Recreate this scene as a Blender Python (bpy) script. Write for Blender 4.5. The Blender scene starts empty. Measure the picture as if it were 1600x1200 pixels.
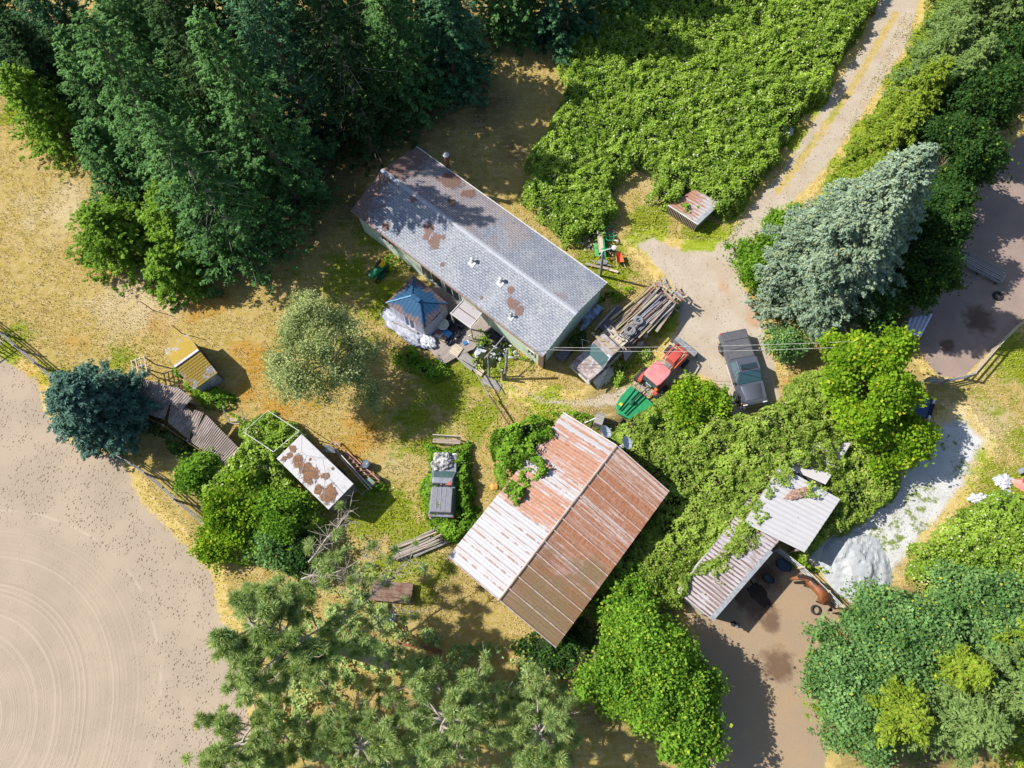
import bpy, bmesh, math, random
import numpy as np
from mathutils import Vector, Matrix
R = math.radians
# ------------------------------------------------------------------ camera, sky, sun, exposure
sc = bpy.context.scene
col = sc.collection
CAM_H = 46.0
# the drone looks almost straight down: the ground point under it lies below the picture's centre
FP = 1067.0                                   # focal length in photo pixels (24 mm on a 36 mm wide sensor)
dn = np.array([20.0, 357.0, FP]); dn /= np.linalg.norm(dn)      # straight down, in camera axes (right, down, forward)
e1 = np.array([1.0, 0, 0]) - dn*dn[0]; e1 /= np.linalg.norm(e1)
e2 = np.cross(dn, e1)
def _raw(px, py, z):
    r = np.array([px-800.0, py-600.0, FP]); w = r @ dn
    return np.array([r @ e1, -(r @ e2)])/w*(CAM_H-z)
ORG = _raw(800, 600, 0)
def at(px, py, z=0.0):                        # measured point of the photograph at height z -> metres
    p = _raw(px, py, z)-ORG
    return Vector((p[0], p[1], z))
cam_d = bpy.data.cameras.new('camera'); cam = bpy.data.objects.new('camera', cam_d); col.objects.link(cam)
cam_d.lens = 24; cam_d.sensor_width = 36; cam_d.sensor_fit = 'HORIZONTAL'; cam_d.clip_end = 1500; cam_d.clip_start = 0.5
def cam2w(v): return Vector((v @ e1, -(v @ e2), -(v @ dn)))
cx, cy, cz = cam2w(np.array([1.0, 0, 0])), cam2w(np.array([0, -1.0, 0])), cam2w(np.array([0, 0, -1.0]))
M = Matrix((cx, cy, cz)).transposed().to_4x4(); M.translation = Vector((-ORG[0], -ORG[1], CAM_H))
cam.matrix_world = M
sc.camera = cam
SUN_AZ, SUN_EL = 165.0, 43.0                  # direction towards the sun, degrees from +X, and elevation
world = bpy.data.worlds.new('World'); sc.world = world; world.use_nodes = True
wn = world.node_tree; sky = wn.nodes.new('ShaderNodeTexSky'); sky.sky_type = 'NISHITA'; sky.sun_disc = False
sky.sun_elevation = R(SUN_EL); sky.sun_rotation = R(90-SUN_AZ)
wn.links.new(sky.outputs[0], wn.nodes['Background'].inputs[0]); wn.nodes['Background'].inputs[1].default_value = 0.105
sun_d = bpy.data.lights.new('sun', 'SUN'); sun_d.energy = 4.9; sun_d.angle = R(0.5); sun_d.color = (1.0, 0.955, 0.87)
sun = bpy.data.objects.new('sun', sun_d); col.objects.link(sun)
sd = Vector((math.cos(R(SUN_AZ))*math.cos(R(SUN_EL)), math.sin(R(SUN_AZ))*math.cos(R(SUN_EL)), math.sin(R(SUN_EL))))
sun.rotation_euler = sd.to_track_quat('Z', 'Y').to_euler(); sun.location = (-40, 20, 60)
sc.view_settings.view_transform = 'Standard'; sc.view_settings.look = 'None'
sc.view_settings.exposure = 0.68; sc.view_settings.gamma = 1.0; sc.view_settings.use_curve_mapping = False
sc.cycles.max_bounces = 5; sc.cycles.diffuse_bounces = 3; sc.cycles.transparent_max_bounces = 4

# ------------------------------------------------------------------ material helper
class Sh:
    def __init__(s, name, rough=0.8, metal=0.0, spec=0.3):
        s.m = bpy.data.materials.new(name); s.m.use_nodes = True; s.t = s.m.node_tree
        s.b = s.t.nodes['Principled BSDF']; s.b.inputs['Roughness'].default_value = rough
        s.b.inputs['Metallic'].default_value = metal; s.b.inputs['Specular IOR Level'].default_value = spec
        s.tc = s.n('ShaderNodeTexCoord'); s.co = s.tc.outputs['Object']
    def n(s, ty, props=None, **inp):
        nd = s.t.nodes.new(ty)
        for k, v in (props or {}).items(): setattr(nd, k, v)
        for k, v in inp.items():
            key = int(k[1:]) if k[0] == 'i' and k[1:].isdigit() else k.replace('_', ' ')
            s.set(nd.inputs[key], v)
        return nd
    def set(s, sock, v):
        if isinstance(v, bpy.types.NodeSocket): s.t.links.new(v, sock)
        else:
            if hasattr(sock.default_value, '__len__') and not hasattr(v, '__len__'): v = (v, v, v)
            if hasattr(v, '__len__') and len(v) == 3 and len(sock.default_value) == 4: v = (*v, 1)
            sock.default_value = v
    def noise(s, scale, detail=4, co=None, rough=0.55, dist=0.0):
        return s.n('ShaderNodeTexNoise', Vector=co or s.co, Scale=scale, Detail=detail, Roughness=rough, Distortion=dist).outputs['Fac']
    def vor(s, scale, co=None, feature='F1', out='Distance', rnd=1.0):
        return s.n('ShaderNodeTexVoronoi', {'feature': feature}, Vector=co or s.co, Scale=scale, Randomness=rnd).outputs[out]
    def map(s, co=None, loc=(0, 0, 0), rot=(0, 0, 0), scale=(1, 1, 1)):
        return s.n('ShaderNodeMapping', Vector=co or s.co, Location=loc, Rotation=rot, Scale=scale).outputs[0]
    def mix(s, f, a, b, blend='MIX'):
        nd = s.n('ShaderNodeMix', {'data_type': 'RGBA', 'blend_type': blend})
        s.set(nd.inputs[0], f); s.set(nd.inputs[6], a); s.set(nd.inputs[7], b); return nd.outputs[2]
    def math(s, op, a, b=0.0, c=None, clamp=False):
        nd = s.n('ShaderNodeMath', {'operation': op, 'use_clamp': clamp}, i0=a, i1=b)
        if c is not None: s.set(nd.inputs[2], c)
        return nd.outputs[0]
    def step(s, v, lo, hi):                  # smooth 0..1
        return s.n('ShaderNodeMapRange', {'interpolation_type': 'SMOOTHSTEP'}, i0=v, i1=lo, i2=hi, i3=0.0, i4=1.0).outputs[0]
    def attr(s, name): return s.n('ShaderNodeAttribute', {'attribute_name': name}).outputs['Fac']
    def xyz(s, co=None): return s.n('ShaderNodeSeparateXYZ', i0=co or s.co).outputs
    def bump(s, h, strength=0.5, dist=0.05, extra=None):
        nd = s.n('ShaderNodeBump', Height=h, Strength=strength, Distance=dist)
        s.t.links.new(nd.outputs[0], s.b.inputs['Normal']); return s
    def col(s, c): s.set(s.b.inputs['Base Color'], c); return s
    def blobs(s, lst, wob=0.6, ns=2.5, soft=0.25):    # irregular patches of moss or rust at fixed places of the thing
        w = s.noise(ns, 4); out = None
        for (x, y, r) in lst:
            d = s.n('ShaderNodeVectorMath', {'operation': 'DISTANCE'}, i0=s.n('ShaderNodeVectorMath', {'operation': 'MULTIPLY'}, i0=s.co, i1=(1, 1, 0)).outputs[0], i1=(x, y, 0)).outputs['Value']
            v = s.math('ADD', s.math('DIVIDE', d, r), s.math('MULTIPLY', s.math('SUBTRACT', w, 0.5), wob*4))
            k = s.math('SUBTRACT', 1.0, s.step(v, 1-soft, 1+soft))
            out = k if out is None else s.math('MAXIMUM', out, k)
        return out

def pm(name, c1, c2=None, scale=3.0, rough=0.75, metal=0.0, bump=0.0, fine=0.0, spec=0.3):
    s = Sh(name, rough, metal, spec)
    if c2 is None: c2 = tuple(v*0.72 for v in c1)
    n = s.noise(scale, 6)
    c = s.mix(s.step(n, 0.35, 0.65), c1, c2)
    if fine: c = s.mix(s.math('MULTIPLY', s.step(s.noise(scale*12, 3), 0.5, 0.7), fine), c, tuple(v*0.4 for v in c1))
    s.col(c)
    if bump: s.bump(s.noise(scale*6, 4), bump, 0.03)
    return s.m
def wood(name, c1, c2, board=0.14, axis='x', rough=0.85):
    s = Sh(name, rough)
    x, y, z = s.xyz()[0], s.xyz()[1], s.xyz()[2]
    a = {'x': y, 'y': x, 'z': x}[axis]
    k = s.math('FRACT', s.math('DIVIDE', a, board)); idx = s.math('FLOOR', s.math('DIVIDE', a, board))
    rnd = s.n('ShaderNodeTexWhiteNoise', {'noise_dimensions': '1D'}, W=idx).outputs['Value']
    sc_ = (1, 14, 14) if axis == 'x' else ((14, 1, 14) if axis == 'y' else (14, 14, 1))
    g = s.noise(2.0, 5, s.map(scale=sc_))
    c = s.mix(s.math('ADD', s.math('MULTIPLY', rnd, 0.6), s.math('MULTIPLY', g, 0.5)), c1, c2)
    gap = s.math('LESS_THAN', k, 0.1)
    c = s.mix(s.math('MULTIPLY', gap, 0.85), c, (0.02, 0.017, 0.014))
    s.col(c); s.bump(s.math('ADD', g, s.math('MULTIPLY', gap, -1)), 0.3, 0.02); return s.m
def leafmat(name, dark, light, accent=None, trans=0.3, amount=0.08, patch=None):
    s = Sh(name, 0.7, 0, 0.06)
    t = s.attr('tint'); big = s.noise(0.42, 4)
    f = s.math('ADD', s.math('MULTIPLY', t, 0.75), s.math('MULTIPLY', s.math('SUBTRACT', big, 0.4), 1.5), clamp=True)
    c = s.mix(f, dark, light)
    if accent: c = s.mix(s.math('GREATER_THAN', s.n('ShaderNodeTexWhiteNoise', {'noise_dimensions': '1D'}, W=s.math('MULTIPLY', t, 977.0)).outputs['Value'], 1-amount), c, accent)
    if patch: c = s.mix(s.math('MULTIPLY', s.step(s.noise(.8, 6, s.map(loc=(7, 3, 0)), rough=.75), .53, .66), .65), c, s.mix(t, tuple(v*.35 for v in patch), patch))
    s.col(c)
    tr = s.n('ShaderNodeBsdfTranslucent'); s.set(tr.inputs[0], s.mix(0.5, c, (0.16, 0.24, 0.02)))
    mx = s.n('ShaderNodeMixShader', i0=trans); s.t.links.new(s.b.outputs[0], mx.inputs[1]); s.t.links.new(tr.outputs[0], mx.inputs[2])
    s.t.links.new(mx.outputs[0], s.t.nodes['Material Output'].inputs[0]); return s.m

# ------------------------------------------------------------------ object helpers
def tag(o, label=None, cat=None, group=None, kind=None):
    if label: o['label'] = label
    if cat: o['category'] = cat
    if group: o['group'] = group
    if kind: o['kind'] = kind
    return o
def thing(name, label, cat, loc=(0, 0, 0), rz=0.0, group=None):
    o = bpy.data.objects.new(name, None); col.objects.link(o); o.location = loc; o.rotation_euler = (0, 0, rz)
    o.empty_display_size = 0.3
    return tag(o, label, cat, group)
class MB:
    def __init__(s): s.v = []; s.f = []
    def add(s, vs, fs):
        b = len(s.v); s.v += [tuple(v) for v in vs]; s.f += [tuple(i+b for i in f) for f in fs]; return s
    def box(s, c, d, rz=0.0, ry=0.0, rx=0.0, taper=1.0):
        m = Matrix.Rotation(rz, 3, 'Z') @ Matrix.Rotation(ry, 3, 'Y') @ Matrix.Rotation(rx, 3, 'X')
        vs = []
        for z in (-1, 1):
            k = taper if z > 0 else 1
            for x, y in ((-1, -1), (1, -1), (1, 1), (-1, 1)):
                vs.append(Vector(c)+m @ Vector((x*d[0]/2*k, y*d[1]/2*k, z*d[2]/2)))
        return s.add(vs, [(3, 2, 1, 0), (4, 5, 6, 7), (0, 1, 5, 4), (1, 2, 6, 5), (2, 3, 7, 6), (3, 0, 4, 7)])
    def beam(s, p, q, w, h):
        p, q = Vector(p), Vector(q); d = (q-p).normalized()
        u = Vector((0, 0, 1)) if abs(d.z) < 0.95 else Vector((1, 0, 0))
        a = d.cross(u).normalized()*w/2; b = a.cross(d).normalized()*h/2
        vs = [p-a-b, p+a-b, p+a+b, p-a+b, q-a-b, q+a-b, q+a+b, q-a+b]
        return s.add(vs, [(0, 1, 2, 3), (7, 6, 5, 4), (0, 4, 5, 1), (1, 5, 6, 2), (2, 6, 7, 3), (3, 7, 4, 0)])
    def tube(s, pts, rad, n=8, cap=True):
        pts = [Vector(p) for p in pts]
        if not hasattr(rad, '__len__'): rad = [rad]*len(pts)
        b = len(s.v); k = len(pts)
        for i, p in enumerate(pts):
            d = (pts[min(i+1, k-1)]-pts[max(i-1, 0)]).normalized()
            u = Vector((0, 0, 1)) if abs(d.z) < 0.9 else Vector((1, 0, 0))
            a = d.cross(u).normalized(); c = a.cross(d)
            for j in range(n):
                t = 2*math.pi*j/n; s.v.append(tuple(p+(a*math.cos(t)+c*math.sin(t))*rad[i]))
        for i in range(k-1):
            for j in range(n):
                s.f.append((b+i*n+j, b+i*n+(j+1) % n, b+(i+1)*n+(j+1) % n, b+(i+1)*n+j))
        if cap: s.f.append(tuple(b+j for j in range(n-1, -1, -1))); s.f.append(tuple(b+(k-1)*n+j for j in range(n)))
        return s
    def lathe(s, prof, o=(0, 0, 0), ax=(0, 0, 1), n=16, closed=False):
        o, ax = Vector(o), Vector(ax).normalized()
        u = ax.orthogonal().normalized(); w = ax.cross(u); b = len(s.v); k = len(prof)
        for r, h in prof:
            for j in range(n):
                t = 2*math.pi*j/n; s.v.append(tuple(o+ax*h+(u*math.cos(t)+w*math.sin(t))*max(r, 1e-4)))
        for i in range(k if closed else k-1):
            i2 = (i+1) % k
            for j in range(n): s.f.append((b+i*n+j, b+i*n+(j+1) % n, b+i2*n+(j+1) % n, b+i2*n+j))
        if not closed: s.f.append(tuple(b+j for j in range(n-1, -1, -1))); s.f.append(tuple(b+(k-1)*n+j for j in range(n)))
        return s
    def slab(s, cs, th):                      # four top corners, thickness downwards
        cs = [Vector(c) for c in cs]; lo = [c-Vector((0, 0, th)) for c in cs]; n = len(cs)
        return s.add(cs+lo, [tuple(range(n)), tuple(range(2*n-1, n-1, -1))]+[(i, (i+1) % n, n+(i+1) % n, n+i) for i in range(n)])
    def loft(s, rings):
        b = len(s.v); n = len(rings[0])
        for r in rings: s.v += [tuple(p) for p in r]
        for i in range(len(rings)-1):
            for j in range(n): s.f.append((b+i*n+j, b+i*n+(j+1) % n, b+(i+1)*n+(j+1) % n, b+(i+1)*n+j))
        s.f.append(tuple(b+j for j in range(n-1, -1, -1))); s.f.append(tuple(b+(len(rings)-1)*n+j for j in range(n)))
        return s
    def build(s, name, mat, parent=None, smooth=False, bevel=0.0, recalc=True):
        me = bpy.data.meshes.new(name); me.from_pydata(s.v, [], s.f); me.materials.append(mat)
        if recalc:
            bm = bmesh.new(); bm.from_mesh(me); bmesh.ops.recalc_face_normals(bm, faces=bm.faces); bm.to_mesh(me); bm.free()
        if smooth:
            me.polygons.foreach_set('use_smooth', [True]*len(me.polygons))
            try: me.set_sharp_from_angle(angle=R(40))
            except Exception: pass
        o = bpy.data.objects.new(name, me); col.objects.link(o); o.parent = parent
        if bevel:
            md = o.modifiers.new('bevel', 'BEVEL'); md.width = bevel; md.segments = 2; md.limit_method = 'ANGLE'; md.angle_limit = R(40)
        return o
def qmesh(name, V, mat, parent=None, tint=None):
    V = np.asarray(V, dtype=np.float32); N = len(V)
    me = bpy.data.meshes.new(name); me.vertices.add(N*4); me.vertices.foreach_set('co', V.reshape(-1))
    me.loops.add(N*4); me.loops.foreach_set('vertex_index', np.arange(N*4, dtype=np.int32))
    me.polygons.add(N); me.polygons.foreach_set('loop_start', np.arange(0, N*4, 4, dtype=np.int32))
    me.polygons.foreach_set('loop_total', np.full(N, 4, dtype=np.int32))
    if tint is not None:
        a = me.attributes.new('tint', 'FLOAT', 'POINT'); a.data.foreach_set('value', np.repeat(tint, 4).astype(np.float32))
    me.materials.append(mat); me.update(calc_edges=True)
    o = bpy.data.objects.new(name, me); col.objects.link(o); o.parent = parent; return o
def unit(a): return a/np.maximum(np.linalg.norm(a, axis=1, keepdims=True), 1e-6)
def leafquads(C, Nrm, size, aspect=0.6, D=None, rng=None):
    n = len(C); T = D if D is not None else rng.normal(size=(n, 3))
    T = unit(T-Nrm*np.sum(T*Nrm, 1, keepdims=True)); B = np.cross(Nrm, T)
    a = T*(size/2)[:, None]; b = B*(size*aspect/2)[:, None]
    fold = Nrm*(size*0.12)[:, None]
    return np.stack([C-a, C+b-a*0.1+fold, C+a, C-b-a*0.1+fold], 1)
def vnoise(x, y, s, seed=0):
    x = np.asarray(x)/s+seed*17.31+500; y = np.asarray(y)/s+seed*9.77+500
    xi, yi = np.floor(x).astype(np.int64), np.floor(y).astype(np.int64); fx, fy = x-xi, y-yi
    fx = fx*fx*(3-2*fx); fy = fy*fy*(3-2*fy)
    def h(a, b):
        k = (a*374761393+b*668265263+seed*1442695) & 0xffffffff; k = ((k ^ (k >> 13))*1274126177) & 0xffffffff
        return ((k ^ (k >> 16)) & 0xffff)/65535.0
    return (h(xi, yi)*(1-fx)+h(xi+1, yi)*fx)*(1-fy)+(h(xi, yi+1)*(1-fx)+h(xi+1, yi+1)*fx)*fy
def polydist(x, y, poly):                     # signed distance, positive inside
    x, y = np.asarray(x, float), np.asarray(y, float); d = np.full(x.shape, 1e9); ins = np.zeros(x.shape, bool)
    n = len(poly)
    for i in range(n):
        x1, y1 = poly[i]; x2, y2 = poly[(i+1) % n]; dx, dy = x2-x1, y2-y1
        t = np.clip(((x-x1)*dx+(y-y1)*dy)/(dx*dx+dy*dy+1e-9), 0, 1)
        d = np.minimum(d, np.hypot(x-x1-t*dx, y-y1-t*dy))
        c = ((y1 > y) != (y2 > y)) & (x < (x2-x1)*(y-y1)/((y2-y1) if y2 != y1 else 1e-9)+x1); ins ^= c
    return np.where(ins, d, -d)
def wpoly(px, z=0.0): return [tuple(at(a, b, z)[:2]) for a, b in px]
def rectfit(cs, z):                           # four roof corners, in order: centre, angle of side 0-1, lengths
    P = [at(a, b, z) for a, b in cs]; c = sum(P, Vector())/4
    u = ((P[1]-P[0])+(P[2]-P[3])); v = ((P[3]-P[0])+(P[2]-P[1]))
    return c, math.atan2(u.y, u.x), u.length/2, v.length/2
def axisfit(rear, front, zr, zf):             # a vehicle's middle and heading
    a, b = at(*rear, zr), at(*front, zf); c = (a+b)/2; c.z = 0; return c, math.atan2(b.y-a.y, b.x-a.x), ((b-a).to_2d()).length

# ------------------------------------------------------------------ the ground
GREEN = [(1010, 350, 50, 1), (1100, 380, 55, 1), (1150, 370, 40, 1), (1240, 215, 40, .9), (1290, 170, 40, .9), (960, 420, 50, .8), (1030, 500, 40, .8), (1000, 590, 45, .8),
         (930, 400, 40, .8), (20, 175, 30, .8), (60, 215, 30, .8), (100, 245, 25, .8), (20, 540, 45, .7), (75, 580, 40, .6), (660, 660, 80, .6), (600, 800, 70, .9), (690, 800, 70, .8),
         (750, 650, 60, .7), (860, 645, 50, .8), (1560, 620, 70, .45), (1590, 690, 60, .5), (1305, 262, 26, .9), (1345, 200, 26, .9), (1388, 128, 26, .9), (1425, 60, 26, .9), (600, 470, 80, .7), (540, 430, 90, .6), (700, 600, 70, .8), (640, 880, 80, .7), (760, 570, 60, .9),
         (200, 560, 40, .6), (1560, 760, 60, .8), (880, 480, 60, .9), (1180, 620, 60, .6), (560, 380, 80, .5), (330, 560, 40, .2), (740, 500, 50, .8), (500, 560, 90, .5), (800, 400, 60, .8), (1600, 560, 60, .9)]
ORANGE = [(170, 410, 60, .8), (60, 590, 50, .8), (400, 560, 60, 1), (450, 630, 70, .9), (560, 690, 70, .9), (240, 500, 50, .8), (850, 590, 60, .5), (620, 620, 60, .6), (20, 430, 60, .3),
          (90, 270, 60, .5), (320, 480, 60, .9), (120, 540, 80, .6), (820, 610, 50, .4), (1240, 600, 30, 1), (1180, 470, 30, .8), (380, 620, 50, .8), (480, 700, 60, .6)]
DIRT_SHADE = [(760, 170, 100, .8), (700, 150, 90, .9), (800, 230, 60, .7), (420, 250, 260, 1), (600, 160, 200, 1), (700, 930, 100, .5), (1400, 480, 120, 1), (250, 700, 50, .6), (560, 320, 60, .8),  # litter and dirt; clearing and lawn spots put shade into the colour
        (1500, 200, 120, 1), (1000, 700, 160, 1), (1300, 700, 180, 1), (1400, 1050, 200, 1), (1000, 1030, 140, 1), (430, 1000, 120, .4), (330, 770, 70, .7), (215, 735, 30, .5), (255, 785, 30, .5), (300, 840, 30, .5), (330, 880, 25, .5)]
PALE = [(1030, 290, 45, .8), (200, 470, 90, .9), (80, 330, 110, .7), (260, 470, 60, .8), (620, 740, 70, .6), (560, 640, 60, .3), (700, 690, 40, .8), (1550, 660, 60, .8), (1500, 640, 40, .7), (800, 590, 40, .5), (1480, 690, 60, .9), (130, 300, 20, .8)]
def field(x, y, lst):
    out = np.zeros(np.shape(x))
    for px, py, r, v in lst:
        c = at(px, py); rr = r/21.0
        out = np.maximum(out, v*np.exp(-((x-c.x)**2+(y-c.y)**2)/(2*(rr*0.62)**2)))
    return out
def paint(me, x, y, extra=None):
    for nm, lst in (('green', GREEN), ('orange', ORANGE), ('dirt', DIRT_SHADE), ('pale', PALE)):
        me.attributes.new(nm, 'FLOAT', 'POINT').data.foreach_set('value', field(x, y, lst).astype(np.float32))
    for nm, v in (extra or {}).items(): me.attributes.new(nm, 'FLOAT', 'POINT').data.foreach_set('value', v.astype(np.float32))
def grasscol(s):
    s.b.inputs['Specular IOR Level'].default_value = 0.0
    n1, n2, n3 = s.noise(0.5, 5), s.noise(2.2, 6, rough=0.7), s.noise(9, 5, rough=0.75)
    w = s.math('MULTIPLY', s.math('SUBTRACT', n1, 0.5), 1.6)
    c = s.mix(s.step(n2, 0.35, 0.65), (0.52, 0.39, 0.165), (0.40, 0.30, 0.07))
    c = s.mix(s.step(s.math('ADD', s.attr('orange'), w), 0.4, 0.95), c, s.mix(n3, (0.50, 0.22, 0.045), (0.42, 0.28, 0.035)))
    c = s.mix(s.step(s.math('ADD', s.attr('pale'), w), 0.3, 0.9), c, (0.56, 0.44, 0.25))
    g = s.mix(s.step(n3, 0.35, 0.65), (0.30, 0.33, 0.02), (0.14, 0.22, 0.01))
    c = s.mix(s.step(s.math('ADD', s.attr('green'), s.math('ADD', w, s.math('MULTIPLY', s.math('SUBTRACT', n2, .5), .8))), 0.28, 0.62), c, g)
    c = s.mix(s.step(s.math('ADD', s.attr('dirt'), s.math('MULTIPLY', w, 0.5)), 0.35, 0.9), c, s.mix(n2, (0.20, 0.145, 0.075), (0.13, 0.105, 0.045)))  # brown litter tone, also painting in the shade on the grass
    mow = s.noise(1.0, 5, s.map(rot=(0, 0, .62), scale=(.5, 4.5, 1)), rough=.7); c = s.mix(s.math('MULTIPLY', s.step(mow, .5, .68), .4), c, (.60, .48, .27)); c = s.mix(s.math('MULTIPLY', s.math('SUBTRACT', 1.0, s.step(mow, .32, .46)), .3), c, (.24, .19, .06))
    c = s.mix(s.math('MULTIPLY', s.step(n3, 0.56, 0.72), 0.6), c, s.mix(0.6, c, (0.07, 0.06, 0.02)))
    c = s.mix(s.math('MULTIPLY', s.step(s.noise(15, 4, rough=0.85), 0.54, 0.68), 0.5), c, s.mix(.5, c, (0.74, 0.62, 0.38)))
    return c, n3
def gmat_grass():
    s = Sh('meadow', 0.95, 0, 0.1); c, n3 = grasscol(s); s.col(c)
    s.bump(s.math('ADD', s.math('MULTIPLY', n3, 0.6), s.noise(22, 4, rough=0.8)), 1.0, 0.10); return s.m
def edged(s, inner, hgt, strength=0.6, dist=0.04, lo=0.15, hi=0.6):
    g, n3 = grasscol(s)
    e = s.step(s.math('ADD', s.attr('edge'), s.math('ADD', s.math('MULTIPLY', s.math('SUBTRACT', s.noise(1.3, 5), 0.5), 1.1), s.math('MULTIPLY', s.math('SUBTRACT', s.noise(8, 4, rough=.7), 0.5), 0.9))), lo, hi)
    s.col(s.mix(e, g, inner)); s.bump(s.mix(e, n3, hgt), strength, dist); return s.m
XS = np.concatenate([np.linspace(-500, -52, 14), np.arange(-50, 50.1, 0.5), np.linspace(52, 500, 14)])
YS = np.concatenate([np.linspace(-500, -38, 14), np.arange(-36, 50.1, 0.5), np.linspace(52, 500, 14)])
gx, gy = np.meshgrid(XS, YS); nx_, ny_ = len(XS), len(YS)
me = bpy.data.meshes.new('ground')
idx = np.arange(nx_*ny_).reshape(ny_, nx_)
fa = np.stack([idx[:-1, :-1], idx[:-1, 1:], idx[1:, 1:], idx[1:, :-1]], -1).reshape(-1, 4)
me.from_pydata(np.stack([gx.ravel(), gy.ravel(), 0*gx.ravel()], 1).tolist(), [], fa.tolist())
paint(me, gx.ravel(), gy.ravel()); me.materials.append(gmat_grass())
g = bpy.data.objects.new('ground', me); col.objects.link(g); tag(g, 'dry mown meadow and yard grass, straw coloured with green and rusty patches', 'ground', kind='structure')
def sheet(name, px, z, mat, label, cat, extra=None, cell=0.3, soft=0.9):
    poly = wpoly(px); X = [p[0] for p in poly]; Y = [p[1] for p in poly]
    xs = np.arange(min(X)-1, max(X)+1, cell); ys = np.arange(min(Y)-1, max(Y)+1, cell); gx, gy = np.meshgrid(xs, ys)
    d = polydist(gx, gy, poly); keep = (d > -0.8)
    idx = np.arange(gx.size).reshape(gx.shape)
    q = np.stack([idx[:-1, :-1], idx[:-1, 1:], idx[1:, 1:], idx[1:, :-1]], -1).reshape(-1, 4)
    q = q[keep.ravel()[q].all(1)]; used, inv = np.unique(q, return_inverse=True); q = inv.reshape(-1, 4)
    x, y = gx.ravel()[used], gy.ravel()[used]
    me = bpy.data.meshes.new(name); me.from_pydata(np.stack([x, y, 0*x+z], 1).tolist(), [], q.tolist())
    ex = {'edge': np.clip(d.ravel()[used]/soft, -1, 2)}
    if extra: ex.update(extra(x, y))
    paint(me, x, y, ex); me.materials.append(mat)
    o = bpy.data.objects.new(name, me); col.objects.link(o); return tag(o, label, cat, kind='structure')
def polyline_dist(x, y, px):
    P = wpoly(px); d = np.full(np.shape(x), 1e9)
    for (x1, y1), (x2, y2) in zip(P[:-1], P[1:]):
        dx, dy = x2-x1, y2-y1; t = np.clip(((x-x1)*dx+(y-y1)*dy)/(dx*dx+dy*dy), 0, 1); d = np.minimum(d, np.hypot(x-x1-t*dx, y-y1-t*dy))
    return d
def m_sand():
    s = Sh('arena sand', 0.95, 0, 0.1); c0 = at(-80, 1132)
    n1, n2 = s.noise(0.35, 4), s.noise(14, 4, rough=0.7)
    c = s.mix(s.step(n1, 0.35, 0.65), (0.35, 0.275, 0.205), (0.30, 0.24, 0.18)); c = s.mix(s.math('MULTIPLY', n2, 0.3), c, (0.38, 0.32, 0.25))
    ctr = s.n('ShaderNodeVectorMath', {'operation': 'DISTANCE'}, i0=s.n('ShaderNodeVectorMath', {'operation': 'ADD'}, i0=s.co, i1=s.n('ShaderNodeVectorMath', {'operation': 'SCALE'}, i0=s.n('ShaderNodeTexNoise', Vector=s.co, Scale=0.12, Detail=1.0).outputs['Color'], Scale=0.8).outputs[0]).outputs[0], i1=(c0.x+.4, c0.y+.4, 0.4)).outputs['Value']
    rad = (at(228, 1132)-c0).length+1.0
    inside = s.math('SUBTRACT', 1.0, s.step(ctr, rad-1.6, rad+0.8))
    ring = s.noise(1.0, 5, s.n('ShaderNodeCombineXYZ', i0=s.math('MULTIPLY', ctr, 3.4), i1=0.0, i2=0.0).outputs[0], rough=0.75)
    rings = s.math('MULTIPLY', s.math('SUBTRACT', ring, 0.5), 1.0)
    c = s.mix(s.math('MULTIPLY', inside, s.step(ring, 0.53, 0.62)), c, (0.405, 0.33, 0.255))
    c = s.mix(s.math('MULTIPLY', inside, s.math('SUBTRACT', 1.0, s.step(ring, 0.38, 0.46))), c, (0.31, 0.245, 0.185))
    line = s.math('SUBTRACT', 1.0, s.step(s.math('ABSOLUTE', s.math('SUBTRACT', ctr, rad-0.1)), 0.03, 0.13)); c = s.mix(s.math('MULTIPLY', s.math('MULTIPLY', line, s.step(s.noise(.5, 3), .45, .6)), .4), c, (0.45, 0.38, 0.30))
    v = s.vor(3.6); v2 = s.vor(5.4, s.map(loc=(3.1, 1.7, 0)))
    hoof = s.math('MAXIMUM', s.math('SUBTRACT', 1.0, s.step(v, 0.12, 0.28)), s.math('SUBTRACT', 1.0, s.step(v2, 0.10, 0.26)))
    gate = s.math('MULTIPLY', s.math('SUBTRACT', 1.0, s.math('MULTIPLY', inside, 0.85)), s.step(s.noise(.7, 4), 0.4, 0.52))
    h = s.math('MULTIPLY', hoof, gate); c = s.mix(s.math('MULTIPLY', h, 0.75), c, (0.19, 0.13, 0.09))
    hh = s.math('ADD', s.math('MULTIPLY', n2, 0.2), s.math('ADD', s.math('MULTIPLY', h, -1.4), s.math('MULTIPLY', rings, s.math('MULTIPLY', inside, 1.2))))
    return edged(s, c, hh, 0.55, 0.08, 0.0, 0.4)
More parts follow.
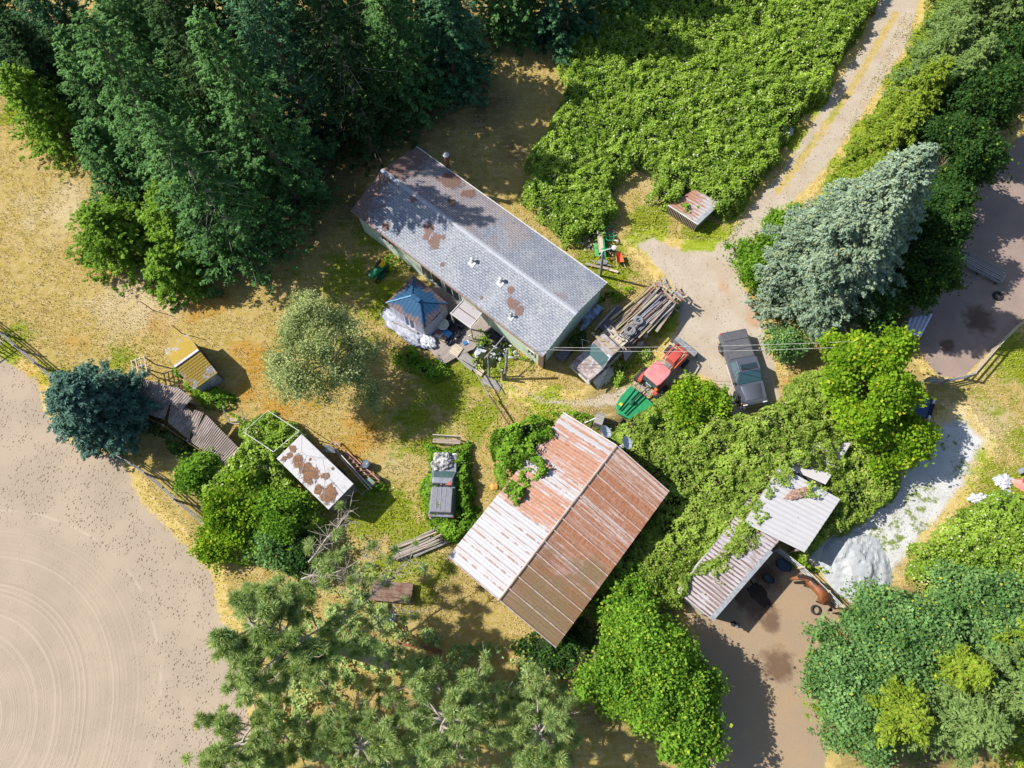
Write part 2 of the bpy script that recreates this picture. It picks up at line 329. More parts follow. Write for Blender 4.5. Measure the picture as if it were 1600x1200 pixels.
def m_gravel(name, a, b, spec=(0.5, 0.45, 0.4), strip=False, weeds=0.0):
    s = Sh(name, 0.95, 0, 0.1); n1, n2, n3 = s.noise(0.6, 5), s.noise(5, 5, rough=.7), s.noise(26, 3, rough=.8)
    c = s.mix(s.step(n1, 0.3, 0.7), a, b); c = s.mix(s.math('MULTIPLY', s.step(n3, .45, .7), .5), c, spec)
    c = s.mix(s.math('MULTIPLY', s.math('SUBTRACT', 1.0, s.step(n2, .3, .42)), .4), c, tuple(v*.5 for v in a))
    if strip:
        gr, _ = grasscol(s); k = s.step(s.math('ADD', s.attr('strip'), s.math('MULTIPLY', s.math('SUBTRACT', s.noise(3.5, 4), .5), 1.6)), .45, .8)
        c = s.mix(k, c, s.mix(.45, gr, (.36, .27, .11)))
        k2 = s.step(s.math('ADD', s.attr('ruts'), s.math('MULTIPLY', s.math('SUBTRACT', n1, .5), 1.2)), .4, .9); c = s.mix(s.math('MULTIPLY', k2, .8), c, (.42, .25, .15))
    if weeds:
        k = s.step(s.math('MULTIPLY', s.noise(1.6, 5, rough=.75), s.step(s.noise(.35, 2), .4, .6)), .5-weeds, .62-weeds); c = s.mix(k, c, (.15, .19, .04))
    return edged(s, c, s.math('ADD', n3, n2), 0.5, 0.05)
def m_dirt(name, a, b, stains):
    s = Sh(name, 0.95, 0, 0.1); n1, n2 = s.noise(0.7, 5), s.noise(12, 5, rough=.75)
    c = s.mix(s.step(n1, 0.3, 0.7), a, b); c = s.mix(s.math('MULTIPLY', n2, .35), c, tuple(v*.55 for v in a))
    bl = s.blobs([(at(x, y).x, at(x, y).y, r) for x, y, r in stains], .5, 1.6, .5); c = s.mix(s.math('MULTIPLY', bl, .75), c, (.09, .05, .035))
    return edged(s, c, n2, .6, .05)
sheet('riding_arena', [(-300, 520), (0, 555), (60, 590), (75, 640), (110, 690), (190, 712), (225, 780), (290, 850), (335, 890), (345, 960), (380, 1010), (400, 1180), (420, 1350), (-300, 1350)], 0.004,
      m_sand(), 'pale raked sand of the riding arena with curved drag marks and hoof prints', 'sand arena')
road_c = [(1400, 20), (1330, 140), (1270, 225), (1215, 300)]
def road_extra(x, y):
    d = polyline_dist(x, y, road_c)
    return {'strip': np.clip(1-np.abs(d)/0.75, 0, 1), 'ruts': field(x, y, [(1185, 500, 30, 1), (1130, 450, 22, .8), (1225, 590, 26, 1.0), (1200, 470, 25, .9)])}
sheet('driveway', [(1425, -60), (1455, -60), (1425, 66), (1345, 190), (1290, 270), (1225, 335), (1180, 390), (1165, 440), (1195, 500), (1215, 570), (1225, 625), (1140, 670), (1115, 600), (1095, 590), (1060, 600), (1020, 622), (960, 640), (900, 640), (840, 632), (790, 600),
      (800, 596), (850, 618), (905, 622), (950, 610), (985, 596), (1030, 560), (1055, 510), (1058, 460), (1015, 410), (985, 380), (1020, 366), (1070, 388), (1110, 388), (1135, 366), (1160, 333), (1190, 295), (1214, 270), (1258, 203), (1310, 120), (1345, 66), (1390, -60)],
      0.008, m_gravel('drive gravel', (.42, .36, .285), (.37, .295, .215), strip=True), 'pale gravel driveway with a grassy strip between its wheel tracks', 'driveway', road_extra, soft=0.7)
sheet('gravel_yard', [(1440, 680), (1500, 640), (1545, 690), (1520, 740), (1500, 775), (1430, 860), (1380, 930), (1350, 960), (1290, 930), (1230, 880), (1290, 830), (1380, 780)], 0.012,
      m_gravel('crushed stone', (.50, .50, .49), (.43, .42, .40), (.56, .56, .54), weeds=.05), 'patch of whitish crushed gravel dotted with weeds', 'gravel patch')
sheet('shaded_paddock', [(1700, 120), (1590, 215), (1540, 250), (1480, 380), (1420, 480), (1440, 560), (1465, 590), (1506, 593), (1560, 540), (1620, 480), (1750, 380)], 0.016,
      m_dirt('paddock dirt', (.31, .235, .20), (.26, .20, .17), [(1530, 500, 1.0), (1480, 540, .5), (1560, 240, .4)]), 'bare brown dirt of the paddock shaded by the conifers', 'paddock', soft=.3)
sheet('horse_paddock', [(1210, 850), (1240, 870), (1300, 925), (1320, 965), (1300, 1060), (1290, 1300), (1080, 1300), (1080, 1120), (1085, 1000), (1060, 940), (1150, 850)], 0.020,
      m_dirt('trodden dirt', (.34, .245, .155), (.31, .235, .165), [(1215, 1040, .9), (1160, 930, .7), (1205, 970, .6), (1200, 900, .8), (1185, 945, .9)]), 'trodden tan dirt of the pen in front of the horse shelter', 'paddock', soft=.5)

# ------------------------------------------------------------------ foliage generators
F_fir = leafmat('fir needles', (.022, .078, .022), (.17, .34, .10), trans=.2)
F_firb = leafmat('blue green fir needles', (.016, .06, .03), (.12, .27, .12), trans=.15)
F_fird = leafmat('deep fir needles', (.014, .040, .014), (.075, .145, .045), trans=.15)
F_firg = leafmat('green fir needles', (.07, .17, .015), (.30, .48, .055), trans=.3)
F_blue = leafmat('blue spruce needles', (.06, .12, .075), (.33, .43, .31), (.32, .35, .14), trans=.1, amount=.14)
F_teal = leafmat('teal spruce needles', (.025, .075, .055), (.14, .25, .19), trans=.12)
F_cedar = leafmat('cedar sprays', (.10, .17, .015), (.33, .45, .05), (.42, .42, .06), trans=.3)
F_cedb = leafmat('dusty cedar sprays', (.07, .14, .035), (.28, .39, .12), trans=.25)
F_bright = leafmat('bright leaves', (.07, .18, .008), (.32, .52, .03), (.50, .52, .04), trans=.45)
F_mid = leafmat('mid green leaves', (.06, .17, .012), (.26, .45, .045), trans=.4)
F_dark = leafmat('shade darkened leaves', (.012, .042, .012), (.052, .12, .025), (.18, .26, .03), trans=.25, amount=.06)  # leaf colour darkened to paint in the cedar row's shade
F_grey = leafmat('grey green leaves', (.03, .105, .02), (.23, .40, .135), (.42, .42, .04), trans=.3, amount=.03, patch=(.17, .33, .06))
F_lush = leafmat('lush leaves', (.04, .13, .012), (.25, .46, .045), (.42, .52, .05), trans=.4)
F_pale = leafmat('pale olive leaves', (.15, .20, .05), (.50, .56, .24), trans=.3)
F_pine = leafmat('pine needles', (.15, .27, .07), (.54, .68, .27), (.62, .54, .12), trans=.4)
F_bramA = leafmat('bramble leaves', (.10, .21, .015), (.40, .57, .075), (.72, .74, .45), trans=.4, amount=.05, patch=(.22, .36, .045))
F_bramB = leafmat('vine leaves', (.11, .19, .025), (.40, .56, .085), (.55, .46, .22), trans=.4, amount=.06, patch=(.44, .50, .12))
BARK = pm('bark', (.12, .085, .06), (.20, .16, .12), 8, .95, bump=.6)
BARKG = pm('grey bark', (.44, .39, .33), (.26, .22, .18), 6, .95, bump=.4)
FLOORG = pm('shaded undergrowth', (.020, .032, .008), (.012, .018, .006), 5, 1.0)  # near-black layer under the leaves; its colour stands in for shade in the gaps
def tree_base(name, label, cat, px, py, group=None): return thing(name, label, cat, at(px, py, 0), 0, group)
def conifer(px, py, h, r, mat, label, seed, name='conifer', cat='tree', group=None, dens=1.0, droop=.16, start=.05, power=.8, leaf=.30, asp=.42, up=0.0, top=1.0):
    rng = np.random.default_rng(seed); t = tree_base(name, label, cat, px, py, group)
    mb = MB(); mb.tube([(0, 0, -.1), (0, 0, h*.5), (rng.normal()*.1, rng.normal()*.1, h*.97)], [.05+h*.016, .03+h*.009, .02], 8)
    C, D, Nn, S, T = [], [], [], [], []
    z = h*start+.3
    while z < h*.985:
        u = z/h; L0 = r*((1-u)**power)*min(1, .75+.8*u/.3 if u < .3 else 1)+.12
        nb = int(5+3*(1-u)); ph = rng.random()*6.3
        for k in range(nb):
            a = ph+k*2*math.pi/nb+rng.normal()*.22; L = L0*rng.uniform(.6, 1.18)
            if rng.random() < .07: L *= .5
            dv = np.array([math.cos(a), math.sin(a), 0]); lv = np.array([-dv[1], dv[0], 0])
            m = int((12+46*L*min(L, 2.2)/1.4)*dens); s_ = rng.random(m)**.62
            w = (.06+.30*L*(1-s_)*np.minimum(1, s_*3+.3)); lat = rng.uniform(-1, 1, m)*w
            zz = z-droop*L*(s_**1.5)*L*.5+up*L*s_ + L*.10*np.maximum(0, s_-.75)*2-np.abs(lat)*.28+rng.normal(size=m)*.05
            C.append(dv*(s_*L)[:, None]+lv*lat[:, None]+np.array([0, 0, 1])*zz[:, None])
            D.append(dv[None]*.9+lv[None]*(np.sign(lat)*.8)[:, None]+rng.normal(size=(m, 3))*.25)
            n_ = rng.normal(size=(m, 3))*.38; n_[:, 2] += 1; n_ += dv*.25; Nn.append(unit(n_))
            S.append(rng.uniform(.6, 1.25, m)*leaf*(1 if L > .5 else .75)); tt = .25+.75*s_*rng.uniform(.3, 1, m); T.append(tt)
            if L > 1.0 and rng.random() < .8:
                e = dv*L*.8; mb.tube([(0, 0, z-.05), (e[0]*.5, e[1]*.5, z-droop*L*.17*L), (e[0], e[1], z-droop*L*.36*L)], [.03+.01*L, .022, .008], 4, False)
        z += .30+.10*rng.random()+.02*h*(1-u)*.5
    C = np.concatenate(C); D = np.concatenate(D); Nn = np.concatenate(Nn); S = np.concatenate(S); T = np.concatenate(T)
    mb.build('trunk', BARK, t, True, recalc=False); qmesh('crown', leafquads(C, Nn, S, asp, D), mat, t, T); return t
def fir(px, py, h, r, mat, label, seed, name='fir_tree', group=None, n=30000, leaf=.24, power=.65, start=.04, lobes=.5, droop=.25, asp=.42, cat='tree', lean=(0, 0), bare=.0, spray=.5):
    rng = np.random.default_rng(seed); t = tree_base(name, label, cat, px, py, group); mb = MB()
    mb.tube([(0, 0, -.1), (lean[0]*.5, lean[1]*.5, h*.5), (lean[0], lean[1], h*.98)], [.05+h*.016, .03+h*.009, .02], 8)
    ns = n//20; u = np.empty(0)
    while len(u) < ns:
        c = rng.random(ns*2); u = np.concatenate([u, c[rng.random(ns*2) < (1-c)**power*.9+.12]])
    u = u[:ns]; a = rng.uniform(-math.pi, math.pi, ns); nb = 9+int(seed % 4)
    prof = r*(1-u)**power*np.minimum(1, .72+1.4*u)+.10
    lay = np.floor(u*h/.75); a0 = lay*2.399+seed                              # boughs in loose layers
    k = np.cos((a-a0)*round(nb*.6)+np.sin(lay*1.7)*1.2); lob = 1-lobes*.55*(1-k)*np.minimum(1, prof/1.2)+lobes*(vnoise(a*3+20, lay*3+seed, 1.0, seed % 50)-.5)*1.1
    q = rng.random(ns)**.45; rad = prof*lob*(.30+.74*q); dv = np.stack([np.cos(a), np.sin(a), 0*a], 1)
    z = h*(start+(1-start)*u)-rad*droop*(.4+.6*q)+rng.normal(size=ns)*.10
    C0 = dv*rad[:, None]+np.stack([lean[0]*u, lean[1]*u, z], 1)
    fd = unit(dv+np.stack([rng.normal(size=ns)*.35, rng.normal(size=ns)*.35, rng.normal(size=ns)*.22+.05+.35*(u > .85)], 1)); ld = unit(np.cross(fd, np.array([0, 0, 1.0])))
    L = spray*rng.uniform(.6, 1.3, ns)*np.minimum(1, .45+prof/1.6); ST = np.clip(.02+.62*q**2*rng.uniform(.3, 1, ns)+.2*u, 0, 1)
    m = 20; li = np.repeat(np.arange(ns), m); s_ = rng.random(len(li)); w = rng.uniform(-1, 1, len(li))*(.42*(1-s_)+.08)
    C = C0[li]+fd[li]*((s_-.4)*L[li])[:, None]+ld[li]*(w*L[li])[:, None]+np.array([0, 0, 1])*(-np.abs(w)*L[li]*.4+rng.normal(size=len(li))*.03)[:, None]
    D = fd[li]+ld[li]*(np.sign(w)*.8)[:, None]+rng.normal(size=(len(li), 3))*.2
    Nn = rng.normal(size=(len(li), 3))*.34+fd[li]*.18; Nn[:, 2] += 1; Nn = unit(Nn)
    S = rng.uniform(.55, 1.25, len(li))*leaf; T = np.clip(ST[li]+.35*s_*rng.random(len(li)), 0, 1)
    for j in range(int(h*3)):
        uu = rng.uniform(.05, .8); aa = rng.uniform(-3.1, 3.1); Lb = r*(1-uu)**power*.8; zz = h*uu; mb.tube([(lean[0]*uu, lean[1]*uu, zz), (math.cos(aa)*Lb+lean[0]*uu, math.sin(aa)*Lb+lean[1]*uu, zz-Lb*droop)], [.035, .01], 4, False)
    if bare:
        for j in range(int(bare)):
            uu = rng.uniform(.3, .95); aa = rng.uniform(-3.1, 3.1); Lb = r*(1-uu)**power*1.15+.2; zz = h*uu; mb.tube([(lean[0]*uu, lean[1]*uu, zz), (math.cos(aa)*Lb+lean[0]*uu, math.sin(aa)*Lb+lean[1]*uu, zz+.1)], [.03, .012], 4, False)
    mb.build('trunk', BARKG if bare else BARK, t, True, recalc=False); qmesh('crown', leafquads(C, Nn, S, asp, D), mat, t, T); return t
def broadleaf(px, py, h, rx, ry, mat, label, seed, name='broadleaf_tree', cat='tree', group=None, n=26000, leaf=.21, zlow=.25, lump=.75, off=(0, 0), asp=.75, flat=.55, bark=BARK):
    rng = np.random.default_rng(seed); t = tree_base(name, label, cat, px, py, group)
    hc = h*(1+zlow)/2; hz = h*(1-zlow)/2
    K = max(8, int(rx*ry*5.5)); cl = []
    while len(cl) < K:
        p = rng.normal(size=3); p /= np.linalg.norm(p); rr = rng.uniform(.45, 1.0)**.5
        a = math.atan2(p[1], p[0]); wob = 1+.20*math.sin(3*a+seed)+.16*math.sin(5*a+seed*2.3)+.08*math.sin(9*a+seed)
        if p[2] < -.45: continue
        cl.append((off[0]+p[0]*rx*rr*wob*.86, off[1]+p[1]*ry*rr*wob*.86, hc+p[2]*hz*rr*.9, rng.uniform(.55, 1.2)*lump))
    cl = np.array(cl); w = cl[:, 3]**2; ns = max(60, n//22); ci = rng.choice(len(cl), ns, p=w/w.sum())
    d = unit(rng.normal(size=(ns, 3))+np.array([0, 0, .35])); rad = cl[ci, 3]*rng.uniform(.35, 1.25, ns)*np.where(rng.random(ns) < .12, rng.uniform(1.1, 1.6, ns), 1)
    SC = cl[ci, :3]+d*rad[:, None]*np.array([1.1, 1.1, .8]); SN = unit(d*.5+np.array([0, 0, .8])+rng.normal(size=(ns, 3))*.35); SR = rng.uniform(.12, .34, ns); ST = rng.uniform(0, .65, ns)
    kp = vnoise(SC[:, 0]+SC[:, 2]*.7, SC[:, 1]-SC[:, 2]*.5, .75, seed % 90)*.65+vnoise(SC[:, 0], SC[:, 1]+SC[:, 2], .35, seed % 70)*.35 > .36; ok = np.flatnonzero(kp); li = ok[rng.integers(0, len(ok), n)]; g3 = rng.normal(size=(n, 3)); g3 -= SN[li]*np.sum(g3*SN[li], 1, keepdims=True)*.6
    C = SC[li]+g3*SR[li][:, None]; Nn = unit(SN[li]*flat*1.6+rng.normal(size=(n, 3))*.5)
    S = rng.uniform(.55, 1.35, n)*leaf; T = np.clip(ST[li]+rng.uniform(0, .4, n), 0, 1)
    mb = MB(); lean = Vector((off[0], off[1], 0))
    mb.tube([(0, 0, -.1), lean*.4+Vector((0, 0, h*.3)), lean+Vector((0, 0, h*.62))], [.07+h*.022, .05+h*.016, .05], 9)
    for k in rng.choice(len(cl), min(len(cl), 34), replace=False):
        q = Vector(cl[k, :3]); b = lean*.5+Vector((0, 0, min(q.z*.5, h*.42))); m_ = (b+q)/2+Vector((rng.normal()*.15, rng.normal()*.15, .25)); mb.tube([b, m_, q], [.06, .04, .012], 5, False)
    mb.build('trunk', bark, t, True, recalc=False); qmesh('crown', leafquads(C, Nn, S, asp, rng=rng), mat, t, T); return t
def pine(px, py, h, r, label, seed, top=(0, 0), tufts=330, bare=0.0, zlow=.35, name='pine_tree', group=None, dead=None, tr=.42):
    rng = np.random.default_rng(seed); rd = random.Random(seed); t = tree_base(name, label, 'tree', px, py, group)
    mb = MB(); tp = Vector((top[0], top[1], h))
    spine = [Vector((0, 0, -.1)), tp*.35+Vector((.1, -.1, 0)), tp*.7+Vector((-.1, .1, 0)), tp*.96]
    mb.tube(spine, [.07+h*.02, .05+h*.014, .08, .03], 9)
    def on(u):
        k = min(int(u*3), 2); return spine[k].lerp(spine[k+1], u*3-k)
    ends = []
    nl = int(h*3.4)
    for i in range(nl):
        u = zlow+(1-zlow)*(i+rd.random())/nl; a = i*2.4+rd.random()*.8; L = r*(1-.62*(u-zlow)/(1-zlow))*rd.uniform(.7, 1.12)
        b = on(u); d = Vector((math.cos(a), math.sin(a), .12)); pts = [b]; p = b.copy(); dd = d.copy()
        ns = 5
        for k in range(ns):
            dd = (dd+Vector((rd.gauss(0, .22), rd.gauss(0, .22), rd.gauss(.03, .12)))).normalized(); p = p+dd*L/ns; pts.append(p.copy())
            if k >= 1:
                for q in range(rd.choice((1, 2, 2, 3))):
                    sd_ = (dd+Vector((rd.gauss(0, .7), rd.gauss(0, .7), rd.uniform(-.1, .5)))).normalized(); l2 = L*.26*rd.uniform(.6, 1.3); e = p+sd_*l2
                    m_ = (p+e)/2+Vector((rd.gauss(0, .06), rd.gauss(0, .06), .05)); mb.tube([p, m_, e], [.022, .016, .008], 4, False); ends.append((e, sd_))
                    if rd.random() < .6: ends.append((m_, sd_))
        mb.tube(pts, [.07, .058, .048, .038, .028, .016], 5, False); ends.append((p, dd))
    if dead:
        for (p0, p1) in dead:                 # bare grey limbs
            p0, p1 = Vector(p0), Vector(p1); L = (p1-p0).length; pts = [p0.lerp(p1, k/6)+Vector((rd.gauss(0, .09), rd.gauss(0, .09), rd.gauss(0, .1))) for k in range(7)]
            mb.tube(pts, [.07, .06, .05, .04, .03, .02, .01], 5, False)
            for k in range(1, 7):
                for q in range(9):
                    dv = Vector((rd.gauss(0, 1), rd.gauss(0, 1), rd.gauss(0, .4))).normalized()+(p1-p0).normalized()*.6; l2 = rd.uniform(.4, 1.3)
                    e = pts[k]+dv.normalized()*l2; m_ = (pts[k]+e)/2+Vector((rd.gauss(0, .12), rd.gauss(0, .12), .1)); mb.tube([pts[k], m_, e], [.02, .014, .006], 4, False)
                    if rd.random() < .16: ends.append((e, dv.normalized()))
                    f = m_+Vector((rd.gauss(0, .3), rd.gauss(0, .3), .1)); mb.tube([m_, f], [.01, .005], 3, False)
    rd.shuffle(ends); ends = ends[:tufts]; C, D, Nn, S, T = [], [], [], [], []
    for e, d in ends:
        m = 150; dv = unit(rng.normal(size=(m, 3))+np.array(d)*.55+np.array([0, 0, .35])); ln = rng.uniform(.65, 1.1, m)*tr*rng.uniform(.75, 1.2)
        C.append(np.array(e)+dv*(ln*.5)[:, None]); D.append(dv); Nn.append(unit(np.cross(dv, rng.normal(size=(m, 3))))); S.append(ln); T.append(np.clip(rng.uniform(0, .6)+rng.uniform(0, .4, m), 0, 1))
    C = np.concatenate(C); D = np.concatenate(D); Nn = np.concatenate(Nn); S = np.concatenate(S); T = np.concatenate(T)
    mb.build('trunk', BARKG, t, True, recalc=False); qmesh('crown', leafquads(C, Nn, S, .085, D), F_pine, t, T); return t
def thicket(name, px, hgt, label, seed, mat=F_bramA, dens=170, leaf=.19, z0=0.0, cat='brambles', bumps=.45, edge=.9, under=True, kind='stuff', holes=0.0):
    rng = np.random.default_rng(seed); zz = z0 if not callable(z0) else 0; poly = wpoly(px, (hgt*.7 if not callable(hgt) else 1.4)+zz)
    X = [p[0] for p in poly]; Y = [p[1] for p in poly]; x0, x1, y0, y1 = min(X)-.5, max(X)+.5, min(Y)-.5, max(Y)+.5
    def hf(x, y, d):
        k = np.clip((d+.35*(vnoise(x, y, .7, seed)-.5))/edge, 0, 1); k = np.sin(k*math.pi/2)**.7
        hh = hgt(x, y) if callable(hgt) else hgt
        return hh*k*(1-bumps/2+bumps*(vnoise(x, y, 1.7, seed+1)*.6+vnoise(x, y, .75, seed+2)*.4)*1.6-bumps*.3)
    ns = int((x1-x0)*(y1-y0)*dens/15); sx, sy = rng.uniform(x0, x1, ns), rng.uniform(y0, y1, ns); szz = rng.normal(size=ns)*.13; sr = rng.uniform(.09, .26, ns); stt = rng.uniform(0, .6, ns); sn_ = rng.normal(size=(ns, 2))*.35
    ok = np.flatnonzero(vnoise(sx, sy, .55, seed+11)*.6+vnoise(sx, sy, .28, seed+12)*.4 > .33); li = ok[rng.integers(0, len(ok), ns*15)]; n = len(li); x, y = sx[li]+rng.normal(size=n)*sr[li], sy[li]+rng.normal(size=n)*sr[li]
    d = polydist(x, y, poly)+(vnoise(x, y, 1.1, seed+5)-.5)*.9; k = d > -.05
    if holes: k &= vnoise(x, y, .8, seed+8)*.6+vnoise(x, y, .3, seed+9)*.4 > holes
    x, y, d, li = x[k], y[k], d[k], li[k]; h = hf(x, y, d); n = len(x)
    clump = vnoise(x, y, .33, seed+3); z = h*(.74+.26*clump)+rng.normal(size=n)*.05+zz+.04+.22*(clump-.5)+szz[li]*np.minimum(h, 1)
    e = .25; gx_ = (hf(x+e, y, d)-h)/e; gy_ = (hf(x, y+e, d)-h)/e
    Nn = unit(np.stack([-gx_*.5, -gy_*.5, np.ones(n)], 1)+np.stack([sn_[li, 0], sn_[li, 1], 0*x], 1)+rng.normal(size=(n, 3))*.3)
    T = np.clip(stt[li]+rng.uniform(0, 1, n)*.3+.35*(clump-.3), 0, 1)
    V = leafquads(np.stack([x, y, z], 1), Nn, rng.uniform(.55, 1.3, n)*leaf, .8, rng=rng)
    o = qmesh(name, V, mat, None, T); tag(o, label, cat, kind=kind)
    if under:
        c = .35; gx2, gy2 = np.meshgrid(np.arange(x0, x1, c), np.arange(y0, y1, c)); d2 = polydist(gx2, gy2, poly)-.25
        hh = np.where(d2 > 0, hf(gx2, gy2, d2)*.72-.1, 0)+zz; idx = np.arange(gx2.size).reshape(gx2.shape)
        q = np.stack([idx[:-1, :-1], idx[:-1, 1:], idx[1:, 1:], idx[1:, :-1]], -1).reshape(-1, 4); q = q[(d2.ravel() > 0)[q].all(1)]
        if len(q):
            us, inv = np.unique(q, return_inverse=True); b = bpy.data.meshes.new('dark_underlayer'); b.from_pydata(np.stack([gx2.ravel()[us], gy2.ravel()[us], hh.ravel()[us]], 1).tolist(), [], inv.reshape(-1, 4).tolist())
            b.materials.append(FLOORG); ob = bpy.data.objects.new('dark_underlayer', b); col.objects.link(ob); ob.parent = o; ob['kind'] = 'stuff'
    return o

# ------------------------------------------------------------------ shared materials
METAL = pm('grey metal', (.35, .36, .37), (.24, .24, .25), 6, .5, .6)
GALV = pm('galvanised steel', (.40, .42, .43), (.30, .31, .32), 5, .5, .4)
WHITE = pm('white paint', (.52, .52, .50), (.44, .44, .41), 4, .5)
BLACK = pm('black rubber', (.022, .022, .024), (.035, .034, .032), 8, .8)
GLASS = Sh('dark glass', .12, 0, .6).col((.02, .035, .045)).m
GLASSG = Sh('greenish glass', .15, 0, .6).col((.06, .11, .11)).m
RUST = pm('rust', (.24, .10, .055), (.13, .055, .035), 7, .9, bump=.3, fine=.4)
OLDW = wood('weathered boards', (.40, .34, .28), (.22, .18, .15), .15)
OLDG = wood('grey boards', (.36, .34, .32), (.20, .18, .17), .12)
BROWNW = wood('brown boards', (.20, .13, .085), (.11, .07, .05), .16)
PALEW = wood('pale planks', (.58, .48, .36), (.40, .33, .25), .13)
PLASTIC_W = pm('white plastic', (.56, .57, .60), (.38, .39, .43), 3, .5)
BLUEP = pm('blue plastic', (.03, .17, .42), None, 3, .4)
GREENP = pm('green paint', (.02, .26, .10), (.025, .20, .075), 3, .42)
REDP = pm('faded red paint', (.50, .085, .07), (.42, .07, .05), 3, .4)
YELL = pm('yellow plastic', (.75, .50, .01), (.68, .42, .01), 3, .45)
TARP = pm('crumpled tarp', (.40, .42, .50), (.26, .27, .33), 2.5, .6, bump=.9)
BAG = pm('black bags', (.03, .032, .045), (.015, .015, .02), 3, .35, bump=.5)
CREAM = pm('dirty cream plastic', (.62, .60, .52), (.42, .40, .34), 5, .6)

# ------------------------------------------------------------------ the mobile home
def m_shingle(moss):
    s = Sh('shingles', .85); x, y, z = s.xyz()[0], s.xyz()[1], s.xyz()[2]
    br = s.n('ShaderNodeTexBrick', {'offset': .5}, Vector=s.n('ShaderNodeCombineXYZ', i0=x, i1=y, i2=0.0).outputs[0], Color1=(.22, .24, .285), Color2=(.30, .315, .35), Mortar=(.13, .14, .18), Scale=1.0, Mortar_Size=.030, Mortar_Smooth=.5, Brick_Width=.30, Row_Height=.165)
    c = s.mix(s.step(s.noise(.5, 4), .35, .65), br.outputs[0], s.mix(.35, br.outputs[0], (.42, .42, .42)))
    dot = s.math('SUBTRACT', 1.0, s.step(s.vor(5.4), .2, .36)); c = s.mix(s.math('MULTIPLY', dot, .7), c, (.095, .105, .14))
    back = s.math('GREATER_THAN', y, .05); rowk = s.math('LESS_THAN', s.math('FRACT', s.math('DIVIDE', y, .165)), .42)
    brown = s.math('MULTIPLY', s.math('MULTIPLY', back, rowk), s.step(s.math('SUBTRACT', s.noise(.45, 4), s.math('MULTIPLY', x, .025)), .33, .55)); c = s.mix(s.math('MULTIPLY', brown, .85), c, (.22, .13, .09))
    m = s.math('MAXIMUM', s.blobs(moss, .7, 1.6, .25), s.math('MULTIPLY', s.math('SUBTRACT', 1.0, s.step(s.math('ADD', x, s.math('MULTIPLY', s.noise(1.1, 6, rough=.75), 7.0)), -4.6, -3.4)), .92))
    m = s.math('MULTIPLY', m, s.step(s.noise(9, 4, rough=.7), .22, .5)); c = s.mix(s.math('MULTIPLY', m, .9), c, s.mix(s.noise(6, 3), (.21, .105, .07), (.12, .07, .05)))
    s.col(c); s.bump(s.math('ADD', br.outputs['Fac'], s.math('MULTIPLY', m, -2.5)), .5, -.03); return s.m
HZ = 2.95
hc, ha, hL, hW = rectfit([(549, 329), (848, 557), (949, 443), (650, 229)], HZ)
hc.z = 0
def loc_in(c, a, px, py, z):
    v = at(px, py, z)-c; return Vector((v.x*math.cos(a)+v.y*math.sin(a), -v.x*math.sin(a)+v.y*math.cos(a), z))
house = thing('mobile_home', 'long mobile home with pale green walls and grey shingle roof spotted with brown moss', 'house', hc, ha)
def hl(px, py, z=HZ): return loc_in(hc, ha, px, py, z)
hx, hy, RZ = hL/2, hW/2, HZ+1.0
moss = [(*hl(px, py, 2.8)[:2], r) for px, py, r in [(683, 383, .55), (672, 366, .4), (668, 377, .25), (693, 380, .2), (707, 285, .9), (733, 308, .45), (708, 325, .3), (798, 461, .22), (752, 468, .15), (603, 357, .25), (692, 417, .15), (800, 480, .35), (812, 492, .3), (650, 320, .4)]]
ROOFM = m_shingle(moss)
WALLG = Sh('pale green siding', .7); wx = WALLG.xyz(); ln = WALLG.math('LESS_THAN', WALLG.math('FRACT', WALLG.math('DIVIDE', wx[2], .22)), .1)
WALLG.col(WALLG.mix(WALLG.math('MULTIPLY', ln, .4), WALLG.mix(WALLG.noise(1.2, 5), (.50, .60, .48), (.62, .70, .56)), (.2, .25, .2))); WALLG.bump(ln, .5, -.02); WALLG = WALLG.m
mb = MB(); mb.slab([(-hx, -hy, HZ), (hx, -hy, HZ), (hx, 0, RZ), (-hx, 0, RZ)], .12); mb.slab([(-hx, 0, RZ+.001), (hx, 0, RZ+.001), (hx, hy, HZ), (-hx, hy, HZ)], .12)
roof = mb.build('roof', ROOFM, house)
mb = MB(); mb.slab([(-hx-.02, -.17, RZ-.03), (hx+.02, -.17, RZ-.03), (hx+.02, 0, RZ+.035), (-hx-.02, 0, RZ+.035)], .02); mb.slab([(-hx-.02, 0, RZ+.035), (hx+.02, 0, RZ+.035), (hx+.02, .17, RZ-.03), (-hx-.02, .17, RZ-.03)], .02)
mb.build('ridge_cap', pm('ridge shingles', (.38, .39, .43), (.31, .32, .36), 9, .85), roof)
mb = MB(); mb.beam((-hx, hy+.03, HZ-.02), (hx, hy+.03, HZ-.02), .07, .12); mb.build('gutter', WHITE, roof)
mb = MB(); mb.beam((-hx, -hy-.03, HZ-.03), (hx, -hy-.03, HZ-.03), .08, .13); mb.build('gutter', pm('brown gutter', (.30, .19, .14), (.20, .12, .09), 5, .8), roof)
WX, WY = hx-.24, hy-.22
mb = MB(); prof = [(-WY, 0.0), (WY, 0.0), (WY, HZ-.14), (0, RZ-.16), (-WY, HZ-.14)]
mb.loft([[(-WX, a, b) for a, b in prof], [(WX, a, b) for a, b in prof]]); mb.build('wall', WALLG, house)
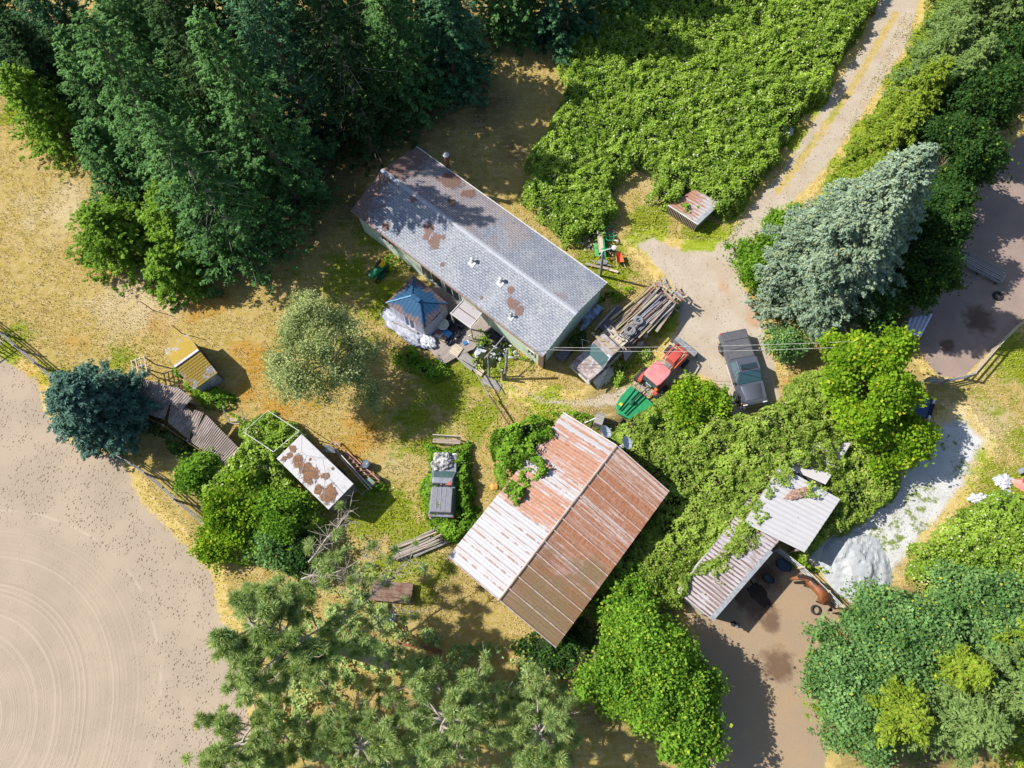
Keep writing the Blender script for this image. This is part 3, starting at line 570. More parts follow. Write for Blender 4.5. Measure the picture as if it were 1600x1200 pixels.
def window(x0, x1, z0, z1, par=house, y=-WY):
    mb = MB(); s_ = -1 if y < 0 else 1; yy = y+s_*.02
    for a, b in (((x0, yy, z0), (x1, yy, z0)), ((x0, yy, z1), (x1, yy, z1)), ((x0, yy, z0), (x0, yy, z1)), ((x1, yy, z0), (x1, yy, z1)), (((x0+x1)/2, yy, z0), ((x0+x1)/2, yy, z1))): mb.beam(a, b, .07, .07)
    f = mb.build('window', WHITE, par); mb = MB(); mb.box(((x0+x1)/2, y+s_*.008, (z0+z1)/2), (x1-x0, .02, z1-z0)); mb.build('pane', GLASS, f)
a = hl(662, 425, 1.7).x; window(a-.4, a+1.6, .6, 2.45); window(a+1.9, a+3.3, .6, 2.45); b = hl(605, 385, 1.7).x; window(b-.9, b+.5, 1.4, 2.4)
b = hl(826, 557, 1.4).x; window(b-.35, b+.25, 1.0, 1.7); window(-WX+1.2, -WX+2.4, 1.1, 2.0, house, WY); window(2, 3.2, 1.1, 2.0, house, WY)
for px, py in ((831, 560), (790, 515)):
    c = hl(px, py, 1.5).x; mb = MB(); mb.box((c, -WY-.02, 2.45), (.42, .03, .6)); mb.build('trim_board', pm('bare brown trim', (.30, .17, .10), None, 6, .9), house)
mb = MB(); mb.box((WX-.06, -WY-.02, 1.42), (.45, .03, 2.7)); mb.build('corner_board', BROWNW, house)
mb = MB(); mb.box((WX+.015, -WY+.2, 1.42), (.03, .45, 2.7)); mb.build('corner_board', BROWNW, house)
mb = MB(); mb.box((-WX-.015, -WY+.1, 1.4), (.03, .25, 2.7)); mb.build('corner_board', BROWNW, house)
d0 = hl(752, 500, 1.0).x; mb = MB(); mb.box((d0, -WY-.02, 1.3), (.9, .05, 1.9)); dr = mb.build('door', pm('cream door', (.6, .58, .5), None, 3, .6), house)
mb = MB(); mb.lathe([(.04, 0), (.04, .06)], (d0+.35, -WY-.05, 1.2), (0, -1, 0), 8); mb.build('handle', METAL, dr)
c = hl(718, 262, 1.6); mb = MB(); mb.tube([(c.x, WY+.42, .0), (c.x, WY+.42, 4.2)], .17, 12); ch = mb.build('chimney', RUST, house, True)
mb = MB(); mb.lathe([(.24, 0), (.24, .06), (.06, .22)], (c.x, WY+.42, 4.28), (0, 0, 1), 12); mb.build('chimney_cap', GALV, ch, True)
mb = MB(); c2 = hl(752, 305, .6); mb.box((c2.x, WY+.55, .45), (3.2, .12, .9)); mb.build('lean_to_board', OLDG, house)
for px, py, k in ((739, 410, 1), (783, 441, 1), (799, 492, .7)):
    q = hl(px, py, HZ+.45); zz = HZ+1.0*(1-abs(q.y)/hy)
    mb = MB(); mb.lathe([(.20*k, 0), (.15*k, .05), (.07*k, .12), (.07*k, .34), (.15*k, .36), (.15*k, .44), (.03, .50)], (q.x, q.y, zz-.02), (0, 0, 1), 14); mb.build('roof_vent', GALV if k == 1 else METAL, roof, True)
    mb = MB(); mb.box((q.x+.05, q.y-.1, zz-.01), (.5*k, .55*k, .03), rx=.27); mb.build('flashing', GALV, roof)
# weeds in the shade of the end wall come with the plants

# ------------------------------------------------------------------ porch, deck, pavilion
def poly_slab(px, z, th, mat, name, parent=None, loc=None):
    mb = MB(); mb.slab([at(a, b, z) for a, b in px], th); return mb.build(name, mat, parent)
DECKW = wood('deck boards', (.36, .30, .27), (.24, .20, .18), .14, 'y')
def local(t): return t.location, t.rotation_euler.z
def lp(t, px, py, z):
    return loc_in(Vector((t.location.x, t.location.y, 0)), t.rotation_euler.z, px, py, z)
deck = thing('deck', 'low wooden deck and walkway of grey brown boards beside the mobile home', 'deck', (*at(715, 520)[:2], 0), ha)
mb = MB(); mb.slab([lp(deck, *q, .32) for q in ((610, 470), (700, 440), (775, 503), (740, 545), (722, 553), (692, 570), (660, 535), (600, 510))], .1); fl = mb.build('deck_floor', DECKW, deck)
mb = MB(); mb.slab([lp(deck, *q, .40) for q in ((711, 536), (724, 544), (714, 558), (700, 551))], .1); mb.build('landing', PALEW, deck)
mb = MB(); mb.slab([lp(deck, *q, .30) for q in ((724, 545), (746, 566), (736, 580), (714, 560))], .08); mb.build('ramp', OLDG, deck)
mb = MB(); mb.slab([lp(deck, *q, .2) for q in ((746, 567), (757, 580), (752, 588), (738, 578))], .08); mb.build('step', PALEW, deck)
mb = MB(); mb.slab([lp(deck, *q, .08) for q in ((757, 586), (784, 600), (780, 612), (752, 597))], .06); mb.build('step', OLDG, deck)
for q in ((614, 472), (700, 445), (770, 503), (700, 565), (606, 508)):
    p = lp(deck, *q, .2); mb = MB(); mb.box((p.x, p.y, .11), (.12, .12, .22)); mb.build('deck_foot', OLDG, deck)
porch = thing('porch_roof', 'small porch with clear corrugated roof on white rafters over the house door', 'porch', (*at(752, 500)[:2], 0), ha)
PZ = 2.6; pc = [lp(porch, *q, z) for q, z in (((705, 489), PZ-.15), ((724, 469), PZ+.0), ((753, 489), PZ), ((735, 511), PZ-.15))]
CLEAR = Sh('clear corrugated sheet', .35, 0, .4); cw = CLEAR.n('ShaderNodeTexWave', {'wave_type': 'BANDS', 'bands_direction': 'Y'}, Vector=CLEAR.co, Scale=4.0).outputs['Fac']
CLEAR.col(CLEAR.mix(CLEAR.math('MULTIPLY', CLEAR.blobs([(.6, .35, .55), (-.1, -.1, .35)], .8, 3), .85), CLEAR.mix(cw, (.40, .37, .38), (.30, .27, .28)), (.20, .09, .05))); CLEAR.bump(cw, .4, .03); CLEAR = CLEAR.m
mb = MB(); mb.slab(pc, .03); mb.build('roof_sheet', CLEAR, porch)
for u in (0.0, .33, .66, 1.0):
    mb = MB(); mb.beam(pc[0].lerp(pc[3], u)+Vector((0, 0, -.07+.09*(u in (0, 1)))), pc[1].lerp(pc[2], u)+Vector((0, 0, -.07+.09*(u in (0, 1)))), .05, .07); mb.build('rafter', WHITE if u in (0, 1) else OLDG, porch)
mb = MB(); mb.beam(pc[0]+Vector((-.05, -.04, .0)), pc[3]+Vector((.12, -.04, 0)), .07, .16); mb.build('fascia', WHITE, porch)
mb = MB(); m1 = pc[0].lerp(pc[1], .5); m2 = pc[3].lerp(pc[2], .5); mb.beam(m1+Vector((0, 0, .03)), m2+Vector((0, 0, .03)), .05, .04); mb.build('batten', BROWNW, porch)
for p in (pc[0], pc[3]):
    mb = MB(); mb.beam((p.x, p.y, 0), (p.x, p.y, p.z-.06), .09, .09); mb.build('post', PALEW, porch)
mb = MB(); p = pc[3]; q = lp(porch, 733, 530, .5); mb.beam((p.x, p.y, 1.2), (q.x, q.y, 1.1), .05, .06); mb.beam((q.x, q.y, .2), (q.x, q.y, 1.15), .06, .06); mb.build('handrail', WHITE, porch)
gaz = thing('pavilion', 'garden pavilion with square blue ribbed hip roof and grey curtains', 'gazebo', (*at(654, 478)[:2], 0), ha)
GZ = 2.15; gc = [lp(gaz, *q, GZ) for q in ((603, 473), (646, 430), (700, 474), (662, 514))]; r1, r2 = lp(gaz, 643, 462, 2.95), lp(gaz, 656, 471, 2.95)
s = Sh('blue ribbed metal', .42, .3); w = s.math('FRACT', s.math('MULTIPLY', s.math('ADD', s.xyz()[0], 50.0), 3.6)); w2 = s.math('FRACT', s.math('MULTIPLY', s.math('ADD', s.xyz()[1], 50.0), 3.6))
grc = s.attr('side'); rb = s.math('LESS_THAN', s.mix(grc, w, w2), .25)
edge_ = s.step(s.math('ADD', s.math('SUBTRACT', 2.42, s.xyz()[2]), s.math('MULTIPLY', s.math('SUBTRACT', s.noise(1.4, 4), .5), .9)), .0, .2)
s.col(s.mix(s.math('MULTIPLY', rb, .55), s.mix(s.math('MULTIPLY', edge_, .85), (.028, .095, .19), (.20, .135, .115)), (.025, .04, .07))); s.bump(rb, .6, .03)
mb = MB(); ap = [r1, r1, r2, r2]
fs = [(gc[0], gc[1], r1), (gc[1], gc[2], r2, r1), (gc[2], gc[3], r2), (gc[3], gc[0], r1, r2)]
for f in fs: mb.add(f, [tuple(range(len(f)))])
mb.add([c-Vector((0, 0, .05)) for c in gc], [(3, 2, 1, 0)])
gr = mb.build('roof', s.m, gaz, recalc=False); at_ = gr.data.attributes.new('side', 'FLOAT', 'POINT'); at_.data.foreach_set('value', [1]*3+[0]*4+[1]*3+[0]*4+[0]*4)
BLU = pm('blue trim', (.035, .11, .21), None, 3, .4, .3)
for cnr, rr in zip(gc, (r1, r1, r2, r2)):
    mb = MB(); mb.beam(cnr+Vector((0, 0, .02)), rr+Vector((0, 0, .02)), .09, .04); mb.build('hip_trim', BLU, gr)
mb = MB(); mb.beam(r1+Vector((0, 0, .05)), r2+Vector((0, 0, .05)), .3, .1); mb.build('ridge_vent', BLU, gr)
for cnr in gc:
    mb = MB(); k = Vector((cnr.x*.93, cnr.y*.93, 0)); mb.beam(k, k+Vector((0, 0, GZ-.04)), .1, .1); mb.build('post', METAL, gaz)
CURT = Sh('grey curtain', .8); cwv = CURT.n('ShaderNodeTexNoise', Vector=CURT.map(scale=(9, 9, .4)), Scale=1.0).outputs['Fac']; CURT.col(CURT.mix(cwv, (.30, .30, .40), (.38, .38, .48))).bump(cwv, .6, .06); CURT = CURT.m
for i, j, bul in ((2, 3, .28), (3, 0, .12)):
    a, b = gc[i]*.92, gc[j]*.92; a.z = b.z = 0; nrm = (b-a).cross(Vector((0, 0, 1))).normalized()
    if nrm.dot((a+b)/2) < 0: nrm = -nrm
    mb = MB(); n = 14; vs = []
    for k in range(n+1):
        t_ = k/n; p = a.lerp(b, t_)+nrm*(bul*math.sin(math.pi*t_)**.7+.05*math.sin(t_*40)); vs += [p+Vector((0, 0, .35))+nrm*.12, p*.985+Vector((0, 0, GZ-.08))]
    mb.add(vs, [(2*k, 2*k+2, 2*k+3, 2*k+1) for k in range(n)]); mb.build('curtain', CURT, gaz, True, recalc=False)
def lump(name, label, cat, px, py, dims, mat, seed, rz=0.0, z=0.0, group=None, nz=.18):     # a slumped or crumpled object
    rd = np.random.default_rng(seed); bm = bmesh.new(); bmesh.ops.create_icosphere(bm, subdivisions=4, radius=1)
    for v in bm.verts:
        p = v.co; k = 1+nz*(vnoise(p.x*2+5, p.y*2+p.z, .5, seed)-.5)*2+nz*.6*(vnoise(p.x*2, p.y*2-p.z*2, .22, seed+1)-.5)*2
        q = Vector((p.x*k*dims[0]/2, p.y*k*dims[1]/2, max(p.z, -.35)*k*dims[2]/2+dims[2]*.175)); v.co = q
    me = bpy.data.meshes.new(name); bm.to_mesh(me); bm.free(); me.materials.append(mat)
    o = bpy.data.objects.new(name, me); col.objects.link(o); o.location = at(px, py, z); o.rotation_euler.z = rz; return tag(o, label, cat, group)
lump('tarp', 'crumpled pale grey tarp spread beside the pavilion, south-west edge of the deck', 'tarp', 637, 515, (4.6, 1.5, .75), TARP, 3, ha, .3)
lump('tarp', 'small white tarp bundle at the pavilion corner beside the walkway', 'tarp', 668, 532, (1.6, 1.0, .6), PLASTIC_W, 4, ha-.2, .35)
mb = MB(); mb.beam(at(612, 502, .85), at(652, 520, .85), .08, .08); tag(mb.build('pole', OLDW), 'thin wooden pole lying on the grey tarp', 'pole')
lump('rubbish_bags', 'heap of black rubbish bags under the porch edge', 'rubbish bags', 712, 503, (1.5, 2.2, .7), BAG, 5, ha, .35, nz=.35)
lump('rubbish_bags', 'dark blue black bags by the blue box on the deck', 'rubbish bags', 707, 523, (1.3, 1.5, .5), BAG, 6, ha, .33, nz=.35)
lump('rubbish_bags', 'black bags half hidden in weeds against the house wall right of the porch', 'rubbish bags', 771, 526, (2.2, 1.1, .55), BAG, 7, ha, 0, nz=.35)
lump('plastic_sheet', 'crumpled white plastic litter in the weeds south of the porch', 'plastic sheeting', 752, 541, (2.2, 1.4, .3), PLASTIC_W, 8, ha, 0, nz=.5)
lump('plastic_sheet', 'torn white sheeting around the leaning timber frame', 'plastic sheeting', 768, 549, (1.5, 1.1, .3), PLASTIC_W, 9, ha, 0, nz=.55)
t = thing('round_table', 'round cream table with litter on top beside the pavilion', 'table', at(692, 507, 0)); t.location = (*at(692, 507, 1.0)[:2], .32)
mb = MB(); mb.lathe([(.42, .66), (.44, .68), (.44, .72), (.40, .72), (.39, .70), (.02, .70)], (0, 0, 0), (0, 0, 1), 26); mb.build('tabletop', CREAM, t, True)
for k in range(4): mb = MB(); q = k*math.pi/2; mb.tube([(.1*math.cos(q), .1*math.sin(q), .66), (.35*math.cos(q), .35*math.sin(q), 0)], .02, 6); mb.build('leg', METAL, t)
t = thing('storage_box', 'light blue plastic cooler box among the bags on the deck', 'box', (*at(700, 526)[:2], .33), ha)
mb = MB(); mb.box((0, 0, .17), (.6, .42, .34), taper=1.05); mb.build('body', pm('light blue', (.10, .34, .60), None, 3, .4), t, bevel=.03); mb = MB(); mb.box((0, 0, .37), (.66, .48, .06)); mb.build('lid', pm('blue lid', (.06, .26, .55), None, 3, .4), t, bevel=.02)
t = thing('carton', 'open carton of red and white packages on the walkway edge', 'box', (*at(690, 529)[:2], .33), ha+.2)
mb = MB(); mb.box((0, 0, .13), (.95, .6, .26)); mb.build('tray', pm('carton', (.45, .36, .26), None, 4, .9), t)
for k, (x, y, m_) in enumerate(((-.28, .1, REDP), (0, -.12, WHITE), (.25, .08, REDP), (-.2, -.15, WHITE), (.1, .15, CREAM))): mb = MB(); mb.box((x, y, .3), (.22, .2, .12), rz=k*.5); mb.build('package', m_, t)
t = thing('container', 'white tub with a blue lid on the grass by the porch handrail', 'tub', at(729, 538), .5)
mb = MB(); mb.box((0, 0, .18), (.5, .3, .36), taper=.9); mb.build('body', WHITE, t, bevel=.03); mb = MB(); mb.box((-.08, 0, .38), (.3, .26, .05)); mb.build('lid', BLUEP, t)

# ------------------------------------------------------------------ barn
def corr(mb, c4, pitch, amp, th=.015, seg=6):         # corrugated sheet: ribs run from edge 0-1 to edge 3-2
    a, b, c, d = [Vector(v) for v in c4]; L = (b-a).length; n = int(L/pitch*seg); vs = []
    for i in range(n+1):
        t_ = i/n; z = amp*math.sin(2*math.pi*t_*L/pitch); p, q = a.lerp(b, t_), d.lerp(c, t_); vs += [p+Vector((0, 0, z)), q+Vector((0, 0, z)), p+Vector((0, 0, z-th)), q+Vector((0, 0, z-th))]
    fs_ = []
    for i in range(n): k = 4*i; fs_ += [(k, k+4, k+5, k+1), (k+2, k+3, k+7, k+6)]
    fs_ += [(0, 1, 3, 2), (4*n, 4*n+2, 4*n+3, 4*n+1)]
    return mb.add(vs, fs_)
BZ = 3.0; bc, ba, bW, bL = rectfit([(698, 868), (866, 1011), (1048, 769), (882, 647)], BZ)
ba2 = ba+math.pi/2; bc.z = 0           # x runs along the ridge towards the upper right
barn = thing('barn', 'barn with a rust streaked metal gable roof, whitish on its left slope', 'barn', bc, ba2)
def bl(px, py, z=BZ): return loc_in(bc, ba2, px, py, z)
bx, by = bL/2, bW/2; BR = BZ+1.35; ry1 = (bl(967, 700, BR).y+bl(777, 932, BR).y)/2
def m_barn(side):
    s = Sh('rusty metal roof', .6, .15); x, y = s.xyz()[0], s.xyz()[1]
    pan = s.math('DIVIDE', s.math('ADD', x, 50.0), .86); pi_ = s.math('FLOOR', pan); pf = s.math('FRACT', pan)
    r1_ = s.n('ShaderNodeTexWhiteNoise', {'noise_dimensions': '1D'}, W=pi_).outputs['Value']
    sub = s.math('FLOOR', s.math('MULTIPLY', pan, 5.0)); r2_ = s.n('ShaderNodeTexWhiteNoise', {'noise_dimensions': '1D'}, W=s.math('ADD', sub, .5)).outputs['Value']
    st = s.noise(1.0, 5, s.map(scale=(9, .7, 1)), rough=.65); fine = s.noise(1.0, 4, s.map(scale=(26, 5, 1)), rough=.7); da = s.noise(1.0, 2, s.map(scale=(3, 22, 1)))
    v = s.math('ADD', s.math('MULTIPLY', s.math('SUBTRACT', r1_, .5), .55), s.math('ADD', s.math('MULTIPLY', s.math('SUBTRACT', r2_, .5), .5), s.math('ADD', s.math('MULTIPLY', s.math('SUBTRACT', st, .5), 1.5), s.math('MULTIPLY', s.math('SUBTRACT', fine, .5), .9))))
    if side > 0:      # left slope: rusty towards the upper right, white at the lower left
        v = s.math('ADD', v, s.math('ADD', s.math('MULTIPLY', s.step(x, -2.6, -.4), .95), -.48)); rust = s.mix(da, (.27, .105, .055), (.33, .18, .12)); base = s.mix(s.noise(1.5, 4), (.29, .29, .32), (.36, .36, .375)); lo, hi = .08, .42; v = s.math('ADD', v, s.math('MULTIPLY', s.math('SUBTRACT', s.noise(.9, 5, rough=.7), .5), 1.1))
    else:
        v = s.math('ADD', v, .52); rust = s.mix(s.step(da, .4, .6), (.345, .125, .06), (.44, .20, .105)); base = s.mix(da, (.55, .42, .36), (.60, .52, .48)); lo, hi = .0, .3
    k = s.step(v, lo, hi); c = s.mix(k, base, rust)
    sm = s.math('MULTIPLY', s.math('SUBTRACT', 1.0, s.step(s.math('MINIMUM', pf, s.math('SUBTRACT', 1.0, pf)), .03, .13)), s.step(s.noise(1.0, 4, s.map(scale=(1.2, 1.6, 1)), rough=.75), .42, .56))
    if side > 0: c = s.mix(s.math('MULTIPLY', sm, .8), c, (.20, .085, .05))
    else: c = s.mix(s.math('MULTIPLY', s.math('MULTIPLY', s.step(r2_, .66, .74), s.step(st, .42, .56)), .65), c, (.52, .37, .30))
    dash = s.math('MULTIPLY', s.math('MULTIPLY', s.step(s.math('FRACT', s.math('MULTIPLY', y, 2.6)), .0, .5), s.step(fine, .5, .62)), .55); c = s.mix(dash, c, (.52, .38, .30) if side < 0 else (.33, .29, .28))
    if side < 0:
        dark = s.math('MULTIPLY', s.step(s.math('SUBTRACT', s.noise(.8, 4), s.math('MULTIPLY', x, .08)), .5, .85), .5); c = s.mix(dark, c, (.22, .095, .06))
        deb = s.math('MAXIMUM', s.blobs([(*bl(848, 968, BZ+.3)[:2], 2.3), (*bl(835, 930, BZ+.6)[:2], .7), (*bl(922, 895, BZ+.3)[:2], .9), (*bl(868, 910, BZ+.6)[:2], .45)], .45, 1.4, .5), s.math('MULTIPLY', s.step(s.math('ADD', s.noise(1.1, 5, s.map(scale=(1, .5, 1)), rough=.7), s.math('MULTIPLY', x, -.05)), .55, .68), .75))
        c = s.mix(s.math('MULTIPLY', deb, .85), c, s.mix(s.noise(10, 4), (.33, .24, .12), (.16, .11, .055)))
    s.col(c); s.bump(s.math('ADD', st, fine), .15, .02); return s.m
def barn_slope(side):
    ye = side*by; mb = MB()
    corr(mb, [(-bx, ye, BZ), (bx, ye, BZ), (bx, ry1, BR), (-bx, ry1, BR)], .215, .004)
    o = mb.build('roof_slope', m_barn(side), barn, recalc=False)
    k = 0; x = -bx+.02
    while x < bx:                       # raised seams between the sheets; the right slope's pale tone paints them sunlit
        mb = MB(); z0 = .035; mb.beam((x, ye, BZ+z0), (x, ry1, BR+z0), .06 if side < 0 else .045, .03); mb.build('seam', pm('sunlit seam', (.66, .55, .50), (.5, .34, .28), 3, .6, .2) if side < 0 else pm('rusty seam', (.24, .12, .08), (.36, .33, .33), 1.2, .6, .2), o); x += .86
    return o
barn_slope(1); barn_slope(-1)
mb = MB(); mb.slab([(-bx-.02, ry1-.07, BR+.05), (bx+.02, ry1-.07, BR+.05), (bx+.02, ry1, BR+.075), (-bx-.02, ry1, BR+.075)], .02); mb.slab([(-bx-.02, ry1, BR+.075), (bx+.02, ry1, BR+.075), (bx+.02, ry1+.07, BR+.05), (-bx-.02, ry1+.07, BR+.05)], .02); mb.build('ridge_cap', pm('ridge metal', (.40, .32, .28), (.30, .22, .18), 2, .55, .3), barn)
mb = MB(); ty, tx = by-.35, bx-.3; pr = [(-ty, 0), (ty, 0), (ty, BZ-.1), (ry1, BR-.16), (-ty, BZ-.1)]; mb.loft([[(-tx, a, b) for a, b in pr], [(tx, a, b) for a, b in pr]]); mb.build('wall', wood('barn boards', (.30, .24, .19), (.18, .14, .11), .2, 'x'), barn)
for xs_ in (-bx, bx):
    for ss in (-1, 1): mb = MB(); mb.beam((xs_, ss*by, BZ-.03), (xs_, ry1, BR-.03), .05, .14); mb.build('barge_board', WHITE if xs_ > 0 else OLDG, barn)
mb = MB(); mb.box((tx+.03, 1.2, 1.2), (.05, 2.4, 2.3)); dr = mb.build('door', OLDG, barn); mb = MB(); mb.box((tx+.08, 2.2, 1.2), (.05, .05, .3)); mb.build('handle', METAL, dr)
def dish(px, py, lab, rz):
    t = thing('satellite_dish', lab, 'satellite dish', (0, 0, 0)); p = at(px, py, BZ+.6); t.location = p; t.rotation_euler.z = rz
    mb = MB(); mb.tube([(0, 0, -.15), (0, 0, .5), (.12, 0, .62)], .035, 8); mb.build('mast', WHITE, t)
    ax = Vector((.62, 0, .78)); mb = MB(); mb.lathe([(.03, .0), (.2, .03), (.34, .085), (.42, .14), (.43, .14), (.35, .065), (.2, .0), (.03, -.03)], (.14, 0, .66), ax, 22, True); mb.build('dish', pm('dish grey', (.42, .45, .50), (.34, .36, .4), 3, .5), t, True)
    mb = MB(); mb.tube([(.2, 0, .56), (.56, 0, .92), (.52, 0, 1.0)], .015, 5); mb.box((.5, 0, 1.02), (.1, .07, .07)); mb.build('receiver_arm', METAL, t)
    mb = MB(); mb.box((0, 0, -.14), (.25, .2, .08)); mb.build('mount', WHITE, t)
dish(940, 681, 'satellite dish on the barn gable edge, the one farther from the ridge end', .4); dish(972, 697, 'satellite dish at the ridge end of the barn roof', .2)

# ------------------------------------------------------------------ horse shelter and roofs beside it
SZ = 2.35
def m_corr(name, base, rust, amount, pitch=.2):
    s = Sh(name, .6, .1); v = s.math('ADD', s.noise(1.0, 5, s.map(scale=(5, 1.1, 1)), rough=.7), s.math('MULTIPLY', s.math('SUBTRACT', s.noise(.6, 3), .5), .8)); w = s.math('FRACT', s.math('DIVIDE', s.math('ADD', s.xyz()[0], 50.0), pitch))
    gro = s.math('MULTIPLY', s.math('LESS_THAN', w, .45), s.step(v, .62-amount, .72-amount)); c = s.mix(gro, s.mix(s.noise(1.2, 4), base, tuple(k*.86 for k in base)), s.mix(s.noise(5, 3), rust, tuple(k*.6 for k in rust))); s.col(c); return s.m
def lean_roof(name, label, cat, cs, mat, wallm, pitch=.2, amp=.025, walls=(0, 1, 3), th=None, posts=()):
    # cs: four (px, py, z); ribs run from edge 0-1 to edge 3-2
    P = [at(*c) for c in cs]; c0 = sum(P, Vector())/4; c0.z = 0; u = P[1]-P[0]; an = math.atan2(u.y, u.x)
    t = thing(name, label, cat, c0, an); Rm = Matrix.Rotation(-an, 3, 'Z'); Q = [Rm @ (p-c0) for p in P]
    mb = MB(); corr(mb, Q, pitch, amp); rf = mb.build('roof', mat, t, recalc=False)
    inn = [Vector((q.x*.93, q.y*.93, q.z-.1)) for q in Q]
    for i in walls:
        a, b = inn[i], inn[(i+1) % 4]; mb = MB(); n_ = (b-a).cross(Vector((0, 0, 1))).normalized()*.05
        vs = [(a.x, a.y, 0), (b.x, b.y, 0), b, a]; vs = [Vector(v)+n_ for v in vs]+[Vector(v)-n_ for v in vs]; mb.add(vs, [(0, 1, 2, 3), (7, 6, 5, 4), (0, 4, 5, 1), (1, 5, 6, 2), (2, 6, 7, 3), (3, 7, 4, 0)]); mb.build('wall', wallm, t)
    for i, f in posts:
        p = inn[i].lerp(inn[(i+1) % 4], f); mb = MB(); mb.beam((p.x, p.y, 0), (p.x, p.y, p.z), .12, .12); mb.build('post', OLDW, t)
    for a, b in ((0, 1), (3, 2)):
        mb = MB(); mb.beam(Q[a]-Vector((0, 0, .07)), Q[b]-Vector((0, 0, .07)), .06, .1); mb.build('fascia', OLDG, t)
    return t, Q
shel, Q = lean_roof('horse_shelter', 'long horse shelter with a pink grey corrugated roof half buried in brambles', 'shelter', [(1059, 926, SZ), (1180, 768, SZ), (1258, 798, SZ+.35), (1111, 967, SZ+.35)],
                    m_corr('lilac corrugated roof', (.39, .36, .375), (.22, .14, .115), .27, .26), WHITE, .26, .035, (0, 3), posts=((2, 0), (2, .25), (2, .5), (2, .75), (2, 1)))
mb = MB(); mb.beam(Q[3]+Vector((0, -.03, .045)), Q[3].lerp(Q[2], .62)+Vector((0, -.03, .045)), .28, .03); mb.build('eave_sheet', GALV, shel)
lean_roof('shed_annex', 'white corrugated roof of the annex beside the gravel patch', 'shed', [(1163, 817, SZ+.55), (1219, 728, SZ+.55), (1313, 780, SZ+.3), (1257, 863, SZ+.3)], m_corr('white corrugated roof', (.50, .485, .49), (.28, .16, .12), -.03, .34), OLDW, .34, .02, (0, 1, 2), posts=((3, .5),))
lean_roof('derelict_shed', 'flat lilac grey roof strewn with twigs behind the white annex roof', 'shed', [(1208, 722, 1.9), (1246, 690, 1.9), (1330, 692, 1.9), (1290, 757, 1.9)], m_corr('weathered flat roof', (.52, .49, .50), (.30, .24, .20), .1, .5), OLDG, .5, .01, (0, 1, 2, 3))

# ------------------------------------------------------------------ small sheds
rs, Q = lean_roof('wood_shed', 'small slatted shed with rusty white metal roof at the bramble edge by the driveway', 'shed', [(1043, 321, .98), (1089, 351, 1.0), (1126, 316, 1.15), (1085, 296, 1.1)][::1], pm('tmp', (1, 1, 1)), BLACK, .3, .03, ())
for ch in [c for c in rs.children if c.name.startswith(('roof', 'fascia'))]: bpy.data.objects.remove(ch)
s = Sh('rusty white roof', .6, .1); xx = s.xyz(); k = s.step(s.math('ADD', s.noise(1.0, 5, s.map(scale=(1.2, 5, 1)), rough=.7), s.math('MULTIPLY', xx[0], -.12)), .44, .54); s.col(s.mix(k, (.36, .33, .33), s.mix(s.noise(4), (.33, .13, .075), (.30, .19, .14))))
mb = MB(); corr(mb, [Q[1], Q[2], Q[3], Q[0]], .3, .02); rr_ = mb.build('roof', s.m, rs, recalc=False)
mb = MB(); mb.beam(Q[1]+Vector((-.08, 0, .03)), Q[2]+Vector((-.08, 0, .03)), .3, .02); mb.build('edge_flashing', GALV, rr_)
mb = MB(); mb.beam(Q[0]+Vector((0, .03, .04)), Q[1]+Vector((0, .03, .04)), .1, .02); mb.build('edge_flashing', WHITE, rr_)
q0, q1, q2, q3 = [v*.96 for v in Q]
for k in range(20):
    p = q0.lerp(q1, k/19.0); mb = MB(); mb.beam((p.x, p.y, 0), (p.x, p.y, p.z-.08), .075, .03); mb.build('slat', PALEW, rs)
for a, b in ((q1, q2), (q2, q3), (q3, q0)):
    mb = MB(); mb.beam(Vector((a.x, a.y, .45)), Vector((b.x, b.y, .45)), .05, .9); mb.build('wall', OLDG, rs)
mb = MB(); mb.beam((q0.x*.93, q0.y+.12, .44), (q1.x*.93, q1.y+.12, .44), .02, .86); mb.build('black_backing', BLACK, rs)  # black sheet behind the slats darkens the gaps between them
mc, ma, mA, mB_ = rectfit([(305, 603), (341, 581), (289, 520), (251, 551)], 1.9); mc.z = 0
moss_shed = thing('pump_shed', 'small gabled shed with a mossy shingle roof and blue grey walls in the meadow', 'shed', mc, ma)
s = Sh('mossy shingles', .95); n1 = s.noise(2.2, 5, rough=.65); row = s.math('FRACT', s.math('MULTIPLY', s.math('ADD', s.xyz()[1], 50.0), 5.5)); c = s.mix(s.step(s.vor(6.0), .25, .45), (.40, .38, .40), (.25, .23, .23))
gold = s.mix(s.math('MULTIPLY', s.math('LESS_THAN', s.math('ADD', row, s.math('MULTIPLY', s.noise(7), .3)), .42), s.math('LESS_THAN', s.xyz()[1], .0)), s.mix(s.noise(6), (.36, .25, .035), (.26, .18, .035)), (.085, .06, .02))
c = s.mix(s.step(s.math('SUBTRACT', n1, s.math('MULTIPLY', s.n('ShaderNodeVectorMath', {'operation': 'LENGTH'}, i0=s.map(scale=(.75, .5, 0))).outputs['Value'], .28)), .14, .26), c, gold); s.col(c); s.bump(s.noise(12), .8, .05)
mx, my = mA/2, mB_/2; mb = MB(); mb.slab([(-mx, -my, 1.75), (mx, -my, 1.75), (mx, .0, 2.35), (-mx, .0, 2.35)], .07); mb.slab([(-mx, .0, 2.351), (mx, .0, 2.351), (mx, my, 1.75), (-mx, my, 1.75)], .07); rf = mb.build('roof', s.m, moss_shed)
mb = MB(); mb.beam((-mx, 0, 2.38), (mx, 0, 2.38), .16, .05); mb.build('ridge_board', pm('lilac ridge', (.55, .54, .62), None, 4, .8), rf)
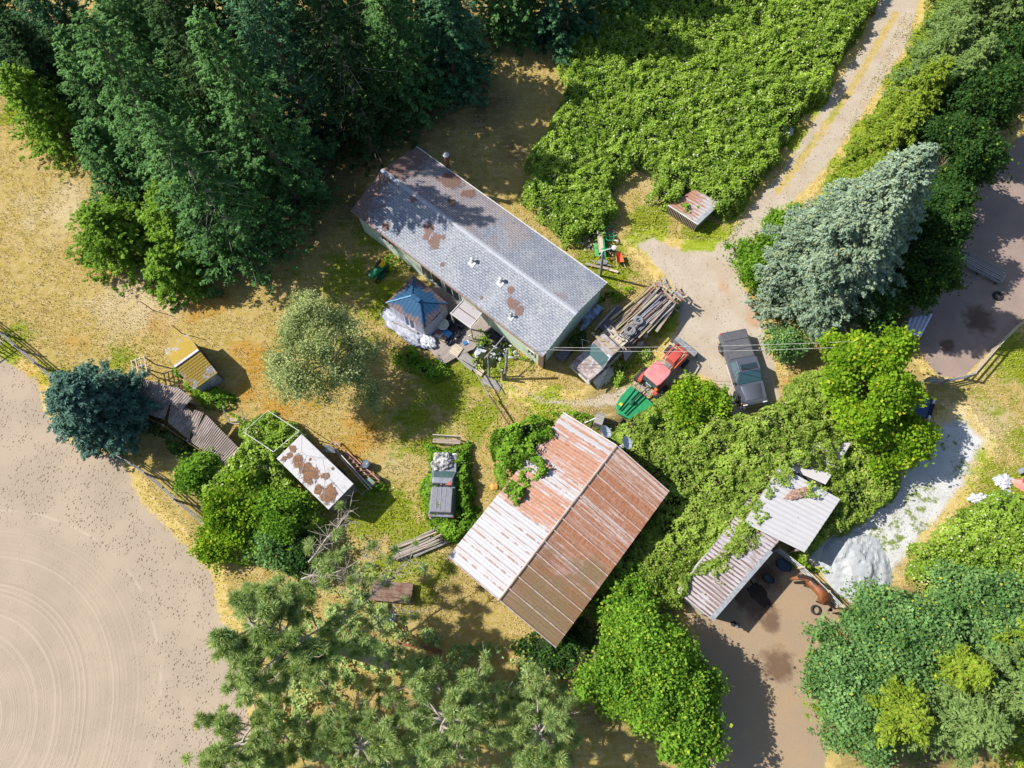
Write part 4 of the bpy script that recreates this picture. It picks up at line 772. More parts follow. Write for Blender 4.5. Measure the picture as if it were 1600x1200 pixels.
mb = MB(); pr = [(-my+.2, 0), (my-.2, 0), (my-.2, 1.72), (0, 2.25), (-my+.2, 1.72)]; mb.loft([[(-mx+.15, a, b) for a, b in pr], [(mx-.15, a, b) for a, b in pr]]); mb.build('wall', wood('blue grey boards', (.30, .36, .40), (.22, .27, .31), .2, 'z'), moss_shed)
mb = MB(); mb.box((.3, -my+.17, .85), (.7, .05, 1.6)); dr = mb.build('door', pm('blue grey door', (.34, .40, .44), None, 3, .7), moss_shed); mb = MB(); mb.box((.55, -my+.12, .9), (.05, .05, .12)); mb.build('handle', METAL, dr)
def m_ruin(): return m_corr('brown corrugated sheets', (.27, .22, .195), (.13, .095, .08), .2, .17)
ruin = thing('collapsed_shed', 'long low collapsed shed of brown corrugated sheets shaded by the teal spruce', 'shed', (*at(290, 655)[:2], 0), ha); RM = m_ruin()
for k, cs in enumerate(([(322, 648, 1.5), (376, 703, 1.3), (350, 728, 1.1), (297, 690, 1.3)], [(268, 622, 1.5), (300, 643, 1.4), (296, 688, 1.2), (262, 660, 1.3)], [(276, 604, 1.75), (300, 622, 1.7), (283, 642, 1.5), (258, 622, 1.6)],
                        [(224, 592, 1.5), (274, 606, 1.6), (256, 655, 1.3), (205, 640, 1.3)], [(304, 640, 1.6), (318, 645, 1.5), (303, 680, 1.35), (290, 665, 1.3)])):
    q = [lp(ruin, *c) for c in cs]; mb = MB(); corr(mb, q, .16, .02); mb.build('roof_sheet', RM, ruin, recalc=False)
for (a, b) in (((212, 645), (262, 668)), ((262, 668), (340, 722)), ((235, 598), (300, 630)), ((212, 645), (235, 598)), ((340, 722), (370, 706))):
    p, q = lp(ruin, *a, .6), lp(ruin, *b, .6); mb = MB(); mb.beam(p, q, .06, 1.15); mb.build('wall', BROWNW, ruin)
for a in ((212, 645), (262, 668), (300, 692), (340, 722), (372, 704), (235, 598), (300, 630)):
    p = lp(ruin, *a, .6); mb = MB(); mb.beam((p.x, p.y, 0), (p.x, p.y, 1.3), .1, .1); mb.build('post', OLDG, ruin)
# wooden rack by the ruin
t = thing('pallet', 'light wooden slatted rack leaning at the corner of the collapsed shed', 'pallet', (*at(235, 583)[:2], .75), .35)
for k in range(4): mb = MB(); mb.box((k*.3-.45, 0, .8), (.07, 1.25, .04)); mb.build('slat', PALEW, t)
for k in (-1, 0, 1): mb = MB(); mb.box((0, k*.55, .75), (1.05, .07, .06)); mb.build('bearer', PALEW, t)

for x in (-.45, .45):
    for y in (-.55, .55): mb = MB(); mb.box((x, y, 0), (.07, .07, 1.45)); mb.build('leg', OLDW, t)

# ------------------------------------------------------------------ box trailer and frames
TZ = 2.35; tc, ta, tL, tW = rectfit([(471, 677.6), (552.4, 756), (513.5, 796.6), (432, 716.6)], TZ); tc.z = 0
trl = thing('box_trailer', 'old box trailer with a white roof blotched with rust brown moss', 'trailer', tc, ta)
def tl(px, py, z=TZ): v = loc_in(tc, ta, px, py, z); return v
s = Sh('white trailer roof', .6, 0); n = s.noise(1.3, 6, rough=.7); c = s.mix(s.step(n, .5, .75), (.42, .41, .42), (.24, .23, .24))
mo = s.blobs([(*tl(a, b)[:2], r) for a, b, r in [(457, 702, .26), (453, 712, .24), (444, 717, .2), (466, 719, .42), (467, 724, .3), (478, 733, .5), (485, 741, .55), (482, 748, .4), (508, 744, .25), (497, 765, .3), (515, 768, .5), (512, 777, .45), (484, 718, .1), (520, 732, .1)]], .55, 3.0, .2)
mo = s.math('MULTIPLY', mo, s.step(s.noise(11, 5, rough=.8), .30, .48)); c = s.mix(mo, c, s.mix(s.step(s.noise(7, 5, rough=.8), .4, .6), (.25, .10, .03), (.07, .04, .02))); cr = s.math('LESS_THAN', s.vor(.45, feature='DISTANCE_TO_EDGE'), .012); c = s.mix(s.math('MULTIPLY', cr, .7), c, (.2, .19, .19)); s.col(c); s.bump(s.math('ADD', mo, s.math('MULTIPLY', n, .4)), .8, .06)
mb = MB(); mb.box((0, 0, TZ-.04), (tL, tW, .1)); mb.build('roof', s.m, trl, bevel=.03)
mb = MB(); mb.box((0, 0, 1.45), (tL-.06, tW-.06, 1.7)); mb.build('body', pm('dark dirty panels', (.10, .10, .125), (.06, .06, .075), 3, .7), trl)
mb = MB(); mb.box((tL/2+.0, 0, 1.4), (.05, tW-.3, 1.5)); d_ = mb.build('rear_door', pm('grey door', (.14, .15, .18), (.09, .09, .11), 2, .6), trl); mb = MB(); mb.beam((tL/2+.06, 0, .8), (tL/2+.06, 0, 2.0), .04, .04); mb.build('handle', METAL, d_)
mb = MB(); mb.box((0, 0, .55), (tL-.1, tW*.7, .14)); mb.box((-tL/2-.4, 0, .55), (.9, .12, .1)); mb.build('chassis', RUST, trl)
def wheel(parent, x, y, r, w, ax=(0, 1, 0), rim=METAL, z=None, tyre=BLACK):
    z = r if z is None else z; mb = MB(); o = Vector((x, y, z)); a = Vector(ax).normalized()*(1 if y >= 0 else -1)
    mb.lathe([(r*.62, -w/2), (r*.9, -w/2), (r, -w*.3), (r, w*.3), (r*.9, w/2), (r*.62, w/2), (r*.6, w*.2), (r*.6, -w*.2)], o, a, 24, True); wh = mb.build('wheel', tyre, parent, True)
    mb = MB(); mb.lathe([(r*.62, -w*.3), (r*.62, w*.34), (r*.5, w*.3), (r*.45, w*.12), (r*.18, w*.12), (r*.14, w*.3), (.01, w*.32)], o, a, 20); mb.build('rim', rim, wh, True); return wh
for sy in (-1, 1): wheel(trl, .7, sy*(tW/2-.05), .38, .22)
# window flap lying out at the side
mb = MB(); mb.slab([tl(505, 693, 1.5), tl(521, 699, 1.3), tl(524, 708, 1.3), tl(509, 706, 1.5)], .04); mb.build('side_flap', METAL, trl)
def frame_canopy():
    P = [at(a, b, 1.9) for a, b in ((380.5, 675), (418.5, 641.5), (467.5, 673.5), (427, 706))]; c0 = sum(P, Vector())/4; c0.z = 0
    t = thing('canopy_frame', 'bare white tubular canopy frame over weeds in front of the box trailer', 'canopy frame', c0); P = [p-c0 for p in P]
    for i in range(4): mb = MB(); mb.tube([P[i], P[(i+1) % 4]], .028, 6); mb.build('rail', WHITE, t)
    for p in P: mb = MB(); mb.tube([(p.x, p.y, 0), p], .035, 6); mb.build('post', WHITE, t)
frame_canopy()
t = thing('swing_frame', 'white tubular garden swing frame beside the collapsed shed', 'swing frame', (*at(374, 652)[:2], 0), -.12)
for sx in (-1, 1):
    for q in (-.1, .1): mb = MB(); mb.tube([(sx*.6+q*sx, -.5, .05), (sx*.66, .25, 1.5)], .022, 6); mb.build('leg', WHITE, t)
for yy, zz in ((-.5, .1), (-.28, .45), (-.36, .3)): mb = MB(); mb.tube([(-.66, yy, zz), (.66, yy, zz)], .022, 6); mb.build('cross_bar', WHITE, t)

# ------------------------------------------------------------------ vehicles
def ring(x, w, z0, z1, ch=.14, tw=.92):
    return [(x, -w*.94, z0), (x, -w, z0+ch), (x, -w, z1-ch*1.2), (x, -w*tw, z1), (x, w*tw, z1), (x, w, z1-ch*1.2), (x, w, z0+ch), (x, w*.94, z0)]
def pickup(name, label, rear, front, zr, zf, W, paint, bedmat, cab=(-.02, .50), hood=.60, roofz=1.78, belt=1.12, sun_roof=False, bedh=1.12, junk=False, cover=True, lightc=None, glass=GLASS, taper=.86, bull=False):
    c, an, L = axisfit(rear, front, zr, zf); t = thing(name, label, 'pickup truck', c, an); h = L/2; w = W/2
    X = lambda u: -h+u*L
    cab0, cab1 = cab
    # body: bed box to hood, stations along the length
    st = [(0, .93, bedh-.02), (.015, 1, bedh), (cab0-.005, 1, bedh), (cab0+.005, 1, belt), (cab1, 1, belt), (hood, .985, belt-.02), (.90, .95, belt-.10), (.965, .90, belt-.19), (.985, .84, belt-.30)]
    mb = MB(); mb.loft([ring(X(u), w*k, .42, z) for u, k, z in st]); body = mb.build('body', paint, t, True)
    if cover:
        mb = MB(); mb.slab([(X(.02), -w*.86, bedh+.035), (X(cab0-.012), -w*.86, bedh+.035), (X(cab0-.012), w*.86, bedh+.035), (X(.02), w*.86, bedh+.035)], .05); mb.build('bed_cover', bedmat, t, bevel=.02)
        for k in (.3, .66): mb = MB(); mb.box((X(.02+(cab0-.03)*k), 0, bedh+.04), (.03, w*1.72, .02)); mb.build('cover_seam', BLACK, t)
    r0, r1, r2, r3 = cab0+.02, cab0+.045, cab1-.09, cab1+.04
    def gr(u, k, z): return [(X(u), -w*k, z), (X(u), w*k, z)]
    zt = roofz; mb = MB()
    A = [(X(r0), -w*.93, belt-.03), (X(r3), -w*.93, belt-.03), (X(r3), w*.93, belt-.03), (X(r0), w*.93, belt-.03)]
    B = [(X(r1), -w*taper*.9, zt), (X(r2), -w*taper*.9, zt), (X(r2), w*taper*.9, zt), (X(r1), w*taper*.9, zt)]
    mb.add(A+B, [(3, 2, 1, 0), (4, 5, 6, 7), (0, 1, 5, 4), (1, 2, 6, 5), (2, 3, 7, 6), (3, 0, 4, 7)]); cb = mb.build('cab', paint, t, bevel=.05)
    def pane(nm, a, b, c_, d_, inset, out):
        a, b, c_, d_ = map(Vector, (a, b, c_, d_)); m_ = (a+b+c_+d_)/4; n_ = (b-a).cross(d_-a).normalized()
        if n_.dot(m_-Vector((X((r0+r3)/2), 0, 1.3))) < 0: n_ = -n_
        q = [m_+(v-m_)*inset+n_*out for v in (a, b, c_, d_)]; mb = MB(); mb.add(q+[v-n_*.008 for v in q], [(0, 1, 2, 3), (7, 6, 5, 4), (0, 4, 5, 1), (1, 5, 6, 2), (2, 6, 7, 3), (3, 7, 4, 0)]); return mb.build(nm, glass, cb)
    pane('windshield', A[1], A[2], B[2], B[1], .88, .012); pane('rear_window', A[0], A[3], B[3], B[0], .8, .012)
    for i, j in ((0, 1), (3, 2)):
        a, b, c_, d_ = map(Vector, (A[i], A[j], B[j], B[i])); m1, m2 = a.lerp(b, .52), d_.lerp(c_, .5)
        if cab1-cab0 > .33: pane('side_window', a, m1, m2, d_, .82, .012); pane('side_window', m1, b, c_, m2, .82, .012)
        else: pane('side_window', a, b, c_, d_, .84, .012)
    if sun_roof: mb = MB(); mb.box((X(r2)-.32, 0, zt+.012), (.34, w*1.15, .03)); mb.build('sunroof', GLASS, cb, bevel=.015); mb = MB(); mb.box((X(r2)-.10, 0, zt+.02), (.05, w*1.15, .04)); mb.build('wind_deflector', BLACK, cb)
    mb = MB(); mb.loft([[(X(u), -w*k, z-.02), (X(u), w*k, z-.02), (X(u), w*k*.9, z+.035), (X(u), -w*k*.9, z+.035)] for u, k, z in ((hood+.025, .74, belt-.015), (.80, .72, belt-.05), (.93, .68, belt-.15))]); mb.build('hood', paint, t, True)
    BUM = METAL
    mb = MB(); mb.box((X(.99), 0, .55), (.16, W*.96, .22)); mb.build('front_bumper', BUM, t, bevel=.05); mb = MB(); mb.box((X(-.005), 0, .55), (.14, W*.94, .18)); mb.build('rear_bumper', BUM, t, bevel=.04)
    mb = MB(); mb.box((X(.985), 0, .80), (.06, W*.52, .2)); mb.build('grille', BLACK, t)
    LC = WHITE if lightc is None else lightc
    for sy in (-1, 1):
        mb = MB(); mb.box((X(.972), sy*w*.70, .80), (.14, .3, .18)); mb.build('headlight', Sh('lamp glass', .2).col((.7, .72, .72)).m, t, bevel=.03)
        mb = MB(); mb.box((X(.958), sy*w*.885, .79), (.16, .1, .15)); mb.build('turn_signal', Sh('amber', .3).col((.75, .22, .03)).m, t, bevel=.02)
        mb = MB(); mb.box((X(.006), sy*w*.9, .93), (.1, .14, .3)); mb.build('tail_light', Sh('red lens', .3).col((.55, .02, .03)).m, t, bevel=.02)
        mb = MB(); mb.box((X(cab1+.01), sy*(w+.11), belt+.02), (.1, .22, .15)); mb.build('mirror', BLACK, t, bevel=.03)
        for u in (.17, .83):
            mb = MB(); mb.lathe([(.43, -.01), (.43, .012)], (X(u), sy*(w+.002), .40), (0, sy, 0), 24); mb.build('wheel_arch', BLACK, t); wheel(t, X(u), sy*(w-.06), .37, .24, rim=GALV)
        mb = MB(); mb.beam((X(cab0+.01), sy*(w+.01), .52), (X(.70), sy*(w+.01), .52), .03, .1); mb.build('side_trim', LC, t)
    return t, X, w
GREYP = Sh('metallic grey paint', .32, .55, .5); GREYP.col(GREYP.mix(GREYP.noise(2, 3), (.12, .13, .165), (.16, .17, .205))); GREYP = GREYP.m
pk, X, w = pickup('pickup_truck', 'grey crew cab pickup with sunroof and black bed cover parked on the gravel drive', (1146, 517), (1180, 634), 1.1, .7, 1.98, GREYP, pm('dark vinyl', (.10, .10, .11), (.08, .08, .09), 4, .7, bump=.3), cab=(.385, .68), hood=.72, sun_roof=True, glass=Sh('sky toned glass', .08, 0, .9).col((.05, .12, .16)).m)  # bluish glass colour stands in for the sky reflected in it
DULL = pm('dull grey paint', (.17, .18, .22), (.22, .23, .27), 3, .5, .2); 
op, X, w = pickup('old_pickup', 'derelict grey pickup overgrown with weeds, junk heaped on its hood', (689, 808), (697, 707), 1.0, .8, 1.72, DULL, pm('grey cap', (.17, .17, .20), (.20, .20, .23), 4, .6), cab=(.44, .66), hood=.73, roofz=1.6, belt=1.08, cover=False, glass=GLASSG)
mb = MB(); zc = 1.5; A = [(X(.03), -w*.93, 1.08), (X(.435), -w*.93, 1.08), (X(.435), w*.93, 1.08), (X(.03), w*.93, 1.08)]; B = [(X(.06), -w*.8, zc), (X(.43), -w*.8, zc), (X(.43), w*.8, zc), (X(.06), w*.8, zc)]
mb.add(A+B, [(3, 2, 1, 0), (4, 5, 6, 7), (0, 1, 5, 4), (1, 2, 6, 5), (2, 3, 7, 6), (3, 0, 4, 7)]); cp = mb.build('canopy', pm('grey canopy', (.16, .16, .19), (.20, .20, .23), 4, .6), op, bevel=.04)
for yy in (-.25, .05, .33): mb = MB(); mb.box(((X(.06)+X(.43))/2, yy, zc+.012), (X(.43)-X(.09), .03, .02)); mb.build('canopy_rib', METAL, cp)
mb = MB(); mb.add([(X(.462), -w*.2, 1.612), (X(.462), -w*.74, 1.612), (X(.53), -w*.62, 1.612)], [(0, 1, 2)]); mb.build('rust_patch', pm('red primer', (.42, .13, .09), None, 5, .9), op)
mb = MB(); mb.add([(X(.462), w*.0, 1.612), (X(.462), w*.18, 1.612), (X(.485), w*.09, 1.612)], [(0, 1, 2)]); mb.build('rust_patch', pm('red primer', (.42, .13, .09), None, 5, .9), op)
hc2 = at(692, 722, 1.2); lump('rubbish_heap', 'heap of white and black junk on the hood of the derelict grey pickup', 'junk', 692, 722, (1.45, 1.15, .5), pm('mixed junk', (.46, .45, .44), (.05, .05, .055), 4.0, .7, bump=.6), 21, .2, 1.0, nz=.2)
lump('fern_clump', 'crushed white sack leaning on the left side of the derelict pickup', 'sack', 670, 766, (.7, 1.1, .8), PLASTIC_W, 22, .1, .0, nz=.4).name = 'sack'
# tyre against the rear of the old pickup
def tyre(px, py, z, r, w, label, lay=True, rz=0, group=None, name='tyre', mat=BLACK, th=.62):
    mb = MB(); mb.lathe([(r*th, -w/2), (r*.9, -w/2), (r, -w*.3), (r, w*.3), (r*.9, w/2), (r*th, w/2), (r*th*.97, 0)], (0, 0, w/2 if lay else r), (0, 0, 1) if lay else (math.cos(rz), math.sin(rz), 0), 26, True)
    o = mb.build(name, mat, None, True); o.location = at(px, py, z); return tag(o, label, 'tyre', group)
tyre(707, 812, 0, .33, .2, 'dark tyre standing behind the derelict grey pickup', False, .3)
GREYT = pm('dusty rubber', (.20, .21, .22), (.14, .15, .16), 5, .9)
# old flatbed truck
fc, fa_, fL = axisfit((1051, 452), (905, 585), .9, .9); flat = thing('flatbed_truck', 'rusty old flatbed truck with pinkish peeling cab and green windshield', 'truck', fc, fa_)
s = Sh('peeling paint', .8, 0, .2); n = s.noise(2.2, 6, rough=.7); c = s.mix(s.step(n, .38, .6), (.37, .34, .34), (.22, .16, .145)); c = s.mix(s.step(s.noise(6, 4), .6, .68), c, (.22, .10, .07)); c = s.mix(s.step(s.noise(1.1, 3, s.map(loc=(4, 2, 1))), .52, .62), c, (.50, .52, .60)); s.col(c); PEEL = s.m
FX = lambda u: -fL/2+u*fL; fw = 1.0
mb = MB(); mb.loft([ring(FX(u), fw*k, .5, z, .15) for u, k, z in ((.655, .95, 1.25), (.66, 1, 1.3), (.80, 1, 1.3), (.90, .99, 1.26), (.965, .97, 1.18), (.985, .93, 1.05))]); mb.build('body', PEEL, flat, True)
A = [(FX(.67), -fw*.93, 1.26), (FX(.855), -fw*.93, 1.26), (FX(.855), fw*.93, 1.26), (FX(.67), fw*.93, 1.26)]; B = [(FX(.675), -fw*.82, 1.95), (FX(.78), -fw*.82, 1.95), (FX(.78), fw*.82, 1.95), (FX(.675), fw*.82, 1.95)]
mb = MB(); mb.add(A+B, [(3, 2, 1, 0), (4, 5, 6, 7), (0, 1, 5, 4), (1, 2, 6, 5), (2, 3, 7, 6), (3, 0, 4, 7)]); fcab = mb.build('cab', PEEL, flat, bevel=.05)
def fpane(nm, q4, ins=.88):
    q4 = [Vector(v) for v in q4]; m_ = sum(q4, Vector())/4; n_ = (q4[1]-q4[0]).cross(q4[3]-q4[0]).normalized()
    if n_.dot(m_-Vector((FX(.75), 0, 1.4))) < 0: n_ = -n_
    q = [m_+(v-m_)*ins+n_*.014 for v in q4]; mb = MB(); mb.add(q, [(0, 1, 2, 3)]); mb.build(nm, GLASSG, fcab)
fpane('windshield', (A[1], A[2], B[2], B[1]), .9); fpane('side_window', (A[0], A[1], B[1], B[0]), .82); fpane('side_window', (A[3], A[2], B[2], B[3]), .82)
mb = MB(); mb.box((FX(.992), 0, .62), (.14, 1.95, .22)); mb.build('front_bumper', pm('dirty chrome', (.5, .5, .46), (.35, .33, .3), 4, .5, .4), flat, bevel=.04)
mb = MB(); mb.box((FX(.984), 0, .92), (.05, 1.2, .28)); mb.build('grille', METAL, flat)
for sy in (-1, 1):
    mb = MB(); mb.lathe([(.12, 0), (.12, .05)], (FX(.984), sy*.78, .93), (1, 0, 0), 14); mb.build('headlight', WHITE, flat)
    for u in (.22, .86): wheel(flat, FX(u), sy*.86, .42, .26, rim=RUST)
mb = MB(); mb.box((FX(.33), 0, .95), (fL*.62, 1.95, .14)); mb.build('flatbed', OLDW, flat)
mb = MB(); mb.box((FX(.65), 0, 1.3), (.08, 1.9, .6)); mb.build('headboard', OLDW, flat)
for sy in (-1, 1): mb = MB(); mb.beam((FX(.04), sy*1.0, 1.1), (FX(.62), sy*1.0, 1.1), .05, .22); mb.build('side_rail', RUST, flat)
mb = MB(); mb.slab([(FX(.80), fw+.05, 1.15), (FX(.97), fw+.05, 1.05), (FX(.97), fw+.62, .6), (FX(.80), fw+.62, .6)], .04); mb.build('side_panel', METAL, flat)
for px, py, z in ((909, 540, 1.5),): pass
# mirror frame on the far side
mb = MB(); p = [loc_in(fc, fa_, *v) for v in ((909, 530, 1.6), (911, 545, 1.3), (922, 534, 1.6), (921, 540, 1.4))]; mb.tube([p[0], p[1]], .02, 5); mb.tube([p[0], p[2]], .02, 5); mb.tube([p[1], p[3]], .02, 5); mb.build('mirror_bracket', WHITE, flat)
# its load: every board a thing
BOARDM = [wood('load board a', (.40, .33, .27), (.24, .19, .16), .5), wood('load board b', (.36, .34, .33), (.25, .23, .21), .5), wood('load board c', (.44, .36, .20), (.28, .22, .14), .5), pm('grey pipe', (.38, .39, .44), (.26, .27, .30), 3, .5, .2), pm('rusty bar', (.36, .20, .15), (.22, .12, .09), 4, .9)]
rd = random.Random(5); NB = 60
for k in range(NB):
    v = (k+.5)/NB; v2 = v+rd.uniform(-.02, .02); z = 1.1+.09*rd.randint(0, 6)*(1-abs(v-.5)*.9)
    s0 = rd.uniform(.0, .22); a = Vector((FX(s0), (v2-.5)*2.1+rd.gauss(0, .08), z)); b = Vector((FX(min(.63, s0+rd.uniform(.25, .58))), (v2-.5)*2.1+rd.gauss(0, .16), z+rd.uniform(-.06, .1)))
    mt = BOARDM[2] if k < 3 else (BOARDM[3] if k > 18 and rd.random() < .55 else rd.choice(BOARDM)); wd = rd.choice((.06, .08, .1, .15, .2)) if mt is not BOARDM[3] else .05
    mb = MB(); c0 = (a+b)/2; mb.beam(a-c0, b-c0, wd, .045); o = mb.build('timber', mt); o.location = Matrix.Rotation(fa_, 3, 'Z') @ c0+fc; o.rotation_euler.z = fa_
    cnt = globals().setdefault('load_count', {}); ki = BOARDM.index(mt); cnt[ki] = cnt.get(ki, 0)+1
    nth = ('first', 'second', 'third', 'fourth', 'fifth', 'sixth', 'seventh', 'eighth', 'ninth', 'tenth', 'eleventh', 'twelfth', 'thirteenth', 'fourteenth', 'fifteenth', 'sixteenth', 'seventeenth', 'eighteenth', 'nineteenth', 'twentieth', 'twenty first', 'twenty second', 'twenty third', 'twenty fourth', 'twenty fifth', 'twenty sixth', 'twenty seventh', 'twenty eighth')[cnt[ki]-1]+' from the house side'
    kind_ = {0: 'brown weathered board', 1: 'grey weathered board', 2: 'yellowish board', 3: 'grey metal pipe', 4: 'rusty bar'}[BOARDM.index(mt)]
    tag(o, kind_+' in the flatbed load, '+nth, 'timber', 'timbers loaded on the flatbed truck')
for k in range(38):
    a = Vector((FX(rd.uniform(.60, .64)) if k < 5 else FX(rd.uniform(-.01, .12)), rd.uniform(-1, 1), 1.25+.4*rd.random()+.2*(k < 5))); d = Vector((rd.gauss(0, .3), rd.gauss(0, 1), rd.gauss(0, .1))).normalized()*rd.uniform(.15, .6)
    mb = MB(); mb.beam(-d, d, rd.uniform(.05, .14), .05); o = mb.build('scrap_board', rd.choice(BOARDM)); o.location = Matrix.Rotation(fa_, 3, 'Z') @ a+fc; o.rotation_euler.z = fa_
    tag(o, 'short broken board lying crosswise just behind the cab on the flatbed load' if k < 5 else 'short broken board lying crosswise at the rear end of the flatbed load', 'board', 'broken boards behind the truck cab' if k < 5 else 'broken boards at the rear end of the flatbed load')
def fboard(p, q, z1, z2, w_, h_, mat, lab, nm='plank'):
    a, b = at(*p, z1), at(*q, z2); mb = MB(); c0 = (a+b)/2; mb.beam(a-c0, b-c0, w_, h_); o = mb.build(nm, mat); o.location = c0; return tag(o, lab, nm)
fboard((924, 520), (964, 549), 2.05, 1.95, .16, .07, BOARDM[2], 'yellowish plank laid across behind the old truck cab')
fboard((946, 511), (975, 532), 1.85, 1.75, .09, .05, PALEW, 'pale stick across the middle of the flatbed load')
fboard((997, 520), (1011, 538), 1.1, .5, .1, .05, RUST, 'rusty bar hanging off the side of the flatbed')
fboard((1050, 478), (1062, 488), 1.0, .5, .12, .05, OLDG, 'grey board sticking out at the rear corner of the flatbed')
mb = MB(); c0 = loc_in(fc, fa_, 955, 530, 1.5); mb.box((0, 0, 0), (1.5, 1.7, .05)); o = mb.build('plywood_sheet', wood('ply', (.50, .44, .33), (.36, .31, .24), .6)); o.location = at(956, 531, 1.55); o.rotation_euler = (0, .05, fa_); tag(o, 'weathered plywood sheet right behind the old truck cab', 'plywood')
tyre(984, 517, 1.5, .42, .24, 'larger grey tyre lying on the flatbed load', mat=GREYT, th=.5); tyre(997, 502, 1.5, .36, .22, 'smaller grey tyre lying beyond the larger one on the flatbed load', mat=GREYT, th=.45)
lump('scrap_engine', 'dark greasy engine part beside the old truck cab', 'scrap', 951, 555, (.8, .8, .9), BLACK, 31, .3, .5, nz=.5)
mb = MB(); mb.slab([at(973, 548, .9), at(983, 538, .95), at(988, 552, .25), at(977, 565, .2)], .03); tag(mb.build('metal_sheet', pm('lilac metal', (.42, .44, .54), None, 3, .5, .2)), 'bluish metal sheet leaning beside the flatbed truck', 'sheet metal')
mb = MB(); mb.slab([at(948, 584, .9), at(958, 572, .95), at(959, 592, .2), at(945, 603, .15)], .03); tag(mb.build('metal_sheet', METAL), 'grey door panel leaning next to the old truck fender', 'panel')
lump('bucket', 'white bucket in the weeds beside the flatbed load', 'bucket', 1008, 525, (.4, .4, .45), WHITE, 33, 0, 0, nz=.05); lump('bucket', 'white and red drum on its side under the flatbed edge', 'drum', 1000, 537, (.6, .4, .4), WHITE, 34, .4, 0, nz=.15)
# pallets and boards between house and truck
DB = wood('dark boards', (.24, .21, .22), (.15, .125, .13), .2)  # darker tone than the other boards
for cs, m_, lab in (([(912, 488), (926, 470), (944, 482), (905, 522)], pm('blue tarp patches', (.30, .42, .58), (.14, .11, .12), 2.2, .6), 'flat stack with a blue grey tarp in the shade of the house end wall'), ([(931, 508), (962, 476), (975, 482), (945, 519)], DB, 'dark board platform between the house end and the flatbed truck'), ([(868, 556), (896, 528), (903, 534), (880, 566)], DB, 'dark planks on the ground at the south corner of the house')):
    P = [at(*c, .35) for c in cs]; c0 = sum(P, Vector())/4; c0.z = 0; mb = MB(); mb.slab([p-c0 for p in P], .3); o = mb.build('board_stack', m_); o.location = c0; tag(o, lab, 'board stack')
fboard((929, 516), (961, 481), .5, .5, .14, .06, PALEW, 'pale plank along the edge of the blue grey tarp stack')
# tractor
RP = (1010, 606); tc_, an, L = axisfit((1017, 598), (1060, 553), .8, .8); tr = thing('tractor', 'red compact tractor with a pinkish red cab roof and front loader', 'tractor', tc_, an)
R0 = lambda px, py, z: loc_in(tc_, an, px, py, z); ra, fx = -L/2+.05, L/2+.05
mb = MB(); mb.box((0, 0, .75), (L+.6, .5, .4)); mb.build('chassis', METAL, tr, bevel=.05)
mb = MB(); mb.loft([[(x, -y, .85), (x, y, .85), (x, y, z-.1), (x, y*.75, z), (x, -y*.75, z), (x, -y, z-.1)] for x, y, z in ((.45, .36, 1.5), (.9, .36, 1.48), (1.35, .33, 1.38), (1.55, .27, 1.24))]); mb.build('hood', REDP, tr, True)
ROOFR = pm('sun bleached red', (.60, .22, .22), (.55, .17, .17), 2, .35)
mb = MB(); mb.loft([[(x, -y, z), (x, y, z), (x, y*.92, z+.13), (x, -y*.92, z+.13)] for x, y, z in ((ra-.42, .60, 2.02), (ra-.2, .70, 2.05), (ra+.7, .72, 2.06), (ra+1.05, .60, 2.0))]); mb.build('cab_roof', ROOFR, tr, True, bevel=.03)
for x, y, xt in ((ra-.35, .58, ra-.3), (ra-.35, -.58, ra-.3), (ra+1.05, .5, ra+.9), (ra+1.05, -.5, ra+.9)): mb = MB(); mb.beam((x, y, 1.0), (xt, y*1.05, 2.05), .06, .06); mb.build('cab_pillar', BLACK, tr)
mb = MB(); mb.add([(ra+1.06, -.5, 1.3), (ra+1.06, .5, 1.3), (ra+.93, .52, 2.0), (ra+.93, -.52, 2.0)], [(0, 1, 2, 3)]); mb.add([(ra-.37, -.55, 1.2), (ra-.37, .55, 1.2), (ra-.32, .58, 2.0), (ra-.32, -.58, 2.0)], [(0, 1, 2, 3)])
for sy in (-1, 1): mb.add([(ra-.3, sy*.6, 1.1), (ra+1.0, sy*.56, 1.1), (ra+.9, sy*.6, 2.0), (ra-.25, sy*.63, 2.0)], [(0, 1, 2, 3)])
mb.build('cab_glass', GLASSG, tr, recalc=False)
for sy in (-1, 1):
    wheel(tr, ra, sy*.90, .62, .40, rim=pm('red rim', (.5, .09, .06), None, 3, .5)); wheel(tr, fx-.1, sy*.78, .38, .26, rim=WHITE)
    mb = MB(); mb.loft([[(ra+.62*math.sin(q), sy*.56, .62+.64*math.cos(q)), (ra+.62*math.sin(q), sy*.84, .62+.64*math.cos(q)), (ra+.56*math.sin(q), sy*.84, .62+.58*math.cos(q)), (ra+.56*math.sin(q), sy*.56, .62+.58*math.cos(q))] for q in [-1.25+k*.36 for k in range(8)]]); mb.build('fender', REDP, tr)
    mb = MB(); mb.tube([(.35, sy*.52, 1.05), (.65, sy*.54, 1.42), (1.6, sy*.54, 1.24), (2.1, sy*.52, .66)], .05, 6); mb.build('loader_arm', pm('loader red', (.62, .09, .05), (.52, .08, .04), 4, .4), tr)
    mb = MB(); mb.tube([(.7, sy*.50, .95), (1.55, sy*.50, 1.12)], .03, 6); mb.build('hydraulic_ram', METAL, tr)
for x, z in ((1.62, 1.2), (1.95, .84)): mb = MB(); mb.beam((x, -.54, z), (x, .54, z), .07, .07); mb.build('loader_crossbar', pm('loader red', (.62, .09, .05), None, 4, .4), tr)
mb = MB(); mb.tube([(1.55, -.3, 1.28), (1.95, -.45, .9)], .03, 5); mb.tube([(1.55, .3, 1.28), (1.95, .45, .9)], .03, 5); mb.build('hydraulic_hose', BLACK, tr)
